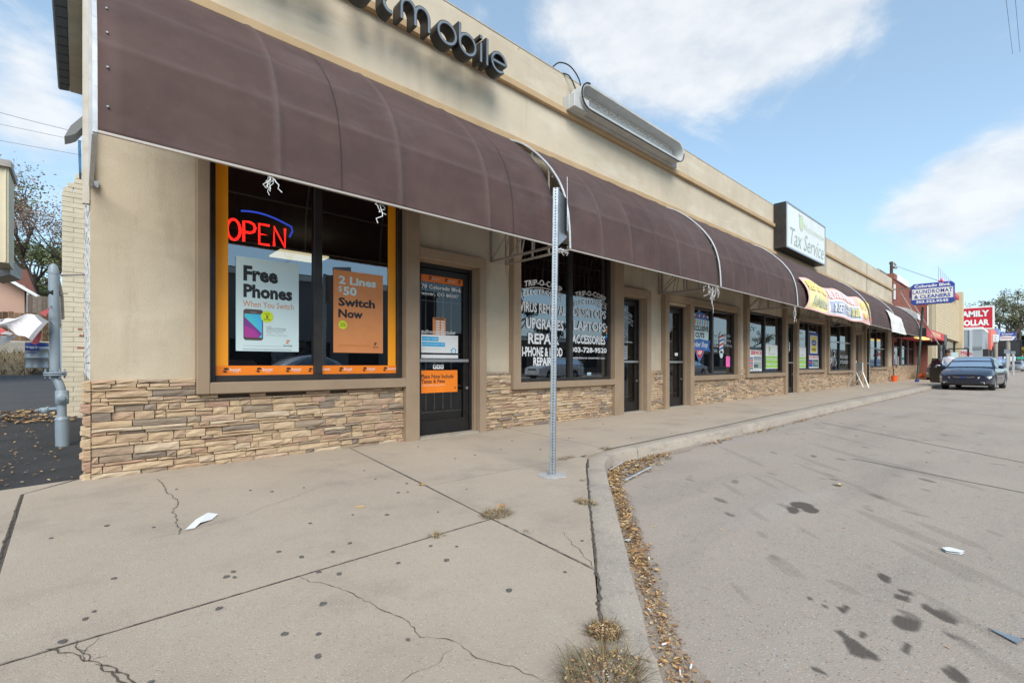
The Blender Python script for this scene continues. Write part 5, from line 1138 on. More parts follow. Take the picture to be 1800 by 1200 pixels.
LET = {
    'b': ([[(.0, 1.42), (.0, .5)] , arc(.5, .5, .5, .5, 180, 540, 26)], 1.22), 'o': ([arc(.52, .5, .52, .5, 0, 360, 26)], 1.28),
    's': ([arc(.42, .75, .36, .25, 20, 90, 6)[::1] + arc(.42, .75, .36, .25, 90, 265, 12) + arc(.42, .25, .38, .25, 85, -90, 12) + arc(.42, .25, .38, .25, -90, -160, 6)], 1.0),
    't': ([[(.18, 1.3), (.18, .35)] + arc(.5, .32, .32, .32, 180, 285, 8), [(.0, 1.0), (.62, 1.0)]], .86),
    'm': ([[(0, 0), (0, .6)] + arc(.36, .6, .36, .4, 180, 0, 12) + [(.72, 0)], [(.74, .6)] + arc(1.10, .6, .36, .4, 180, 0, 12) + [(1.46, .0)]], 1.70),
    'i': ([[(0, 0), (0, 1.0)], [(0, 1.22), (0, 1.40)]], .30), 'l': ([[(0, 0), (0, 1.42)]], .30),
    'e': ([[(.02, .5), (1.0, .5)] + arc(.5, .5, .5, .5, 0, 310, 22)], 1.2)}
chan = thing('channel_letter_sign', 'black channel letters with grey faces spelling boost mobile above the first awning', 'sign', (2.6, 5.15, 5.2)); s_ = .265
for word, xs_ in (('boost', (.95, 1.32, 1.71, 2.31 - .02, 2.62)), ('mobile', (2.90, 3.43, 3.77, 4.135, 4.245, 4.335))):
    for ch, x in zip(word, xs_): ribbon_letter(chan, LET[ch][0], x, 5.20, s_)
# empty lamp cabinet
cabn = thing('empty_sign_cabinet', 'open empty white light cabinet with missing sign face and loose wires', 'sign cabinet', (8.1, 5.4, 5.44))
x0, x1, y0, y1, z0, z1 = 6.42, 10.0, 5.22, 5.53, 5.47, 5.93; r_ = (z1 - z0) / 2
st = [(x0 + r_ + r_ * math.cos(R(a)), z0 + r_ + r_ * math.sin(R(a))) for a in range(90, 271, 15)] + [(x1 - r_ + r_ * math.cos(R(a)), z0 + r_ + r_ * math.sin(R(a))) for a in range(-90, 91, 15)]
mb = MB(); n = len(st); inn = [(x0 + r_ + (a - x0 - r_) * (.86 if a < x0 + r_ else 1), z0 + r_ + (b - z0 - r_) * .80) for a, b in st]; inn = [((x1 - r_ + (a - x1 + r_) * .8 if a > x1 - r_ else a), b) for a, b in inn]
for i in range(n):
    a, b, c, d = st[i], st[(i + 1) % n], inn[i], inn[(i + 1) % n]
    mb.quad((a[0], y0, a[1]), (b[0], y0, b[1]), (b[0], y1 - .05, b[1]), (a[0], y1 - .05, a[1])); mb.quad((a[0], y0, a[1]), (c[0], y0, c[1]), (d[0], y0, d[1]), (b[0], y0, b[1])); mb.quad((c[0], y0, c[1]), (c[0], y1 - .06, c[1]), (d[0], y1 - .06, d[1]), (d[0], y0, d[1]))
mb.build('housing', M['white_metal'], cabn)
MB().poly([(a, y1 - .07, b) for a, b in inn]).build('reflector', M['white'], cabn)
mb = MB(); mb.box(6.30, 10.02, 5.40, 5.549, 5.44, 5.70); mb.box(6.30, 6.70, 5.28, 5.40, 5.445, 5.68); mb.build('mount_box', M['white_metal'], cabn, bevel=.008)
mb = MB(); rnd = random.Random(6)
for i in range(n):
    a, b = st[i], st[(i + 1) % n]
    if a[1] < z0 + r_ or a[0] < x0 + .3: mb.bar((a[0], y0 - .004, a[1]), (b[0], y0 - .004, b[1]), .018)
mb.build('rim_gasket', M['black'], cabn)
mb = MB()
for base in (5.62, 5.78):
    p = Vector((6.6, 5.40, base)); pts = [p]
    for k in range(70): pts.append(Vector((6.6 + k * .046, 5.40 + rnd.uniform(-.02, .02), base + .022 * math.sin(k * 1.9) + rnd.uniform(-.012, .012))))
    mb.tube(pts, .0045, 4)
mb.build('loose_wiring', mat('wire_brown', (.24, .20, .13), .7), cabn)
mb = MB(); pts = lambda L_: [Vector(p) for p in L_]

def smooth_pts(L_, n=8):
    P = [Vector(p) for p in L_]; P = [P[0]] + P + [P[-1]]; out = []
    for i in range(1, len(P) - 2):
        for k in range(n): t = k / n; a, b, c, d = P[i - 1:i + 3]; out.append(.5 * ((2 * b) + (c - a) * t + (2 * a - 5 * b + 4 * c - d) * t * t + (3 * b - a - 3 * c + d) * t ** 3))
    return out + [P[-1]]
pts = smooth_pts
mb.tube(pts([(6.05, 5.60, 6.12), (6.15, 5.50, 6.22), (6.38, 5.45, 6.23), (6.58, 5.42, 6.08), (6.62, 5.40, 5.85), (6.50, 5.38, 5.62)]), .012, 7); mb.tube(pts([(6.25, 5.60, 6.13), (6.38, 5.48, 6.08), (6.50, 5.44, 5.90), (6.58, 5.40, 5.68)]), .012, 7)
tag(mb.build('roof_cable', M['rubber'], smooth=True), 'two black cables looping from the roof edge into the empty cabinet', 'cable')
# tax sign
tx = thing('box_sign', 'white box sign lettered Nationwide Tax Service with dark brown sides', 'sign', (18.5, 5.35, 4.7)); X0, X1, Z0, Z1, YF = 16.42, 20.6, 4.68, 6.13, 5.16
mb = MB(); mb.box(X0, X1, YF, 5.529, Z0, Z1); mb.build('cabinet', M['bronze'], tx, bevel=.01)
mb = MB(); rect(mb, X0 + .05, X1 - .05, Z0 + .05, Z1 - .04, YF - .004, 0); mb.build('face', mat('sign_face_white', (.76, .79, .75), .35, (.68, .71, .68), .8, 4, spec=.35), tx)
mb = MB(); [mb.box(*q) for q in ((X0, X1, YF - .02, YF, Z1 - .045, Z1), (X0, X1, YF - .02, YF, Z0, Z0 + .05), (X0, X0 + .04, YF - .02, YF, Z0 + .05, Z1 - .045), (X1 - .04, X1, YF - .02, YF, Z0 + .05, Z1 - .045))]; mb.build('retainer', M['alu'], tx)
mb = MB(); yy = YF - .008; ftext(mb, 'Tax Service', X0 + .35, X1 - .2, Z0 + .16, Z0 + .72, yy, 0, shear=.28); ftext(mb, 'Nationwide', X0 + 1.75, X1 - .15, Z0 + .86, Z0 + 1.08, yy, 1)
disc(mb, (X0 + 1.45, yy, Z0 + 1.03), .24, FX, FZ, 2, rv=.28); disc(mb, (X0 + 1.47, yy - .001, Z0 + 1.04), .15, FX, FZ, 3, rv=.22); disc(mb, (X0 + 1.24, yy, Z0 + 1.26), .08, FX, FZ, 2, rv=.06)
mb.build('lettering', [mat('sign_letter_green_grey', (.33, .40, .37), .5), mat('sign_letter_pale', (.55, .63, .50), .5), mat('leaf_mark_grey', (.50, .55, .50), .5), mat('leaf_mark_green', (.55, .66, .38), .5)], tx)

# ================================================================ POST, PIPE, STREET FURNITURE
post = thing('sign_post', 'perforated galvanised steel sign post standing in the sidewalk', 'sign post', (3.14, 2.89, 0))
ang = R(37); Mz = Matrix.Rotation(ang, 3, 'Z'); pc = Vector((3.14, 2.89, 0)); tilt = Vector((.030, -.016, 1)); top = 2.58
def pl(x, y, z): return pc + Mz @ Vector((x, y, 0)) + Vector((tilt.x * z / 2.6, tilt.y * z / 2.6, z))
mb = MB(); h = .0255
v = [pl(x, y, z) for z in (-.05, top) for x, y in ((-h, -h), (h, -h), (h, h), (-h, h))]
mb.add(v, [(0, 1, 5, 4), (1, 2, 6, 5), (2, 3, 7, 6), (3, 0, 4, 7), (4, 5, 6, 7)]); mb.build('post', M['steel'], post, bevel=.003)
mb = MB(); z = .03
while z < top - .01:
    for s1, U in (((0, -h - .0008), (1, 0)), ((-h - .0008, 0), (0, -1))):
        c = pl(s1[0], s1[1], z); u = Mz @ Vector((*U, 0)); disc(mb, c, .0062, u, (0, 0, 1), 0, 8)
    z += .0254
tag(mb.build('hole', M['hole'], post), kind='stuff')
# sign blade (seen nearly edge on) bolted to the post
mb = MB(); d = Mz @ Vector((1, 0, 0)); 
def sg(a, z, o=0): 
    dr = Vector((.916, .40, 0)); nr = Vector((.40, -.916, 0)); b = pl(h, -h, z); return b + dr * a + nr * o
prof_s = [(.0, 1.98), (.0, 2.56), (.10, 2.56), (.105, 2.10)]
P = [(0, 2.07), (.0, 2.57), (.24, 2.565), (.24, 2.20)]
mb.add([sg(a, z, .0) for a, z in P] + [sg(a, z, .003) for a, z in P], [(0, 1, 2, 3), (7, 6, 5, 4), (0, 4, 5, 1), (1, 5, 6, 2), (2, 6, 7, 3), (3, 7, 4, 0)]); mb.build('bracket_plate', M['steel'], post)
mb = MB()
for k in range(14): z = 2.54 - k * .0254; mb.quad(sg(.06, z, -.001), sg(.15, z, -.001), sg(.15, z - .006, -.001), sg(.06, z - .006, -.001))
mb.build('slot', M['tube'], post)
mb = MB(); e = sg(.24, 2.1); mb.obox(sg(.25, 2.47, .0), (.004, .32, .50), Matrix.Rotation(R(41.2 - 90), 3, 'Z')); sb = mb.build('sign_blade', M['steel'], post)
mb = MB(); c = Vector((3.14, 2.89, 0)); rnd = random.Random(12); n = 18
pts = [((.15 + rnd.uniform(-.03, .03)) * math.cos(2 * math.pi * i / n), (.12 + rnd.uniform(-.03, .03)) * math.sin(2 * math.pi * i / n)) for i in range(n)]
mb.prism(pts, (c.x, c.y, .001), (1, 0, 0), (0, 1, 0), (0, 0, .008)); mb.build('base_patch', mat('post_patch', (.42, .42, .41), .9, (.34, .33, .32), 20, 4, bump=.4, bscale=60), post, bevel=.004)

pipe = thing('vent_pipe', 'grey painted standpipe with flange, bend and valve beside the building corner', 'pipe', (-.15, 7.56, .09)); cx, cy = -.15, 7.56
k_ = 5.47 / 833
def pz(py): return 1 + (640 - py) * k_
def pxx(px): return at(px, 640, 5.47)
def pt(px, py): return at(px, py, 5.47)
MB().tube([pt(110, 785), pt(109, 738)], .062, 16).build('riser_sleeve', M['pipe'], pipe, smooth=True)
MB().lathe([(.062, 0), (.066, .004), (.058, .03), (.05, .04)], pt(109, 738), 16).build('sleeve_collar', M['pipe'], pipe, smooth=True)
MB().tube([pt(109, 738), pt(108.5, 712), pt(108, 690), pt(107, 682), pt(103, 672), pt(97, 664), pt(95, 655)], .043, 14).build('bend', M['pipe'], pipe, smooth=True)
MB().lathe([(.052, -.08), (.06, -.07), (.06, .07), (.052, .08)], pt(109, 698), 14).build('valve_body', M['pipe'], pipe, smooth=True)
mb = MB(); c = pt(109, 699); mb.lathe([(.055, .0), (.055, -.075), (.035, -.085), (.03, -.1), (.012, -.105)], (c.x, c.y, c.z), 16, 'Y'); mb.build('valve_cap', M['pipe'], pipe, smooth=True)
mb = MB(); c = pt(97, 657); mb.lathe([(.095, -.022), (.10, -.018), (.10, -.004), (.08, -.002), (.08, .002), (.10, .004), (.10, .018), (.095, .022)], c, 20); mb.build('flange', M['pipe'], pipe, smooth=True)
for a in range(0, 360, 60): MB().tube([c + Vector((.08 * math.cos(R(a)), .08 * math.sin(R(a)), -.05)), c + Vector((.08 * math.cos(R(a)), .08 * math.sin(R(a)), .055))], .009, 6).build('bolt', M['pipe'], pipe)
MB().tube([pt(97, 655), pt(94, 480)], .046, 16).build('standpipe', M['pipe'], pipe, smooth=True)
MB().lathe([(.047, 0), (.05, .004), (.05, .01), (.046, .06), (.035, .10), (.012, .125), (.002, .128)], pt(94, 482), 16).build('cap', M['pipe'], pipe, smooth=True)
mb = MB(); mb.tube([pt(104, 718), pt(86, 719)], .022, 10); mb.tube([pt(88, 719), pt(84, 719)], .034, 12); mb.tube([pt(84, 719), pt(72, 720)], .026, 10); mb.tube([pt(73, 720), pt(64, 721)], .014, 8); mb.build('side_valve', M['pipe'], pipe, smooth=True)
c = pt(79, 721); MB().lathe([(.032, 0), (.032, -.04), (.015, -.05)], c, 12, 'Y').build('side_valve_cap', M['pipe'], pipe, smooth=True)
MB().tube([pt(89, 515), pt(99, 515)], .049, 14, tone=.5).build('chain_band', M['black'], pipe)
mb = MB(); mb.bar(pt(98, 484), at(148, 483, 7.0), .02); mb.bar(pt(98, 515), at(118, 516, 6.6), .015); mb.tube([pt(99, 490), at(104, 500, 5.8), at(108, 520, 6.0), at(110, 560, 6.2)], .02, 6); mb.build('stay_rod', M['tube'], pipe)
# torn flag tied to the pipe
fl = thing('torn_flag', 'torn white and pink cloth flag with grey hem tied to the pipe', 'flag', pt(88, 560)); mb = MB()
def fpt(x, y, d=0): return at(x, y, 5.3 + d)
N1 = 10
def fq(u, v): 
    a = Vector(fpt(0, 563, .0)).lerp(fpt(66, 550, .1), u); b = Vector(fpt(0, 572, .1)).lerp(fpt(56, 599, -.1), u); m = Vector(fpt(-30, 568)).lerp(fpt(86, 567, .05), u)
    p = a.lerp(m, v * 2) if v < .5 else m.lerp(b, v * 2 - 1); return p + Vector((0, 0.04 * math.sin(u * 9 + v * 4), .015 * math.sin(u * 11 + v * 5)))
for i in range(N1):
    for j in range(8):
        mi = 2 if i == N1 - 1 else 0; mb.quad(fq(i / N1, j / 8), fq((i + 1) / N1, j / 8), fq((i + 1) / N1, (j + 1) / 8), fq(i / N1, (j + 1) / 8), mi)
mb.poly([fpt(88, 541), fpt(70, 549, .05), fpt(80, 557, .06)], 1); mb.poly([fpt(74, 580, .12), fpt(70, 600, .1), fpt(63, 606, .1), fpt(55, 603, .1), fpt(57, 590, .14)], 1); mb.poly([fpt(0, 575, .2), fpt(12, 582, .2), fpt(20, 587, .2), fpt(0, 588, .2)], 1); mb.poly([fpt(0, 590, .3), fpt(30, 590, .25), fpt(18, 600, .25), fpt(0, 607, .3)], 2); mb.poly([fpt(12, 582, .19), fpt(24, 586, .19), fpt(18, 589, .19), fpt(0, 586, .2)], 0)
mb.tube([fpt(85, 566), pt(90, 566)], .006, 5, 2); mb.tube([fpt(87, 541), pt(90, 536)], .006, 5, 2)
mb.build('cloth', [mat('flag_white', (.62, .56, .58), .8, (.70, .68, .70), 3, 3), mat('flag_pink', (.62, .12, .13), .8), mat('flag_hem', (.22, .22, .23), .8)], fl)
# barrel
bt = 14.4; bc = at(65, 646, bt); br = .262; bh = .77
bl = thing('steel_barrel', 'silver steel drum with a blue band on the dry grass', 'barrel', bc)
MB().lathe([(br, 0), (br, .02), (br * .98, .03), (br * .98, .28), (br * 1.02, .30), (br * .98, .32), (br * .98, .55), (br * 1.02, .57), (br * .98, .59), (br * .98, bh - .03), (br, bh - .02), (br, bh)], bc, 28).build('drum', mat('barrel_steel', (.46, .47, .48), .4, (.38, .39, .41), 5, 4, metal=.6), bl, smooth=True)
MB().lathe([(br * .99, bh - .13), (br * .99, bh - .04)], bc, 28).build('blue_band', M['blue'], bl, smooth=True)
vd = (Vector((0, 0, bc.z)) - Vector((bc.x, bc.y, bc.z))).normalized(); U = Vector((-vd.y, vd.x, 0))
mb = MB(); text(mb, 'Mobil', bc + vd * (br * 1.03) - U * .25 + Vector((0, 0, bh - .27)), U, (0, 0, 1), .30, .12, 0, bold=.03); text(mb, 'lubricant', bc + vd * (br * 1.03) - U * .22 + Vector((0, 0, .42)), U, (0, 0, 1), .22, .06, 0, bold=.02); mb.build('lettering', M['blue'], bl)
# electric cabinet behind the pipe
a = at(103, 640, 9.0); mb = MB(); mb.box(a.x, a.x + .22, a.y, a.y + .3, .1, 1.68); tag(mb.build('utility_box', mat('utility_blue_grey', (.30, .36, .42), .6)), 'tall blue grey utility box between the pipe and the brick pier', 'utility box')
mb = MB(); q = at(129, 248, 6.2); mb.prism([(0, 0), (.03, .0), (.035, -.42), (.012, -.42)], at(137, 246, 6.2), (1, 0, 0), (0, 0, 1), (0, .3, 0)); tag(mb.build('tarp_scrap', mat('blue_tarp', (.05, .18, .32), .6, (.03, .10, .2), 9, 3)), 'strip of blue tarp hanging at the edge of the side wall', 'tarp')
# eave of the side roof and the small hood lamp
ev = thing('side_eave', 'flat side eave of the building with dark roof tiles along its edge', 'eave', (-.1, 9, 6)); MB().box(-.105, .30, 5.7, 11.85, 5.98, 6.05).build('soffit', M['stucco'], ev)
for k in range(22):
    y0 = 5.8 + k * .275; MB().prism([(0, 0), (.0, .30), (-.06, .26), (-.16, .02), (-.14, -.02)], (-.107, y0, 5.97), (1, 0, 0), (0, 0, 1), (0, .25, 0)).build('tile', mat('edge_tile', (.05, .055, .065), .5) if k == 0 else bpy.data.materials['edge_tile'], ev, bevel=.01)
    MB().box(-.24, -.11, y0 + .255, y0 + .27, 5.99, 6.25).build('tile_rib', M['white_metal'], ev) if k % 2 else None
mb = MB(); P = [at(146, 203, 4.4), at(124, 221, 4.4), at(113, 240, 4.4), at(124, 238, 4.4), at(133, 235, 4.4), at(146, 222, 4.4)]; mb.add(P + [p + Vector((0, .22, 0)) for p in P], [tuple(range(6)), tuple(range(11, 5, -1))] + [(k, k + 6, (k + 1) % 6 + 6, (k + 1) % 6) for k in range(6)]); hl = tag(mb.build('hood_lamp', mat('hood_grey', (.17, .165, .155), .5)), 'small grey hooded wall lamp sticking out of the side wall', 'wall lamp')

# sandwich stand, buckets, broom
sw = thing('sandwich_stand', 'white folding sign stand with splayed legs outside the brown door', 'sign stand', (24.6, 4.9, 0)); Y_ = 4.85
a = on_z(1488, 679, 0); b = on_z(1517, 680, 0); c = on_z(1502, 677, 0); d = on_z(1527, 681.5, 0); tA = at(1504.5, 655, a.dot(FWD) * 1.0); hp = at(1505, 654, b.dot(FWD)); hq = at(1516.5, 654, (b.dot(FWD) + d.dot(FWD)) / 2)
for p, q in ((a, hp), (b, hp), (c, hq), (d, hq)): MB().bar(p, q, .035).build('leg', M['white'], sw)
MB().bar(hp, hq, .035).build('rail', M['white'], sw)
mb = MB(); up = Vector((0, 0, .36)); w_ = hq - hp; nrm = w_.cross(up).normalized() * .015; lo = Vector((0, 0, .06))
mb.add([hp + lo + nrm, hq + lo + nrm, hq + lo + up + nrm, hp + lo + up + nrm, hp + lo - nrm, hq + lo - nrm, hq + lo + up - nrm, hp + lo + up - nrm], [(0, 1, 2, 3), (7, 6, 5, 4), (0, 4, 5, 1), (1, 5, 6, 2), (2, 6, 7, 3), (3, 7, 4, 0)]); mb.build('panel', M['white_metal'], sw)
MB().bar(hp, hp + Vector((0, 0, .50)), .03).build('upright', M['white'], sw); MB().bar(hq, hq + Vector((0, 0, .4)), .03).build('upright', M['white'], sw)
mb = MB(); nn_ = nrm.normalized() * .018 * (1 if nrm.dot(Vector((0, 0, 1)) - hp) > 0 else -1)
for k in range(4): o = hp + Vector((0, 0, .12 + k * .08)) + w_ * .1; side_ = nn_; mb.quad(o + side_, o + w_ * .75 + side_, o + w_ * .75 + Vector((0, 0, .03)) + side_, o + Vector((0, 0, .03)) + side_)
mb.build('lettering', M['grey'], sw)
bm_ = mat('bucket_orange', (.78, .11, .02), .5)
def bucket(loc, label, tip=0):
    r = thing('bucket', label, 'bucket', loc, 'orange buckets'); Mx = Matrix.Rotation(tip, 4, 'X'); loc = Vector(loc)
    mb = MB(); mb.lathe([(.125, 0), (.15, .34), (.16, .345), (.16, .36), (.145, .36), (.12, .02)], (0, 0, 0), 18); mb.v = [tuple(loc + (Mx @ Vector(p))) for p in mb.v]; mb.build('pail', bm_, r, smooth=True)
    mb = MB(); mb.tube([(.15 * math.cos(t), -.02 - .1 * math.sin(t), .33 - .08 * math.sin(t)) for t in np.linspace(0, math.pi, 10)], .005, 5); mb.v = [tuple(loc + (Mx @ Vector(p))) for p in mb.v]; mb.build('handle', M['alu'], r)
b1 = on_y(1572, 669, 5.25); bucket((b1.x, 5.25, 0), 'upright orange bucket with a pole standing in it, below the white sheet')
b2 = on_y(1611, 663, 5.1); bucket((b2.x, 5.1, .14), 'orange bucket lying tipped over behind the dark green pole', R(70))
mb = MB(); mb.tube([(b1.x - .02, 5.25, .1), (b1.x + .1, 5.35, 1.25)], .014, 6); tag(mb.build('broom_handle', M['bronze']), 'thin dark broom pole standing in the orange bucket', 'broom')
mb = MB(); p = on_y(1577, 640, 5.40); mb.obox((p.x + .15, 5.38, 1.16), (.42, .03, .62), Matrix.Rotation(R(6), 3, 'Y')); tag(mb.build('grey_board', mat('board_grey', (.30, .27, .24), .8)), 'grey board leaning against the wall behind the orange bucket', 'board')

# ================================================================ NEIGHBOURING BUILDINGS, RIGHT
bb = thing('brick_building', 'red brick building with stone base and red awning at the end of the shop row', 'building', (40, 5.5, 0)); BX0, BX1 = 36.0, 45.0
mb = MB(); wall_cells(mb, BX0, BX1, -.05, 6.1, 5.53, 5.75, [(36.3, 43.9, .92, 3.2)]); mb.box(BX0, BX1, 13.0, 13.3, 0, 6); mb.box(BX1 - .2, BX1, 5.76, 13, 0, 6); mb.box(BX0, BX1, 5.76, 13, 5.4, 5.5); mb.box(BX0, BX1 - .2, 10.6, 10.7, 0, 5.3); mb.build('wall', M['mortar_red'], bb)
mb = MB(); rnd = random.Random(14); z = 3.2; row = 0
while z < 6.08:
    x = BX0 + (.1 if row % 2 else 0)
    while x < BX1 - .05: mb.box(x + .005, min(x + .24, BX1) - .005, 5.508 + rnd.uniform(-.002, .002), 5.531, z + .005, z + .070, 0, rnd.random()); x += .24
    z += .075; row += 1
tag(mb.build('bricks', M['brick_red'], bb), kind='stuff')
mb = MB(); mb.box(BX0 - .02, BX0 + .9, 5.46, 5.8, 6.1, 6.45); mb.box(BX0 + 2.0, BX0 + 5.0, 5.46, 5.8, 6.1, 6.32); mb.box(BX1 - 1.2, BX1, 5.46, 5.8, 6.1, 6.45); mb.build('parapet_step', M['brick_red'], bb)
mb = MB(); mb.box(BX0 + .9, BX0 + 4.9, 5.42, 5.50, 6.12, 6.5); mb.box(BX0 + .1, BX0 + .35, 5.44, 5.50, 4.9, 5.8); mb.build('white_trim', M['white'], bb)
mb = MB(); mb.box(37.9, 40.8, 6.5, 8, 6.2, 7.15); mb.build('rooftop_unit', M['white_metal'], bb); mb = MB(); [mb.box(38.0, 40.7, 6.46, 6.5, 6.55 + k * .07, 6.58 + k * .07) for k in range(8)]; mb.build('grille', M['tube'], bb)
MB().lathe([(.0, -.1), (.2, -.06), (.34, .02), (.36, .05), (.3, .02)], (42.0, 5.3, 5.9), 18, 'Y').build('dish', M['white'], bb, smooth=True)
mb = MB(); mb.box(36.0, 36.3, 5.50, 5.53, 0, 3.2); mb.box(43.9, 45, 5.5, 5.53, .9, 3.2); mb.build('pilaster', M['brick_red'], bb)
for i, (a, b) in enumerate(((36.3, 38.6), (38.9, 41.1), (41.4, 43.9))):
    mb = MB(); [mb.box(*q) for q in ((a, a + .1, 5.56, 5.66, .92, 3.2), (b - .1, b, 5.56, 5.66, .92, 3.2), (a + .1, b - .1, 5.56, 5.66, .92, 1.0), (a + .1, b - .1, 5.56, 5.66, 3.1, 3.2), (a + .1, b - .1, 5.57, 5.65, 2.02, 2.08))]; w = mb.build('window', M['bronze'], bb)
    MB().quad((a + .1, 5.6, 1), (b - .1, 5.6, 1), (b - .1, 5.6, 3.1), (a + .1, 5.6, 3.1)).build('pane', M['glass'], w)
for x in (38.6, 41.1): MB().box(x, x + .3, 5.50, 5.70, .92, 3.2).build('mullion', mat('grey_mullion', (.13, .12, .12), .6) if x < 40 else bpy.data.materials['grey_mullion'], bb)
def coarse_stones(x0, x1, z1, y, parent, seed):
    rnd = random.Random(seed); mb = MB(); z = 0
    while z < z1 - .03:
        h = min(rnd.choice([.05, .08, .11]), z1 - z); x = x0
        while x < x1 - .02: w = min(rnd.uniform(.2, .6), x1 - x); mb.box(x + .004, x + w - .004, y - rnd.uniform(.01, .04), y + .05, z + .004, z + h - .004, 0, min(1, max(0, rnd.gauss(.5, .25)))); x += w
        z += h
    tag(mb.build('stone_veneer', M['stone'], parent), kind='stuff')
coarse_stones(36.0, 44.9, .92, 5.49, bb, 3)
for xx in (37.2, 40.0): MB().box(xx, xx + 1.1, 6.8, 7.1, 2.98, 3.02).build('ceiling_light', M['lamp'], bb)
ra = thing('red_awning', 'red box awning with pale lettering on the brick building', 'awning', (40, 4.0, 2.6)); mr_ = mat('red_awning_cloth', (.62, .045, .06), .6, (.54, .04, .055), 1.5, 3)
mb = MB(); mb.prism([(5.49, 3.35), (4.0, 3.08), (4.0, 2.62), (5.49, 2.62)], (36.05, 0, 0), (0, 1, 0), (0, 0, 1), (8.5, 0, 0)); mb.build('cover', mr_, ra)
mb = MB(); mb.prism([(5.48, 3.34), (3.99, 3.075), (3.99, 2.60), (5.48, 2.60)], (36.0, 0, 0), (0, 1, 0), (0, 0, 1), (.05, 0, 0)); mb.build('end_panel', M['bronze'], ra); mb = MB(); mb.prism([(5.48, 3.34), (3.99, 3.075), (3.99, 2.35), (5.48, 2.35)], (44.55, 0, 0), (0, 1, 0), (0, 0, 1), (1.6, 0, 0)); mb.build('end_panel', M['bronze'], ra)
mb = MB(); ftext(mb, "JAMES'S CLEANERS", 38.1, 42.4, 2.76, 2.98, 3.994, 0, bold=.03); rect(mb, 38.0, 42.5, 2.70, 3.02, 3.997, 1); mb.build('lettering', [mat('awning_cream', (.85, .62, .35), .6), mat('awning_pink', (.74, .24, .17), .6)], ra)
for xx in (36.4, 38.4): MB().box(xx, xx + 1.7, 4.2, 4.6, 2.56, 2.615).build('light_fixture', mat('fixture_yellow', (1, .72, .22), .5, emit=.9) if xx < 37 else bpy.data.materials['fixture_yellow'], ra)
# cornice piece of white flashing rising above the last awning
mb = MB(); mb.prism([(5.45, 4.5), (4.85, 4.30), (4.4, 3.95), (4.35, 3.6), (4.6, 3.75), (4.95, 4.15), (5.45, 4.42)], (35.95, 0, 0), (0, 1, 0), (0, 0, 1), (.9, 0, 0)); tag(mb.build('white_awning_end', M['white']), 'white end piece showing above the last brown awning', 'awning end')
# laundromat pole sign
ls = thing('laundromat_sign', 'blue and white Colorado Blvd. LAUNDROMAT & CLEANERS sign held out from the brick wall', 'sign', (34.6, 3.55, 4.2)); SX = 34.6
qa = [on_x(*q, SX) for q in ((1600, 497), (1677, 494), (1675, 532), (1598, 534))]
yL, yR = 4.50, 2.70; zT, zB = 5.48, 4.32
r_ = .12; pts = [(yR + r_, zB), (yL - r_, zB), (yL, zB + r_), (yL, zT - r_), (yL - r_, zT), (yR + r_, zT), (yR, zT - r_), (yR, zB + r_)]
MB().prism(pts, (SX, 0, 0), (0, 1, 0), (0, 0, 1), (.25, 0, 0)).build('cabinet', M['blue'], ls, bevel=.015)
SU = Vector((0, -1, 0)); SV = Vector((0, 0, 1)); mb = MB(); sx = SX - .004
def sq(a, b, c, d, mi, o=0): mb.quad((sx - o, a, c), (sx - o, b, c), (sx - o, b, d), (sx - o, a, d), mi)
sq(yL - .05, yR + .05, zB + .28, zT - .30, 0)
text(mb, 'Colorado Blvd.', (sx - .004, yL - .15, zT - .23), SU, SV, 1.5, .17, 2, bold=.035); text(mb, 'LAUNDROMAT', (sx - .004, yL - .08, zT - .57), SU, SV, 1.64, .22, 1, bold=.018, sp=1.12); text(mb, '& CLEANERS', (sx - .004, yL - .14, zT - .83), SU, SV, 1.50, .20, 1, bold=.03); text(mb, '303.322.9545', (sx - .004, yL - .22, zB + .07), SU, SV, 1.34, .155, 2, bold=.035)
mb.build('face', [mat('sign_cream', (.78, .74, .66), .5), M['blue'], M['white']], ls)
MB().bar((SX + .12, 4.42, 5.3), (SX + 1.3, 5.5, 5.45), .06).build('arm', M['tube'], ls)
for p, q in (((36.2, 5.49, 4.95), (35.0, 3.4, 2.98)), ((36.5, 5.49, 5.2), (35.6, 2.9, 2.98))): pass
mb = MB(); q1 = on_x(1583, 514, 36.5); q2 = on_x(1638, 600, 36.9); mb.tube([q1, q2], .03, 6); q3 = on_x(1600, 525, 36.3); q4 = on_x(1650, 605, 36.9); mb.tube([q3, q4], .03, 6); tag(mb.build('awning_stay_rods', M['tube']), 'two dark diagonal rods in front of the red brick wall', 'rods')
pb = on_z(1612, 671, 0); pt_ = at(1622, 540, pb.dot(FWD)); pole = thing('green_pole', 'dark green steel pole carrying the laundromat sign', 'pole', pb); MB().tube([pb, pt_], .055, 8).build('shaft', mat('pole_green', (.05, .075, .065), .5), pole); MB().tube([pb, pb + Vector((0, 0, .12))], .1, 10).build('base_collar', M['blue'], pole); MB().obox(pb.lerp(pt_, .28), (.13, .13, .45), None).build('control_box', bpy.data.materials['pole_green'], pole)
bp = thing('brick_column', 'narrow red brick column at the end of the brown awning', 'column', (35.95, 4.9, 0)); q = on_x(1612, 560, 45.0); MB().box(45.02, 45.4, 4.95, 5.7, 0, 6.0).build('shaft', M['brick_red'], bp); MB().box(45.0, 45.42, 4.93, 4.949, 3.8, 5.2).build('white_patch', M['white'], bp)

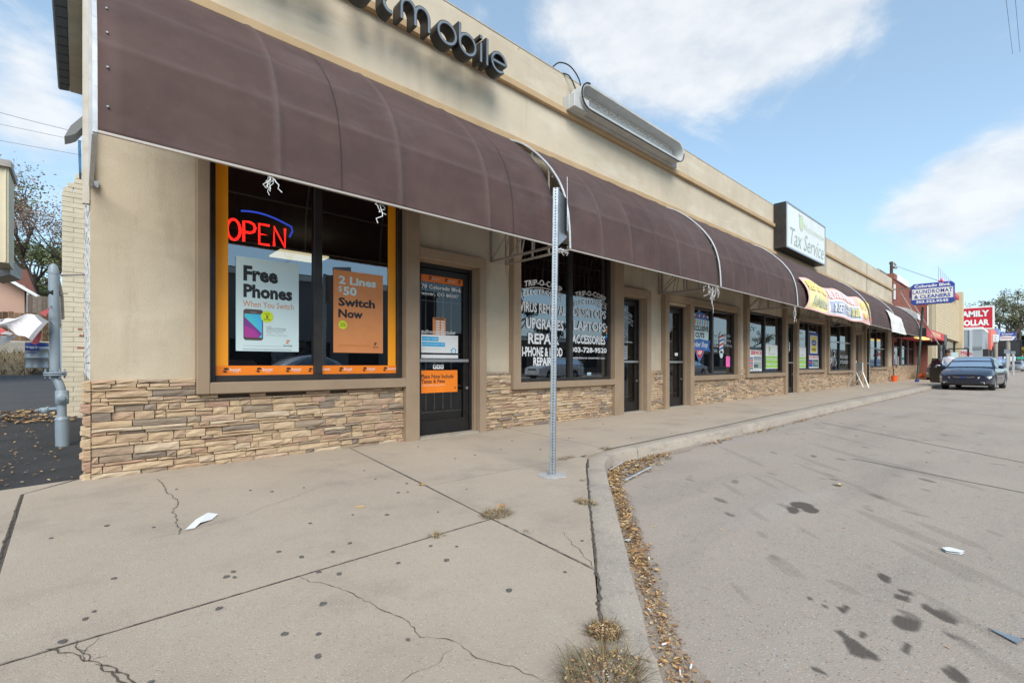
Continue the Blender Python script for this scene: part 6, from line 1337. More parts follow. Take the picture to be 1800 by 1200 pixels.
cb = thing('cream_building', 'cream painted brick building with overhanging upper wall and bulb strip sign', 'building', (60, 6, 0)); CX = 58.0; mc = mat('cream_brick', (.60, .49, .32), .85, (.53, .43, .28), 1.2, 5, bump=.3, bscale=20); mcd = mat('cream_side', (.44, .35, .215), .85, (.40, .31, .19), 1.2, 5)
c0 = on_x(1645, 657, CX); CY = c0.y; zt = on_x(1645, 522, CX).z; e = on_y(1688, 545, CY); CX1 = e.x; zt = 8.9
zb = 3.75
mb = MB(); mb.box(CX, CX + .4, CY + .31, CY + 16, -.05, zt - .6); mb.box(CX + .4, CX1, CY + .4, CY + 16, zb, zt - .7); mb.build('side_wall', mcd, cb)
mb = MB(); mb.box(CX - .01, CX1, CY, CY + .3, zb, zt - .45); mb.box(CX - .01, CX + .5, CY + .016, CY + .3, -.05, zb); mb.build('upper_wall', mc, cb); MB().box(CX - .02, CX + 1.0, CY - .02, CY + .015, -.05, zt - .5).build('corner_pier', mc, cb); MB().box(CX1 - 1.5, CX1 + .2, CY - .3, CY + .5, -.05, zt + .9).build('end_pier', mc, cb)
mb = MB(); z = zb + .3
while z < zt - .6: mb.box(CX + 1.05, CX1 - 1.55, CY - .015, CY - .001, z, z + .27); z += .30
tag(mb.build('courses', mc, cb), kind='stuff')
for i, (a, b) in enumerate(((CX + 1.6, CX + 5.5), (CX + 6.2, CX + 10), (CX + 11, CX1 - 2))):
    mb = MB(); mb.box(a, a + .15, CY + .3, CY + .45, 0, zb); mb.box(b - .15, b, CY + .3, CY + .45, 0, zb); mb.box(a, b, CY + .3, CY + .45, 0, .3); w = mb.build('window', M['bronze'], cb); MB().quad((a + .15, CY + .4, .3), (b - .15, CY + .4, .3), (b - .15, CY + .4, zb), (a + .15, CY + .4, zb)).build('pane', M['glass'], w)
mb = MB(); mb.box(CX + 1.2, CX1 - 6, CY - .35, CY - .05, zt - .5, zt - .1); mb.build('sign_box', M['red'], cb)
for k in range(14): x = CX + 1.4 + k * .95; MB().lathe([(.06, 0), (.11, .1), (.07, .2), (.02, .22)], (x, CY - .25, zt - .08), 10).build('bulb', M['white'] if k % 2 else M['pink'], cb, smooth=True)
for k in range(9): x = CX + 3 + k * 1.7; MB().tube([(x, CY + .1, zt - .4), (x, CY + .1, zt + 1.5)], .03, 5).build('rod', M['alu'], cb)
# grey, salmon and blue buildings, big signs
def XY(px, X): r = ray(px, 640); return Vector((0, 0, 1)) + r * (X / r.x)
gb = thing('grey_building', 'pale grey block building under the red sign', 'building', (78, 5, 0)); gx = 88.0; ga, gc = on_x(1690, 640, gx).y, on_x(1727, 640, gx).y; mg = mat('grey_block', (.36, .40, .43), .85, (.33, .365, .395), 1, 4)
ztg = on_x(1727, 579, gx).z; mb = MB(); mb.box(gx, gx + 12, gc, ga + 6, 0, ztg); mb.build('wall', mg, gb); MB().box(gx - .05, gx + 12, gc - .05, ga + 6, ztg, ztg + .35).build('coping', M['white'], gb)
MB().box(gx - .12, gx - .001, on_x(1709, 640, gx).y, on_x(1704, 640, gx).y, 0, ztg).build('pilaster', mat('grey_pilaster', (.50, .55, .58), .8), gb); MB().box(gx - .1, gx - .002, gc, ga + 5, 3.0, 3.35).build('stripe', mat('grey_stripe', (.22, .25, .28), .8), gb)
xe = on_y(1738, 640, gc).x
MB().box(gx + .5, xe - 2, gc - .5, gc - .01, 0, 3).build('shopfront', M['bronze'], gb)
pk = thing('salmon_building', 'salmon pink shop front beyond the grey building', 'building', (95, gc, 0)); xk = on_y(1751, 640, gc - .3).x; MB().box(gx + 12.3, xk, gc - .3, gc + 10, 0, 6.6).build('wall', mat('salmon', (.78, .20, .15), .8), pk); MB().box(gx + 14, xk - 5, gc - .5, gc - .301, 0, 3.2).build('shopfront', M['bronze'], pk)
MB().box(gx + 16, xk - 2, gc - 1.7, gc - .51, 3.2, 4.0).build('canopy', mat('canopy_cream', (.55, .52, .25), .8), pk)
bl_ = thing('blue_building', 'narrow lavender blue building beyond the salmon one', 'building', (120, gc, 0)); MB().box(xk + .5, xk + 16, gc - .6, gc + 10, 0, 7.2).build('wall', mat('lavender', (.28, .33, .58), .8), bl_)
def board(name, label, X, p0, p1, py0, py1, depth, mats_fn, cat='sign', pole_=True):
    a = on_x(p0, py0, X); b = on_x(p1, py1, X); y0, y1, z0, z1 = b.y, a.y, b.z, a.z
    r = thing(name, label, cat, (X, (y0 + y1) / 2, z0)); MB().box(X, X + depth, y0, y1, z0, z1).build('cabinet', M['white'] if name != 'black_billboard' else M['black'], r, bevel=.03)
    if pole_: MB().tube([(X + depth / 2, (y0 + y1) / 2, -.5), (X + depth / 2, (y0 + y1) / 2, z0)], .22, 10).build('pole', M['tube'], r)
    mb = MB(); mats = mats_fn(mb, X - .01, y0, y1, z0, z1); mb.build('face', mats, r); return r
def famd(mb, x, y0, y1, z0, z1):
    m = .18; mb.quad((x, y1 - m, z0 + m), (x, y0 + m, z0 + m), (x, y0 + m, z1 - m), (x, y1 - m, z1 - m), 0); w = y1 - y0; h = z1 - z0
    text(mb, 'FAMILY', (x - .02, y1 - .12 * w, z0 + h * .56), SU, SV, w * .76, h * .27, 1, bold=.05); text(mb, 'DOLLAR', (x - .02, y1 - .12 * w, z0 + h * .17), SU, SV, w * .76, h * .27, 1, bold=.05); return [mat('deep_red_sign', (.55, .012, .03), .5), M['white']]
board('red_store_sign', 'large red sign reading FAMILY DOLLAR beyond the cream building', 90, 1676, 1748, 541.5, 578, .5, famd)
def bluew(mb, x, y0, y1, z0, z1):
    w = y1 - y0; h = z1 - z0; mb.quad((x, y1, z0 + h * .5), (x, y0, z0 + h * .5), (x, y0, z1), (x, y1, z1), 0); text(mb, 'American', (x - .02, y1 - .08 * w, z0 + h * .72), SU, SV, w * .75, h * .18, 1, bold=.03); text(mb, 'Furniture', (x - .02, y1 - .1 * w, z0 + h * .52), SU, SV, w * .6, h * .16, 1, bold=.03)
    text(mb, 'Discount', (x - .02, y1 - .08 * w, z0 + h * .24), SU, SV, w * .72, h * .16, 2, bold=.03); mb.poly([(x - .01, y0, z0), (x - .01, y0, z0 + h * .5), (x - .01, y0 + w * .2, z0)], 0); return [M['blue'], M['white'], M['red']]
board('blue_white_sign', 'blue and white sign with red words above the black billboard', 96, 1758, 1786, 584.5, 598, .6, bluew)
def blk(mb, x, y0, y1, z0, z1): mb.quad((x, y1 - .2, z0 + .2), (x, y0 + .2, z0 + .2), (x, y0 + .2, z1 - .2), (x, y1 - .2, z1 - .2), 0); return [mat('blank_billboard', (.035, .035, .038), .7)]
board('black_billboard', 'blank black billboard at the far right', 98, 1748, 1796, 598.5, 626, .6, blk, 'billboard', True)
def wsm(mb, x, y0, y1, z0, z1): [mb.quad((x, y1 - .2, z0 + (z1 - z0) * k), (x, y0 + .2, z0 + (z1 - z0) * k), (x, y0 + .2, z0 + (z1 - z0) * (k + .1)), (x, y1 - .2, z0 + (z1 - z0) * (k + .1)), 0) for k in (.15, .4, .7)]; return [M['grey']]
board('small_white_sign', 'small white sign in front of the lavender blue building', 94, 1745, 1755, 588, 601, .8, wsm)
for i, (p0, p1, a, b, X) in enumerate(((1765, 1776, 614, 621, 64), (1777, 1785, 617, 622.5, 70))):
    r = board('road_sign', ('grey back of a road sign, the taller of the two before the billboard', 'grey back of a road sign, the smaller right one before the billboard')[i], X, p0, p1, a, b, .04, lambda mb, x, y0, y1, z0, z1: (mb.quad((x, y1, z0), (x, y0, z0), (x, y0, z1), (x, y1, z1), 0), [M['steel']])[1], 'road sign', False)
    p = r.location; MB().tube([(X + .05, p.y, -.2), (X + .05, p.y, p.z)], .09, 6).build('post', M['white_tube'], r)
mb = MB(); p = on_x(1798, 629, 80); mb.box(80, 80.05, p.y - .6, p.y + .5, p.z - .15, p.z + .15); tag(mb.build('street_name_sign', mat('sign_teal', (.05, .35, .28), .5)), 'small green street name sign at the right edge', 'street sign')
q = on_x(1690, 615, 47); sf = thing('metal_frame_sign', 'black metal frame with a white sign reading No Credit', 'sign', (47, q.y, 0)); a, b = on_x(1668, 613, 47), on_x(1702, 635, 47); mb = MB(); mb.bar((47, a.y, 0), (47, a.y, a.z), .07); mb.bar((47, b.y, 0), (47, b.y, a.z), .07); mb.bar((47, a.y, a.z), (47, b.y, a.z), .07); mb.build('frame', M['black'], sf)
a, b = on_x(1688, 614, 47), on_x(1701, 625, 47); mb = MB(); mb.box(47.0, 47.04, b.y, a.y, b.z, a.z); mb.build('panel', M['white'], sf); mb = MB(); text(mb, 'No', (46.99, a.y - .02, a.z - .27), SU, SV, .35, .17, 0, bold=.03); text(mb, 'Credit', (46.99, a.y - .02, b.z + .04), SU, SV, .62, .20, 0, bold=.03); mb.build('lettering', M['red'], sf)
MB_ = MB(); a, b = on_x(1672, 619, 50), on_x(1684, 627, 50); MB_.box(50, 50.1, b.y, a.y, .0, a.z); tag(MB_.build('notice_board', M['paper']), 'pale notice board panel behind the person', 'board')

# ================================================================ TREES
def bark(): return M.setdefault('bark', mat('bark', (.10, .075, .055), .95, (.06, .045, .035), 6, 5, bump=.6, bscale=20))
def tree(name, base, h, spread, cols, seed, label, nleaf=5000, ls=.16, trunk=.25, fork=.35, bare=0.0, droop=0, cat='tree', dense=1.0, levels=4, group=None):
    rnd = random.Random(seed); base = Vector(base); r = thing(name, label, cat, base, group); wood = MB(); tips = []
    def grow(p, d, L_, rad, lv):
        pts = [p]; n = 3; dd = d.copy()
        for k in range(n): dd = (dd + Vector((rnd.gauss(0, .16), rnd.gauss(0, .16), rnd.gauss(0.03 - droop * .05, .08)))).normalized(); pts.append(pts[-1] + dd * L_ / n)
        wood.tube(pts, [rad * (1 - .45 * k / n) for k in range(n + 1)], 6 if lv < 2 else 4, caps=False)
        if lv >= levels: tips.append((pts[-1], dd)); tips.append((pts[-2], dd)); return
        for k in range(rnd.choice([2, 3, 3]) + (lv == 0)):
            a = rnd.uniform(0, 6.28); sp = rnd.uniform(.45, .95) * spread; nd = (dd + Vector((math.cos(a) * sp, math.sin(a) * sp, rnd.uniform(-.15, .35)))).normalized(); s = rnd.uniform(.55, .85); grow(pts[rnd.choice([-1, -1, -2])], nd, L_ * s, rad * .55, lv + 1)
    grow(base, Vector((rnd.uniform(-.1, .1), rnd.uniform(-.1, .1), 1)).normalized(), h * fork, trunk, 0)
    wood.build('trunk', bark(), r, smooth=True)
    fol = MB(); per = max(1, int(nleaf / max(1, len(tips)))); cl = h * .030
    for t, d in tips:
        if rnd.random() < bare: continue
        tone = min(1, max(0, rnd.gauss(.5, .22))); c0 = cl * rnd.uniform(.6, 1.5)
        for k in range(int(per * rnd.uniform(.4, 1.6) * dense)):
            p = t + Vector((rnd.gauss(0, c0), rnd.gauss(0, c0), rnd.gauss(0, c0 * .6))); a = Vector((rnd.gauss(0, 1), rnd.gauss(0, 1), rnd.gauss(0, .6))).normalized() * ls * rnd.uniform(.5, 1.2); b = a.cross(Vector((rnd.gauss(0, 1), rnd.gauss(0, 1), rnd.gauss(0, 1)))).normalized() * ls * .35
            fol.add([p - a * .5, p + b * .6, p + a * .6, p - b * .6], [(0, 1, 2, 3)], 0, min(1, max(0, tone + rnd.gauss(0, .12))))
    fol.build('crown', cols, r)
    return r
G_OL = mat('foliage_olive', (1, 1, 1), .8, tone=[(0, (.08, .085, .05)), (.5, (.155, .16, .085)), (1, (.26, .24, .14))]); G_GR = mat('foliage_green', (1, 1, 1), .8, tone=[(0, (.06, .085, .035)), (.5, (.12, .155, .06)), (1, (.24, .24, .11))])
G_YE = mat('foliage_yellow', (1, 1, 1), .8, tone=[(0, (.25, .16, .02)), (.5, (.50, .34, .04)), (1, (.62, .45, .08))]); G_BR = mat('foliage_brown', (1, 1, 1), .8, tone=[(0, (.13, .09, .065)), (.5, (.24, .165, .12)), (1, (.36, .26, .19))]); G_DK = mat('foliage_dark', (1, 1, 1), .8, tone=[(0, (.015, .022, .015)), (1, (.05, .06, .035))])
def far(px, py, t, dz=0): p = at(px, py, t); return (p.x, p.y, dz)
tree('leafy_tree', far(80, 600, 27, 1.2), 11.0, .8, G_GR, 5, 'tall leafy green tree behind the pink house, left of the brick pier', 9000, .19, .34, .30, bare=.15, levels=5)
tree('leafy_tree', far(36, 600, 30, 1.2), 10.5, .9, G_GR, 15, 'second green tree behind the siding house at the left edge', 7000, .2, .3, .28, bare=.2, levels=5)
tree('bare_shrub', far(104, 640, 22, 1.0), 14, .7, G_BR, 8, 'bare pinkish brown bushy tree beside the brick pier', 7000, .13, .12, .22, levels=5)
tree('leafy_bush', far(80, 600, 31, 1.4), 9.5, 1.2, G_GR, 19, 'dense green bush behind the brown roof of the pink house', 5200, .24, .12, .2)
tree('green_bush', far(101, 610, 17, .8), 2.6, .9, G_GR, 9, 'small green bush right behind the grey pipe', 1200, .12, .06, .25)
tree('cottonwood_tree', far(1758, 640, 95, 0), 20, .55, G_OL, 22, 'tall olive tree with an open crown above the red store sign', 4600, .5, .6, .33, bare=.3)
tree('cottonwood_tree', far(1792, 640, 110, 0), 20, .6, G_OL, 23, 'second olive tree leaning to the right edge', 3600, .55, .6, .33, bare=.3)
tree('low_tree', far(1716, 640, 105, 0), 15.5, .7, G_OL, 24, 'lower spreading olive tree behind the red store sign', 2800, .5, .4, .33, bare=.2)
tree('yellow_tree', far(1806, 640, 108, 0), 8.5, .9, G_YE, 25, 'yellow autumn tree at the right edge', 5200, .5, .3, .25)
tree('dark_tree', far(1802, 640, 130, 0), 11.5, .8, G_DK, 26, 'dark green tree top at the right edge', 3000, .6, .3, .3)

# ================================================================ LEFT BACKGROUND
hs = thing('siding_house', 'cream vertical siding upper storey at the left edge', 'house', (-3, 17, 0)); sc_ = mat('cream_siding', (.70, .62, .44), .8, (.64, .56, .40), 2, 4); HX = at(15, 640, 11.0).x
MB().box(-7, HX, 16, 17.3, 3.35, 5.55).build('wall', sc_, hs)
for k in range(9): MB().box(HX - .06 - k * .30, HX - .035 - k * .30, 15.975, 16.0, 3.38, 5.5).build('batten', sc_, hs)
MB().box(-7.2, HX + .05, 15.9, 17.4, 5.55, 5.70).build('roof', M['tube'], hs); MB().box(-7, -2.6, 16.2, 17.2, 0, 3.33).build('lower_wall', sc_, hs)
mb = MB(); q = [at(*p) for p in ((18, 455, 11.6), (40, 475, 12.6), (37, 492, 12.6), (18, 482, 11.6))]; w = Vector((-.35, 1.0, 0)) * 1.2; mb.add(q + [p + w for p in q], [(0, 1, 2, 3), (7, 6, 5, 4), (0, 4, 5, 1), (1, 5, 6, 2), (2, 6, 7, 3), (3, 7, 4, 0)]); mb.build('pent_roof', M['tube'], hs)
ph = thing('pink_house', 'small pink stucco house with a brown shingle roof behind the fence', 'house', at(30, 560, 21)); pk_ = mat('pink_stucco', (.52, .34, .26), .9, (.47, .31, .24), 1.5, 4)
y0 = 28.5; xr = on_y(43, 540, y0).x; zt = on_y(0, 483, y0).z; mb = MB(); zl = on_y(-60, 455, y0).z; z43 = on_y(43, 502, y0).z
mb.prism([(-9, 1), (xr, 1), (xr, z43), (-4, zl), (-9, z43)], (0, y0, 0), (1, 0, 0), (0, 0, 1), (0, 7, 0)); mb.build('wall', pk_, ph)
mb = MB(); xe_ = on_y(72, 527, y0 - .3).x; ze_ = on_y(72, 527, y0 - .3).z; xt_ = on_y(-60, 452, y0 - .3).x; zt_ = on_y(-60, 452, y0 - .3).z
mb.prism([(xt_, zt_), (xe_, ze_), (xe_, ze_ + .13), (xt_, zt_ + .16)], (0, y0 - .5, 0), (1, 0, 0), (0, 0, 1), (0, .25, 0)); mb.build('fascia', M['white'], ph)
mb = MB(); mb.prism([(xt_, zt_ + .03), (xe_, ze_ + .0), (xe_, ze_ + .1), (xt_, zt_ + .13)], (0, y0 - .24, 0), (1, 0, 0), (0, 0, 1), (0, 8, 0)); mb.build('roof', mat('brown_shingle', (.14, .07, .055), .9, (.11, .055, .045), 8, 4), ph)
mb = MB(); a, b = on_y(-30, 478, 33), on_y(47, 478, 33); mb.prism([(a.x, 3.8), (b.x + .5, 3.8), (b.x, b.z + .1), (a.x, b.z + .3)], (0, 33, 0), (1, 0, 0), (0, 0, 1), (0, 4, 0)); mb.build('rear_roof', mat('red_brown_shingle', (.22, .10, .08), .9), ph)
c = on_y(50, 555, y0 - .35); MB().tube([(c.x, y0 - .4, 1.2), (c.x, y0 - .4, on_y(50, 515, y0).z), (xe_ - .1, y0 - .4, ze_ + .02)], .05, 8).build('downpipe', M['white_metal'], ph)
def fence(pxa, pxb, pyt, pyb, Y, label, cols, seed):
    r = thing('wood_fence', label, 'fence', on_y((pxa + pxb) / 2, pyb, Y)); a, b = on_y(pxa, pyt, Y), on_y(pxb, pyt, Y); rnd = random.Random(seed); x = a.x; zb_ = 1.4; m1 = mat('fence_wood_%d' % seed, (1, 1, 1), .9, (.7, .7, .7), 6, 4, tone=cols)
    while x < b.x: h_ = a.z + rnd.uniform(-.03, .03); MB().box(x, x + .135, Y + rnd.uniform(-.01, .01), Y + .03, zb_, h_, 0, rnd.random()).build('board', m1, r); x += .145
    MB().box(a.x, b.x, Y + .03, Y + .07, a.z - .3, a.z - .2, 0, .3).build('rail', m1, r)
fence(-120, 98, 541, 600, 24.5, 'dark brown wooden board fence in front of the pink house', [(0, (.10, .055, .03)), (.6, (.19, .11, .06)), (1, (.28, .18, .11))], 1)
fence(48, 150, 519, 600, 27.8, 'weathered pale wooden fence right of the pink house', [(0, (.14, .11, .09)), (1, (.26, .21, .17))], 2)
mb = MB(); Yw = 22.6; a = on_y(-60, 597, Yw); b = on_y(100, 597, Yw); mb.box(a.x, b.x, Yw, Yw + .3, .7, a.z); tag(mb.build('low_wall', mat('pale_low_wall', (.50, .47, .41), .9, (.38, .35, .30), 2, 5), bevel=.03), 'low pale concrete wall behind the steel barrel', 'wall')

# ================================================================ ACROSS THE STREET (seen in the windows)
MB().box(-40, 300, -32, -21, -.6, -.02).build('far_sidewalk', M['kerbc']); tag(bpy.data.objects['far_sidewalk'], kind='structure')
def across(x0, x1, h, mm, label, seed, band=True):
    r = thing('street_building', label, 'building', ((x0 + x1) / 2, -25, 0)); ops = []; x = x0 + 1.5
    while x < x1 - 3: ops.append((x, x + 2.6, .6, 2.7)); x += 4.0
    mb = MB(); wall_cells(mb, x0, x1, -.05, h, -25.3, -25, ops); mb.box(x0, x1, -36, -35.7, 0, h); mb.box(x0, x0 + .3, -35.7, -25.3, 0, h); mb.box(x1 - .3, x1, -35.7, -25.3, 0, h); mb.box(x0 + .3, x1 - .3, -35.7, -25.3, h - .4, h - .2); mb.build('wall', mm, r)
    for a, b, c, d in ops[:14]: MB().quad((b, -25.15, c), (a, -25.15, c), (a, -25.15, d), (b, -25.15, d)).build('window', M['dark_in'], r)
    if band: MB().box(x0, x1, -24.98, -24.8, h - .5, h - .1).build('fascia', M['white_metal'], r)
across(-14, 24, 7.6, mat('across_grey', (.13, .135, .14), .9), 'tall grey building across the street, seen only in the shop windows', 1)
across(27, 62, 4.0, mat('across_brown', (.14, .11, .09), .9), 'low brown building across the street, seen only in the shop windows', 2); across(66, 120, 4.4, mat('across_tan', (.28, .24, .19), .9), 'low tan building across the street, farthest along', 3); across(124, 190, 5.0, M['cream_side'] if 'cream_side' in M else mcd, 'distant tan building across the street', 4)
tree('street_tree', (35.5, -29, 0), 9.5, .6, G_DK, 41, 'dark conifer like tree across the street behind the low building', 2600, .35, .3, .35, group='trees across the street')
tree('street_tree', (50, -34, 0), 9, 1.0, G_DK, 42, 'round dark tree across the street', 1800, .35, .3, .3, group='trees across the street'); tree('street_tree', (72, -30, 0), 10, 1.0, G_BR, 43, 'brown leafless looking tree across the street', 1600, .35, .3, .3, group='trees across the street'); tree('street_tree', (100, -28, 0), 11, 1.0, G_OL, 44, 'olive tree farther across the street', 1800, .4, .3, .3, group='trees across the street')

# ================================================================ CARS
TY = mat('tyre', (.02, .02, .02), .8); RIM = mat('rim', (.50, .51, .52), .35, metal=.8); CG = glass('car_glass', (.30, .36, .35), 2.7); CHR = mat('chrome', (.75, .76, .78), .15, metal=1); HLM = mat('headlight_lens', (.66, .68, .64), .15, (.5, .52, .50), 20, 3); BLK = mat('car_black_plastic', (.015, .015, .016), .5)
def car(name, label, paint, L_=5.0, Wd=1.84, H_=1.42, door_open=False, suv=False, detail=True, group=None):
    """built at the origin; front towards -x, wheels at x = wf and wr"""
    r = thing(name, label, 'car', (0, 0, 0), group); wf, wr, wrad = .98, L_ - 1.15, .325; hw = Wd / 2
    belt0, nose, tail = (.98 if not suv else 1.1), (.66 if not suv else .85), (1.0 if not suv else 1.1)
    xs = sorted(set([0, .03, .08, .16, .28, .42] + list(np.arange(.5, L_ - .5, .09)) + [L_ - .45, L_ - .3, L_ - .15, L_ - .05, L_])); S = []
    def topz(x):
        if x < 1.35: t = x / 1.35; return nose + (belt0 - .02 - nose) * (1 - (1 - t) ** 2.0)
        if x > L_ - .95: t = (L_ - x) / .95; return tail - .10 + .10 * (1 - (1 - t) ** 2)
        return belt0 - .02 + .03 * (x - 1.35) / L_
    for x in xs:
        a = min(x, .55) / .55; b = min(L_ - x, .5) / .5; w = hw * (.80 + .20 * math.sin(a * math.pi / 2)) * (.86 + .14 * math.sin(b * math.pi / 2)); z1 = topz(x); z0 = .22 + .06 * (1 - min(a, b))
        for xw in (wf, wr):
            d = abs(x - xw)
            if d < wrad + .045: z0 = max(z0, wrad + math.sqrt(max(0, (wrad + .045) ** 2 - d * d)) * .98)
        z0 = min(z0, z1 - .2); hgt = z1 - z0
        S.append([(x, y, z) for y, z in ((0, z0), (w * .80, z0), (w * .965, z0 + .04), (w * 1.0, z0 + hgt * .30), (w * 1.0, z0 + hgt * .58), (w * .975, z1 - .10), (w * .93, z1 - .03), (w * .80, z1), (w * .45, z1 + .022), (0, z1 + .03))])
    k = len(S[0]); mb = MB(); v = []
    for s in S: v += s + [(x, -y, z) for x, y, z in s[-2:0:-1]]
    m = 2 * k - 2; f = [(i * m + j, i * m + (j + 1) % m, (i + 1) * m + (j + 1) % m, (i + 1) * m + j) for i in range(len(S) - 1) for j in range(m)]
    f += [tuple(range(m))[::-1], tuple((len(S) - 1) * m + j for j in range(m))]; mb.add(v, f)
    # cabin: pillars and roof
    c0, c1, c2, c3 = 1.30, 2.05, L_ - 1.75, L_ - .85
    if suv: c0, c1, c2, c3 = 1.25, 1.85, L_ - .55, L_ - .12
    zb = belt0 - .02; zr = H_; wb = hw * .93; wt = hw * .72; st = [(c0, zb, zb, wb, wb), ((c0 + c1) / 2, zb, (zb + zr) / 2 + .04, wb, (wb + wt) / 2), (c1, zb, zr - .045, wb, wt), (c1 + .35, zb, zr, wb, wt), ((c1 + c2) / 2, zb, zr + .01, wb, wt), (c2 - .25, zb, zr - .01, wb, wt), (c2, zb, zr - .05, wb, wt), ((c2 + c3) / 2, zb, (zb + zr) / 2 + .06, wb, (wb + wt) / 2), (c3, zb, zb + .02, wb, wb)]
    cv = []; 
    for x, za, zt, w1, w2 in st: cv += [(x, w1, za), (x, w2 + .02, zt - .06 if zt > zb + .1 else zt), (x, w2 - .08, zt), (x, 0, zt + .015), (x, -w2 + .08, zt), (x, -w2 - .02, zt - .06 if zt > zb + .1 else zt), (x, -w1, za)]
    mb.add(cv, [(i * 7 + j, (i + 1) * 7 + j, (i + 1) * 7 + j + 1, i * 7 + j + 1) for i in range(8) for j in range(6)])
    body = mb.build('body', paint, r, smooth=True)
    # glass sits 8 mm proud of the cabin shell
    def lerp(a, b, t): return tuple(a[i] + (b[i] - a[i]) * t for i in range(3))
    def gp(name, quadp, nrm):
        nrm = Vector(nrm).normalized() * .009; MB().add([Vector(p) + nrm for p in quadp], [tuple(range(len(quadp)))]).build(name, CG, r)
    fb = zb + .05; ws = lambda y, t: (c0 + (c1 - c0) * t, y, 0)
    def zf(t): return zb + (zr - .045 - zb) * t + .04 * math.sin(math.pi * t)
    P = []
    for t in (.08, .5, .93): P.append([(c0 + (c1 - c0) * t - .006, s * (wb + (wt - wb) * t - .075), zf(t) + (.015 * (1 - abs(s)))) for s in (-1, -.5, 0, .5, 1)])
    mbw = MB(); vv = [Vector(p) + Vector((-.008, 0, .010)) for row in P for p in row]; mbw.add(vv, [(i * 5 + j, i * 5 + j + 1, (i + 1) * 5 + j + 1, (i + 1) * 5 + j) for i in range(2) for j in range(4)]); mbw.build('windshield', CG, r, smooth=True)
    zt_ = zr - .10
    for s in (-1, 1):
        def sp(x, z): t = (z - zb) / (zr - .06 - zb); return (x, s * (wb + (wt + .02 - wb) * t + .008), z)
        mid = (c1 + c2) / 2 + .02
        MB().add([sp(c0 + .22, zb + .03), sp(mid - .05, zb + .03), sp(mid - .05, zt_), sp(c1 + .05, zt_)], [(0, 1, 2, 3)]).build('front_window', CG, r); MB().add([sp(mid + .04, zb + .03), sp(c3 - .38, zb + .05), sp(c2 - .08, zt_), sp(mid + .04, zt_)], [(0, 1, 2, 3)]).build('rear_window', CG, r)
        if detail:
            MB().box(c0 + .25, mid + .0, s * hw * .998 - .004, s * hw * .998 + .004, .5, .52).build('side_moulding', BLK, r)
            m_ = MB(); m_.lathe([(.02, 0), (.075, .03), (.085, .10), (.06, .14), (.01, .15)], (0, 0, 0), 10, 'X'); m_.v = [(c0 + .30 + x, s * (hw + .10) + y * 1.35, zb + .05 + z) for x, y, z in m_.v]; m_.build('mirror', paint, r, smooth=True)
        for xw in (wf, wr):
            w = MB().lathe([(wrad * .6, -.10), (wrad * .93, -.10), (wrad, -.07), (wrad, .07), (wrad * .93, .10), (wrad * .66, .10), (wrad * .64, .085), (.05, .07)], (xw, s * (hw - .11), wrad), 22, 'Y'); 
            if s < 0: w.v = [(x, 2 * s * (hw - .11) - y, z) for x, y, z in w.v]
            wh = w.build('wheel', TY, r, smooth=True); rm = MB(); rm.lathe([(wrad * .64, .078), (wrad * .62, .094), (wrad * .56, .088), (wrad * .54, .06), (.06, .05)], (0, 0, 0), 20, 'Y')
            for a in range(0, 360, 60): c_, s2 = math.cos(R(a)), math.sin(R(a)); rm.add([(c_ * q + s2 * w_, .082, s2 * q - c_ * w_) for q, w_ in ((.03, -.03), (.2, -.02), (.2, .02), (.03, .03))], [(0, 1, 2, 3)])
            rm.lathe([(.05, .05), (.05, .09), (.03, .095)], (0, 0, 0), 10, 'Y'); rm.v = [(xw + x, s * (hw - .11 + y), wrad + z) for x, y, z in rm.v]; rm.build('rim', RIM, wh)
        # lamps
        hl = MB(); z_ = nose - .125; hl.add([(.045, s * hw * .52, z_ - .075), (.16, s * hw * .90, z_ - .03), (.30, s * hw * .955, z_ + .02), (.30, s * hw * .95, z_ + .09), (.12, s * hw * .86, z_ + .075), (-.002, s * hw * .50, z_ + .05)], [(0, 1, 4, 5), (1, 2, 3, 4)]); hl.v = [(x - .03, y * 1.012, z) for x, y, z in hl.v]; hl.build('headlight', HLM, r)
        MB().box(-.01, .06, s * hw * .68 - .06, s * hw * .68 + .06, .30, .37).build('fog_lamp', HLM, r)
    mb = MB(); mb.box(-.012, .03, -hw * .42, hw * .42, nose - .155, nose - .05); mb.build('grille', BLK, r, bevel=.01); mb = MB(); mb.prism([(-hw * .40, .012), (-hw * .2, -.006), (0, -.012), (hw * .2, -.006), (hw * .40, .012), (hw * .40, .03), (hw * .2, .012), (0, .006), (-hw * .2, .012), (-hw * .4, .03)], (-.02, 0, nose - .10), (0, 1, 0), (0, 0, 1), (.02, 0, 0)); mb.build('chrome_bar', CHR, r)
    mb = MB(); mb.prism([(-.09, -.012), (-.03, -.012), (-.03, -.03), (.03, -.03), (.03, -.012), (.09, -.012), (.10, .015), (.03, .015), (.03, .032), (-.03, .032), (-.03, .015), (-.08, .015)], (-.035, 0, nose - .10), (0, 1, 0), (0, 0, 1), (.02, 0, 0)); mb.build('badge', M['blue'], r)
    mb = MB(); mb.box(-.015, .04, -hw * .72, hw * .72, .26, .36); mb.build('lower_intake', BLK, r, bevel=.01); mb = MB(); mb.box(-.03, .03, -hw * .80, hw * .80, .43, .47); mb.build('bumper_lip', paint, r, bevel=.015)
    mb = MB(); mb.box(.3, L_ - .3, -hw * .9, hw * .9, .2, .3); mb.build('underbody', BLK, r)
    for s in (-1, 1): MB().box(L_ - .06, L_ + .01, s * hw * .62 - .2, s * hw * .62 + .16, .78, .92).build('tail_lamp', M['red'], r)
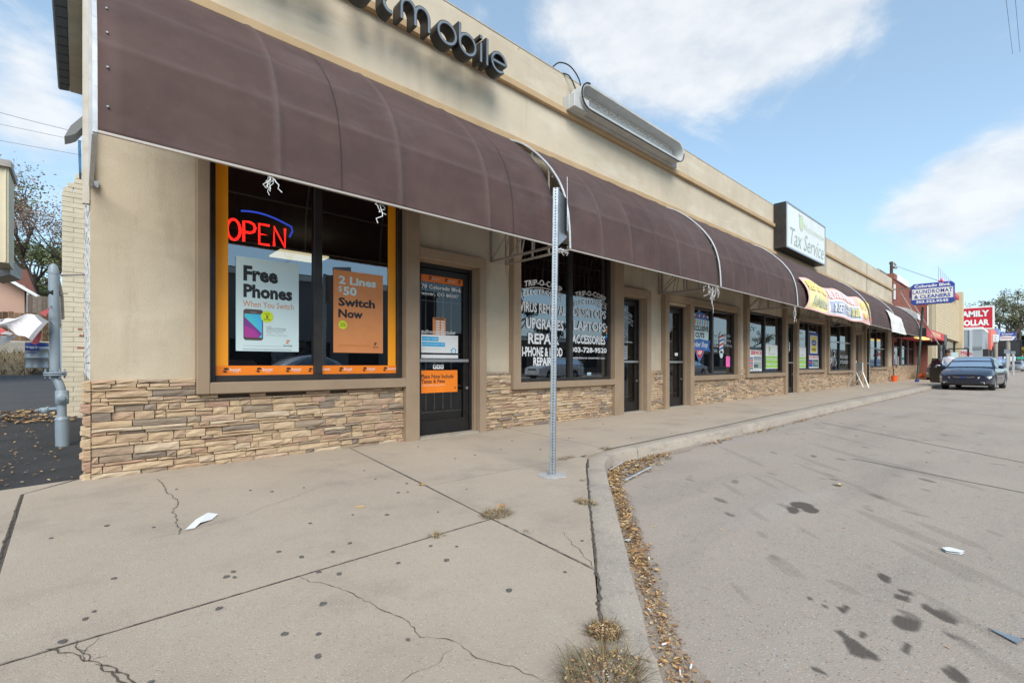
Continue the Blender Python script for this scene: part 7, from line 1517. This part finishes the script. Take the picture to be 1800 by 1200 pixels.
    if detail:
        mb = MB(); [mb.bar((c0 - .02 + k * .02, -.55 + k * .6, zb + .035), (c0 + .30, -.1 + k * .6, zb + .16), .014) for k in (0, 1)]; mb.build('wiper', BLK, r); mb = MB(); mb.box(c0 + .45, c0 + .75, -.62, -.30, zb + .02, zb + .32); mb.box(c0 + .45, c0 + .75, .30, .62, zb + .02, zb + .32)
    if door_open:        # front door on the +y side swung out
        hx = 1.60; a = R(36); d = Vector((math.cos(a), math.sin(a), 0)); n = Vector((-d.y, d.x, 0)); o = Vector((hx, hw + .01, 0)); DL = 1.12; mb = MB()
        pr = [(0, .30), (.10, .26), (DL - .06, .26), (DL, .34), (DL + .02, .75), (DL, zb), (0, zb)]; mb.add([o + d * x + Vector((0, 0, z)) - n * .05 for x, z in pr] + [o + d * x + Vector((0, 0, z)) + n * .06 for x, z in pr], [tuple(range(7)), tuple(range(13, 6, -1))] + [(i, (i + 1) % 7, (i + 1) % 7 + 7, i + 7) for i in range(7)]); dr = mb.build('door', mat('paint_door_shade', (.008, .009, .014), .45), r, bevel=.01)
        q = [o + d * x + Vector((0, 0, z)) for x, z in ((.08, zb + .0), (.50, zt_ + .02), (DL - .12, zt_ + .03), (DL - .04, zb))]; fr = MB(); [fr.bar(q[i], q[i + 1], .045) for i in range(3)]; fr.build('window_frame', BLK, dr); MB().add(q, [(0, 1, 2, 3)]).build('pane', CG, dr)
        mb = MB(); mb.obox(o + d * .28 + n * .12 * 1 + Vector((0, 0, zb + .08)), (.12, .24, .14), Matrix.Rotation(a, 3, 'Z')); mb.build('mirror', CHR, dr, bevel=.03); mb = MB(); mb.add([o + d * x + Vector((0, 0, z)) - n * .053 for x, z in ((.1, .34), (DL - .1, .34), (DL - .1, .8), (.1, .8))], [(0, 1, 2, 3)]); mb.build('door_trim', BLK, dr)
    return r
def place(r, x, y, rz, z=RZ): r.location = (x, y, z); r.rotation_euler = (0, 0, rz)
P_NAVY = mat('paint_navy', (.012, .018, .045), .25, (.010, .014, .036), 3, 3, metal=.2, coat=.8); P_SILVER = mat('paint_silver', (.42, .44, .46), .3, metal=.6, coat=.6); P_WHITE = mat('paint_white', (.62, .62, .61), .3, coat=.6); P_GREY = mat('paint_grey', (.12, .13, .14), .3, metal=.5, coat=.6); P_RED = mat('paint_red', (.25, .02, .02), .3, coat=.6)
c1 = car('parked_car', 'dark blue sedan parked at the kerb with its kerb side front door open', P_NAVY, 5.0, 1.74, 1.47, door_open=True)
phi = R(-4.6); place(c1, 29.3 - .98 * math.cos(phi) , 1.84 - .98 * math.sin(phi), phi)
c2 = car('parked_car', 'white wagon behind the dark blue sedan', P_WHITE, 4.8, 1.84, 1.62, suv=True, detail=False); p = at(1712, 640, 35); place(c2, p.x, p.y + .3, R(-3))
c3 = car('parked_car', 'grey car partly hidden between the open door and the sedan', P_GREY, 4.6, 1.8, 1.45, detail=False); place(c3, 40.0, 3.6, R(2))
c4 = car('parked_car', 'silver sedan coming along the road at the right edge', P_SILVER, 4.6, 1.8, 1.46, detail=False); p = at(1781, 640, 66); place(c4, p.x, p.y, R(-3), -.0)
c5 = car('parked_car', 'second silver car behind the silver sedan, cut by the right edge', P_SILVER, 4.6, 1.8, 1.5, detail=False); p = at(1800, 640, 76); place(c5, p.x, p.y, R(-3), .05)
c6 = car('parked_car', 'dark blue utility truck far behind the sedan, left of the silver cars', P_GREY, 5.0, 1.9, 1.9, suv=True, detail=False); p = at(1762, 640, 84); place(c6, p.x, p.y, R(0), .1)
# traffic and parked cars that show in the window reflections
for x, y, rz, src, lb in ((9, -7.5, 180, c4, 'silver sedan across the road, seen in the windows'), (16, -8, 180, c3, 'grey car across the road, seen in the windows'), (24, -13, 0, c2, 'white wagon across the road, seen in the windows'), (33, -8, 180, c3, 'grey car farther along the road, seen in the windows'), (43, -12, 0, c4, 'silver sedan farther along the road, seen in the windows')):
    c = copy_tree(src); place(c, x, y, R(rz)); c['label'] = lb
for i, c in enumerate(col.objects):
    pass

# ================================================================ PERSON standing by the open door
def person():
    base = at(1668, 640, 25.4); r = thing('person', 'person with short dark hair and a white shirt standing behind the open car door', 'person', (base.x, base.y, 0)); bx, by = base.x, base.y; zg = -.10
    J = dict(pelvis=(0, 0, .93), waist=(0, .02, 1.08), chest=(-.02, .03, 1.32), neck=(-.04, .04, 1.50), headb=(-.07, .05, 1.58), head=(-.08, .05, 1.68), headt=(-.07, .05, 1.76),
             shL=(-.02, .20, 1.42), elL=(-.05, .27, 1.15), wrL=(-.22, .22, .98), shR=(-.02, -.15, 1.42), elR=(-.06, -.25, 1.15), wrR=(-.25, -.22, 1.0),
             hipL=(0, .10, .90), knL=(-.03, .12, .50), anL=(.02, .12, .09), toeL=(-.16, .13, .04), hipR=(0, -.10, .90), knR=(-.02, -.12, .50), anR=(.03, -.12, .09), toeR=(-.15, -.13, .04))
    E_ = [('pelvis', 'waist'), ('waist', 'chest'), ('chest', 'neck'), ('neck', 'headb'), ('headb', 'head'), ('head', 'headt'), ('chest', 'shL'), ('shL', 'elL'), ('elL', 'wrL'), ('chest', 'shR'), ('shR', 'elR'), ('elR', 'wrR'), ('pelvis', 'hipL'), ('hipL', 'knL'), ('knL', 'anL'), ('anL', 'toeL'), ('pelvis', 'hipR'), ('hipR', 'knR'), ('knR', 'anR'), ('anR', 'toeR')]
    rad = dict(pelvis=.14, waist=.13, chest=.16, neck=.058, headb=.075, head=.10, headt=.07, shL=.07, elL=.045, wrL=.03, shR=.07, elR=.045, wrR=.03, hipL=.09, knL=.065, anL=.042, toeL=.035, hipR=.09, knR=.065, anR=.042, toeR=.035)
    nm = list(J); me = bpy.data.meshes.new('body'); me.from_pydata([J[k] for k in nm], [(nm.index(a), nm.index(b)) for a, b in E_], []); o = bpy.data.objects.new('body', me); col.objects.link(o); o.parent = r; o.location = (0, 0, zg)
    md = o.modifiers.new('skin', 'SKIN'); md.use_smooth_shade = True
    for i, k in enumerate(nm): me.skin_vertices[0].data[i].radius = (rad[k], rad[k] * (.8 if k in ('chest', 'waist', 'pelvis') else 1)); me.skin_vertices[0].data[i].use_root = (k == 'pelvis')
    ss = o.modifiers.new('sub', 'SUBSURF'); ss.levels = 1; ss.render_levels = 2
    sk = bpy.data.materials.new('skin_and_clothes'); sk.use_nodes = True; nt = sk.node_tree; b = nt.nodes['Principled BSDF']; b.inputs['Roughness'].default_value = .8; tcn = nt.nodes.new('ShaderNodeTexCoord'); sp = nt.nodes.new('ShaderNodeSeparateXYZ'); nt.links.new(tcn.outputs['Object'], sp.inputs[0]); cr = nt.nodes.new('ShaderNodeValToRGB'); cr.color_ramp.interpolation = 'CONSTANT'
    mr = nt.nodes.new('ShaderNodeMapRange'); mr.inputs[2].default_value = 2; nt.links.new(sp.outputs[2], mr.inputs[0]); nt.links.new(mr.outputs[0], cr.inputs[0]); e = cr.color_ramp.elements; e[0].color = (.02, .02, .022, 1); e[0].position = 0; e[1].position = .05; e[1].color = (.05, .06, .10, 1)
    for p_, c_ in ((.49, (.62, .62, .66)), (.765, (.24, .12, .08))): q = e.new(p_); q.color = (*c_, 1)
    nt.links.new(cr.outputs[0], b.inputs['Base Color']); me.materials.append(sk)
    hair = MB(); hair.lathe([(.02, .135), (.07, .12), (.105, .07), (.115, .0), (.11, -.05), (.09, -.08)], (bx - .06, by + .055, 1.60 + .07), 16); hair.build('hair', mat('dark_hair', (.03, .018, .013), .8), r, smooth=True)
    for s in (1, -1):
        w = Vector((bx - .22, by + s * .22, (.98 if s > 0 else 1.0) + zg)); hb = MB(); hb.tube([w, w + Vector((-.05, 0, -.03)), w + Vector((-.09, 0, -.04))], [.028, .04, .034], 8)
        for k in range(4): f = w + Vector((-.09, (k - 1.5) * .019, -.04)); hb.tube([f, f + Vector((-.045, 0, -.01)), f + Vector((-.07, 0, -.035))], [.010, .009, .007], 5)
        hb.tube([w + Vector((-.03, -s * .03, -.02)), w + Vector((-.07, -s * .055, -.03)), w + Vector((-.10, -s * .055, -.045))], [.012, .010, .008], 5); hb.build('hand', mat('skin', (.26, .14, .09), .7), r, smooth=True)
person()

# ================================================================ WIRES AND POLES
def wire(pts, rad, label, n=14, sagk=.0):
    mb = MB(); a, b = Vector(pts[0]), Vector(pts[1]); P = [a.lerp(b, i / n) - Vector((0, 0, sagk * 4 * (i / n) * (1 - i / n))) for i in range(n + 1)]; mb.tube(P, rad, 4, caps=False); tag(mb.build('overhead_wire', M['rubber']), label, 'wire', 'overhead wires')
wire((at(-40, 187, 30), at(160, 238, 30)), .012, 'top wire of three crossing the sky left of the building', sagk=.05); wire((at(-40, 210, 30), at(160, 252, 30)), .010, 'middle wire of three crossing the sky left of the building'); wire((at(-40, 240, 30), at(160, 276, 30)), .010, 'lowest wire of three crossing the sky left of the building')
wire((at(-20, 458, 19), at(110, 471, 19)), .022, 'dark wire in front of the trees left of the pier'); 
wire((at(1570, 466, 60), at(1660, 497, 40)), .022, 'wire from the roof pole to the laundromat sign'); wire((at(1766, -20, 40), at(1780, 95, 55)), .015, 'left of two thin wires high at the right edge'); wire((at(1783, -20, 40), at(1793, 92, 55)), .015, 'right of two thin wires high at the right edge')
up = thing('utility_pole', 'top of a wooden utility pole with a lamp behind the roof end', 'utility pole', at(1567, 640, 60)); a, b = at(1567, 640, 60), at(1567, 460, 60); MB().tube([(a.x, a.y, -.3), b], .17, 8).build('pole', M['bark'], up); c = at(1572, 468, 60)
mb = MB(); mb.tube([at(1567, 464, 60), at(1571, 462, 60), at(1575, 466, 60)], .10, 6); mb.tube([at(1571, 470, 60), at(1576, 470.5, 60)], .16, 8); mb.build('lamp_arm', M['tube'], up); MB().obox(at(1564, 463, 60), (.5, .1, .12)).build('crossarm', M['bark'], up)

bpy.context.view_layer.update()
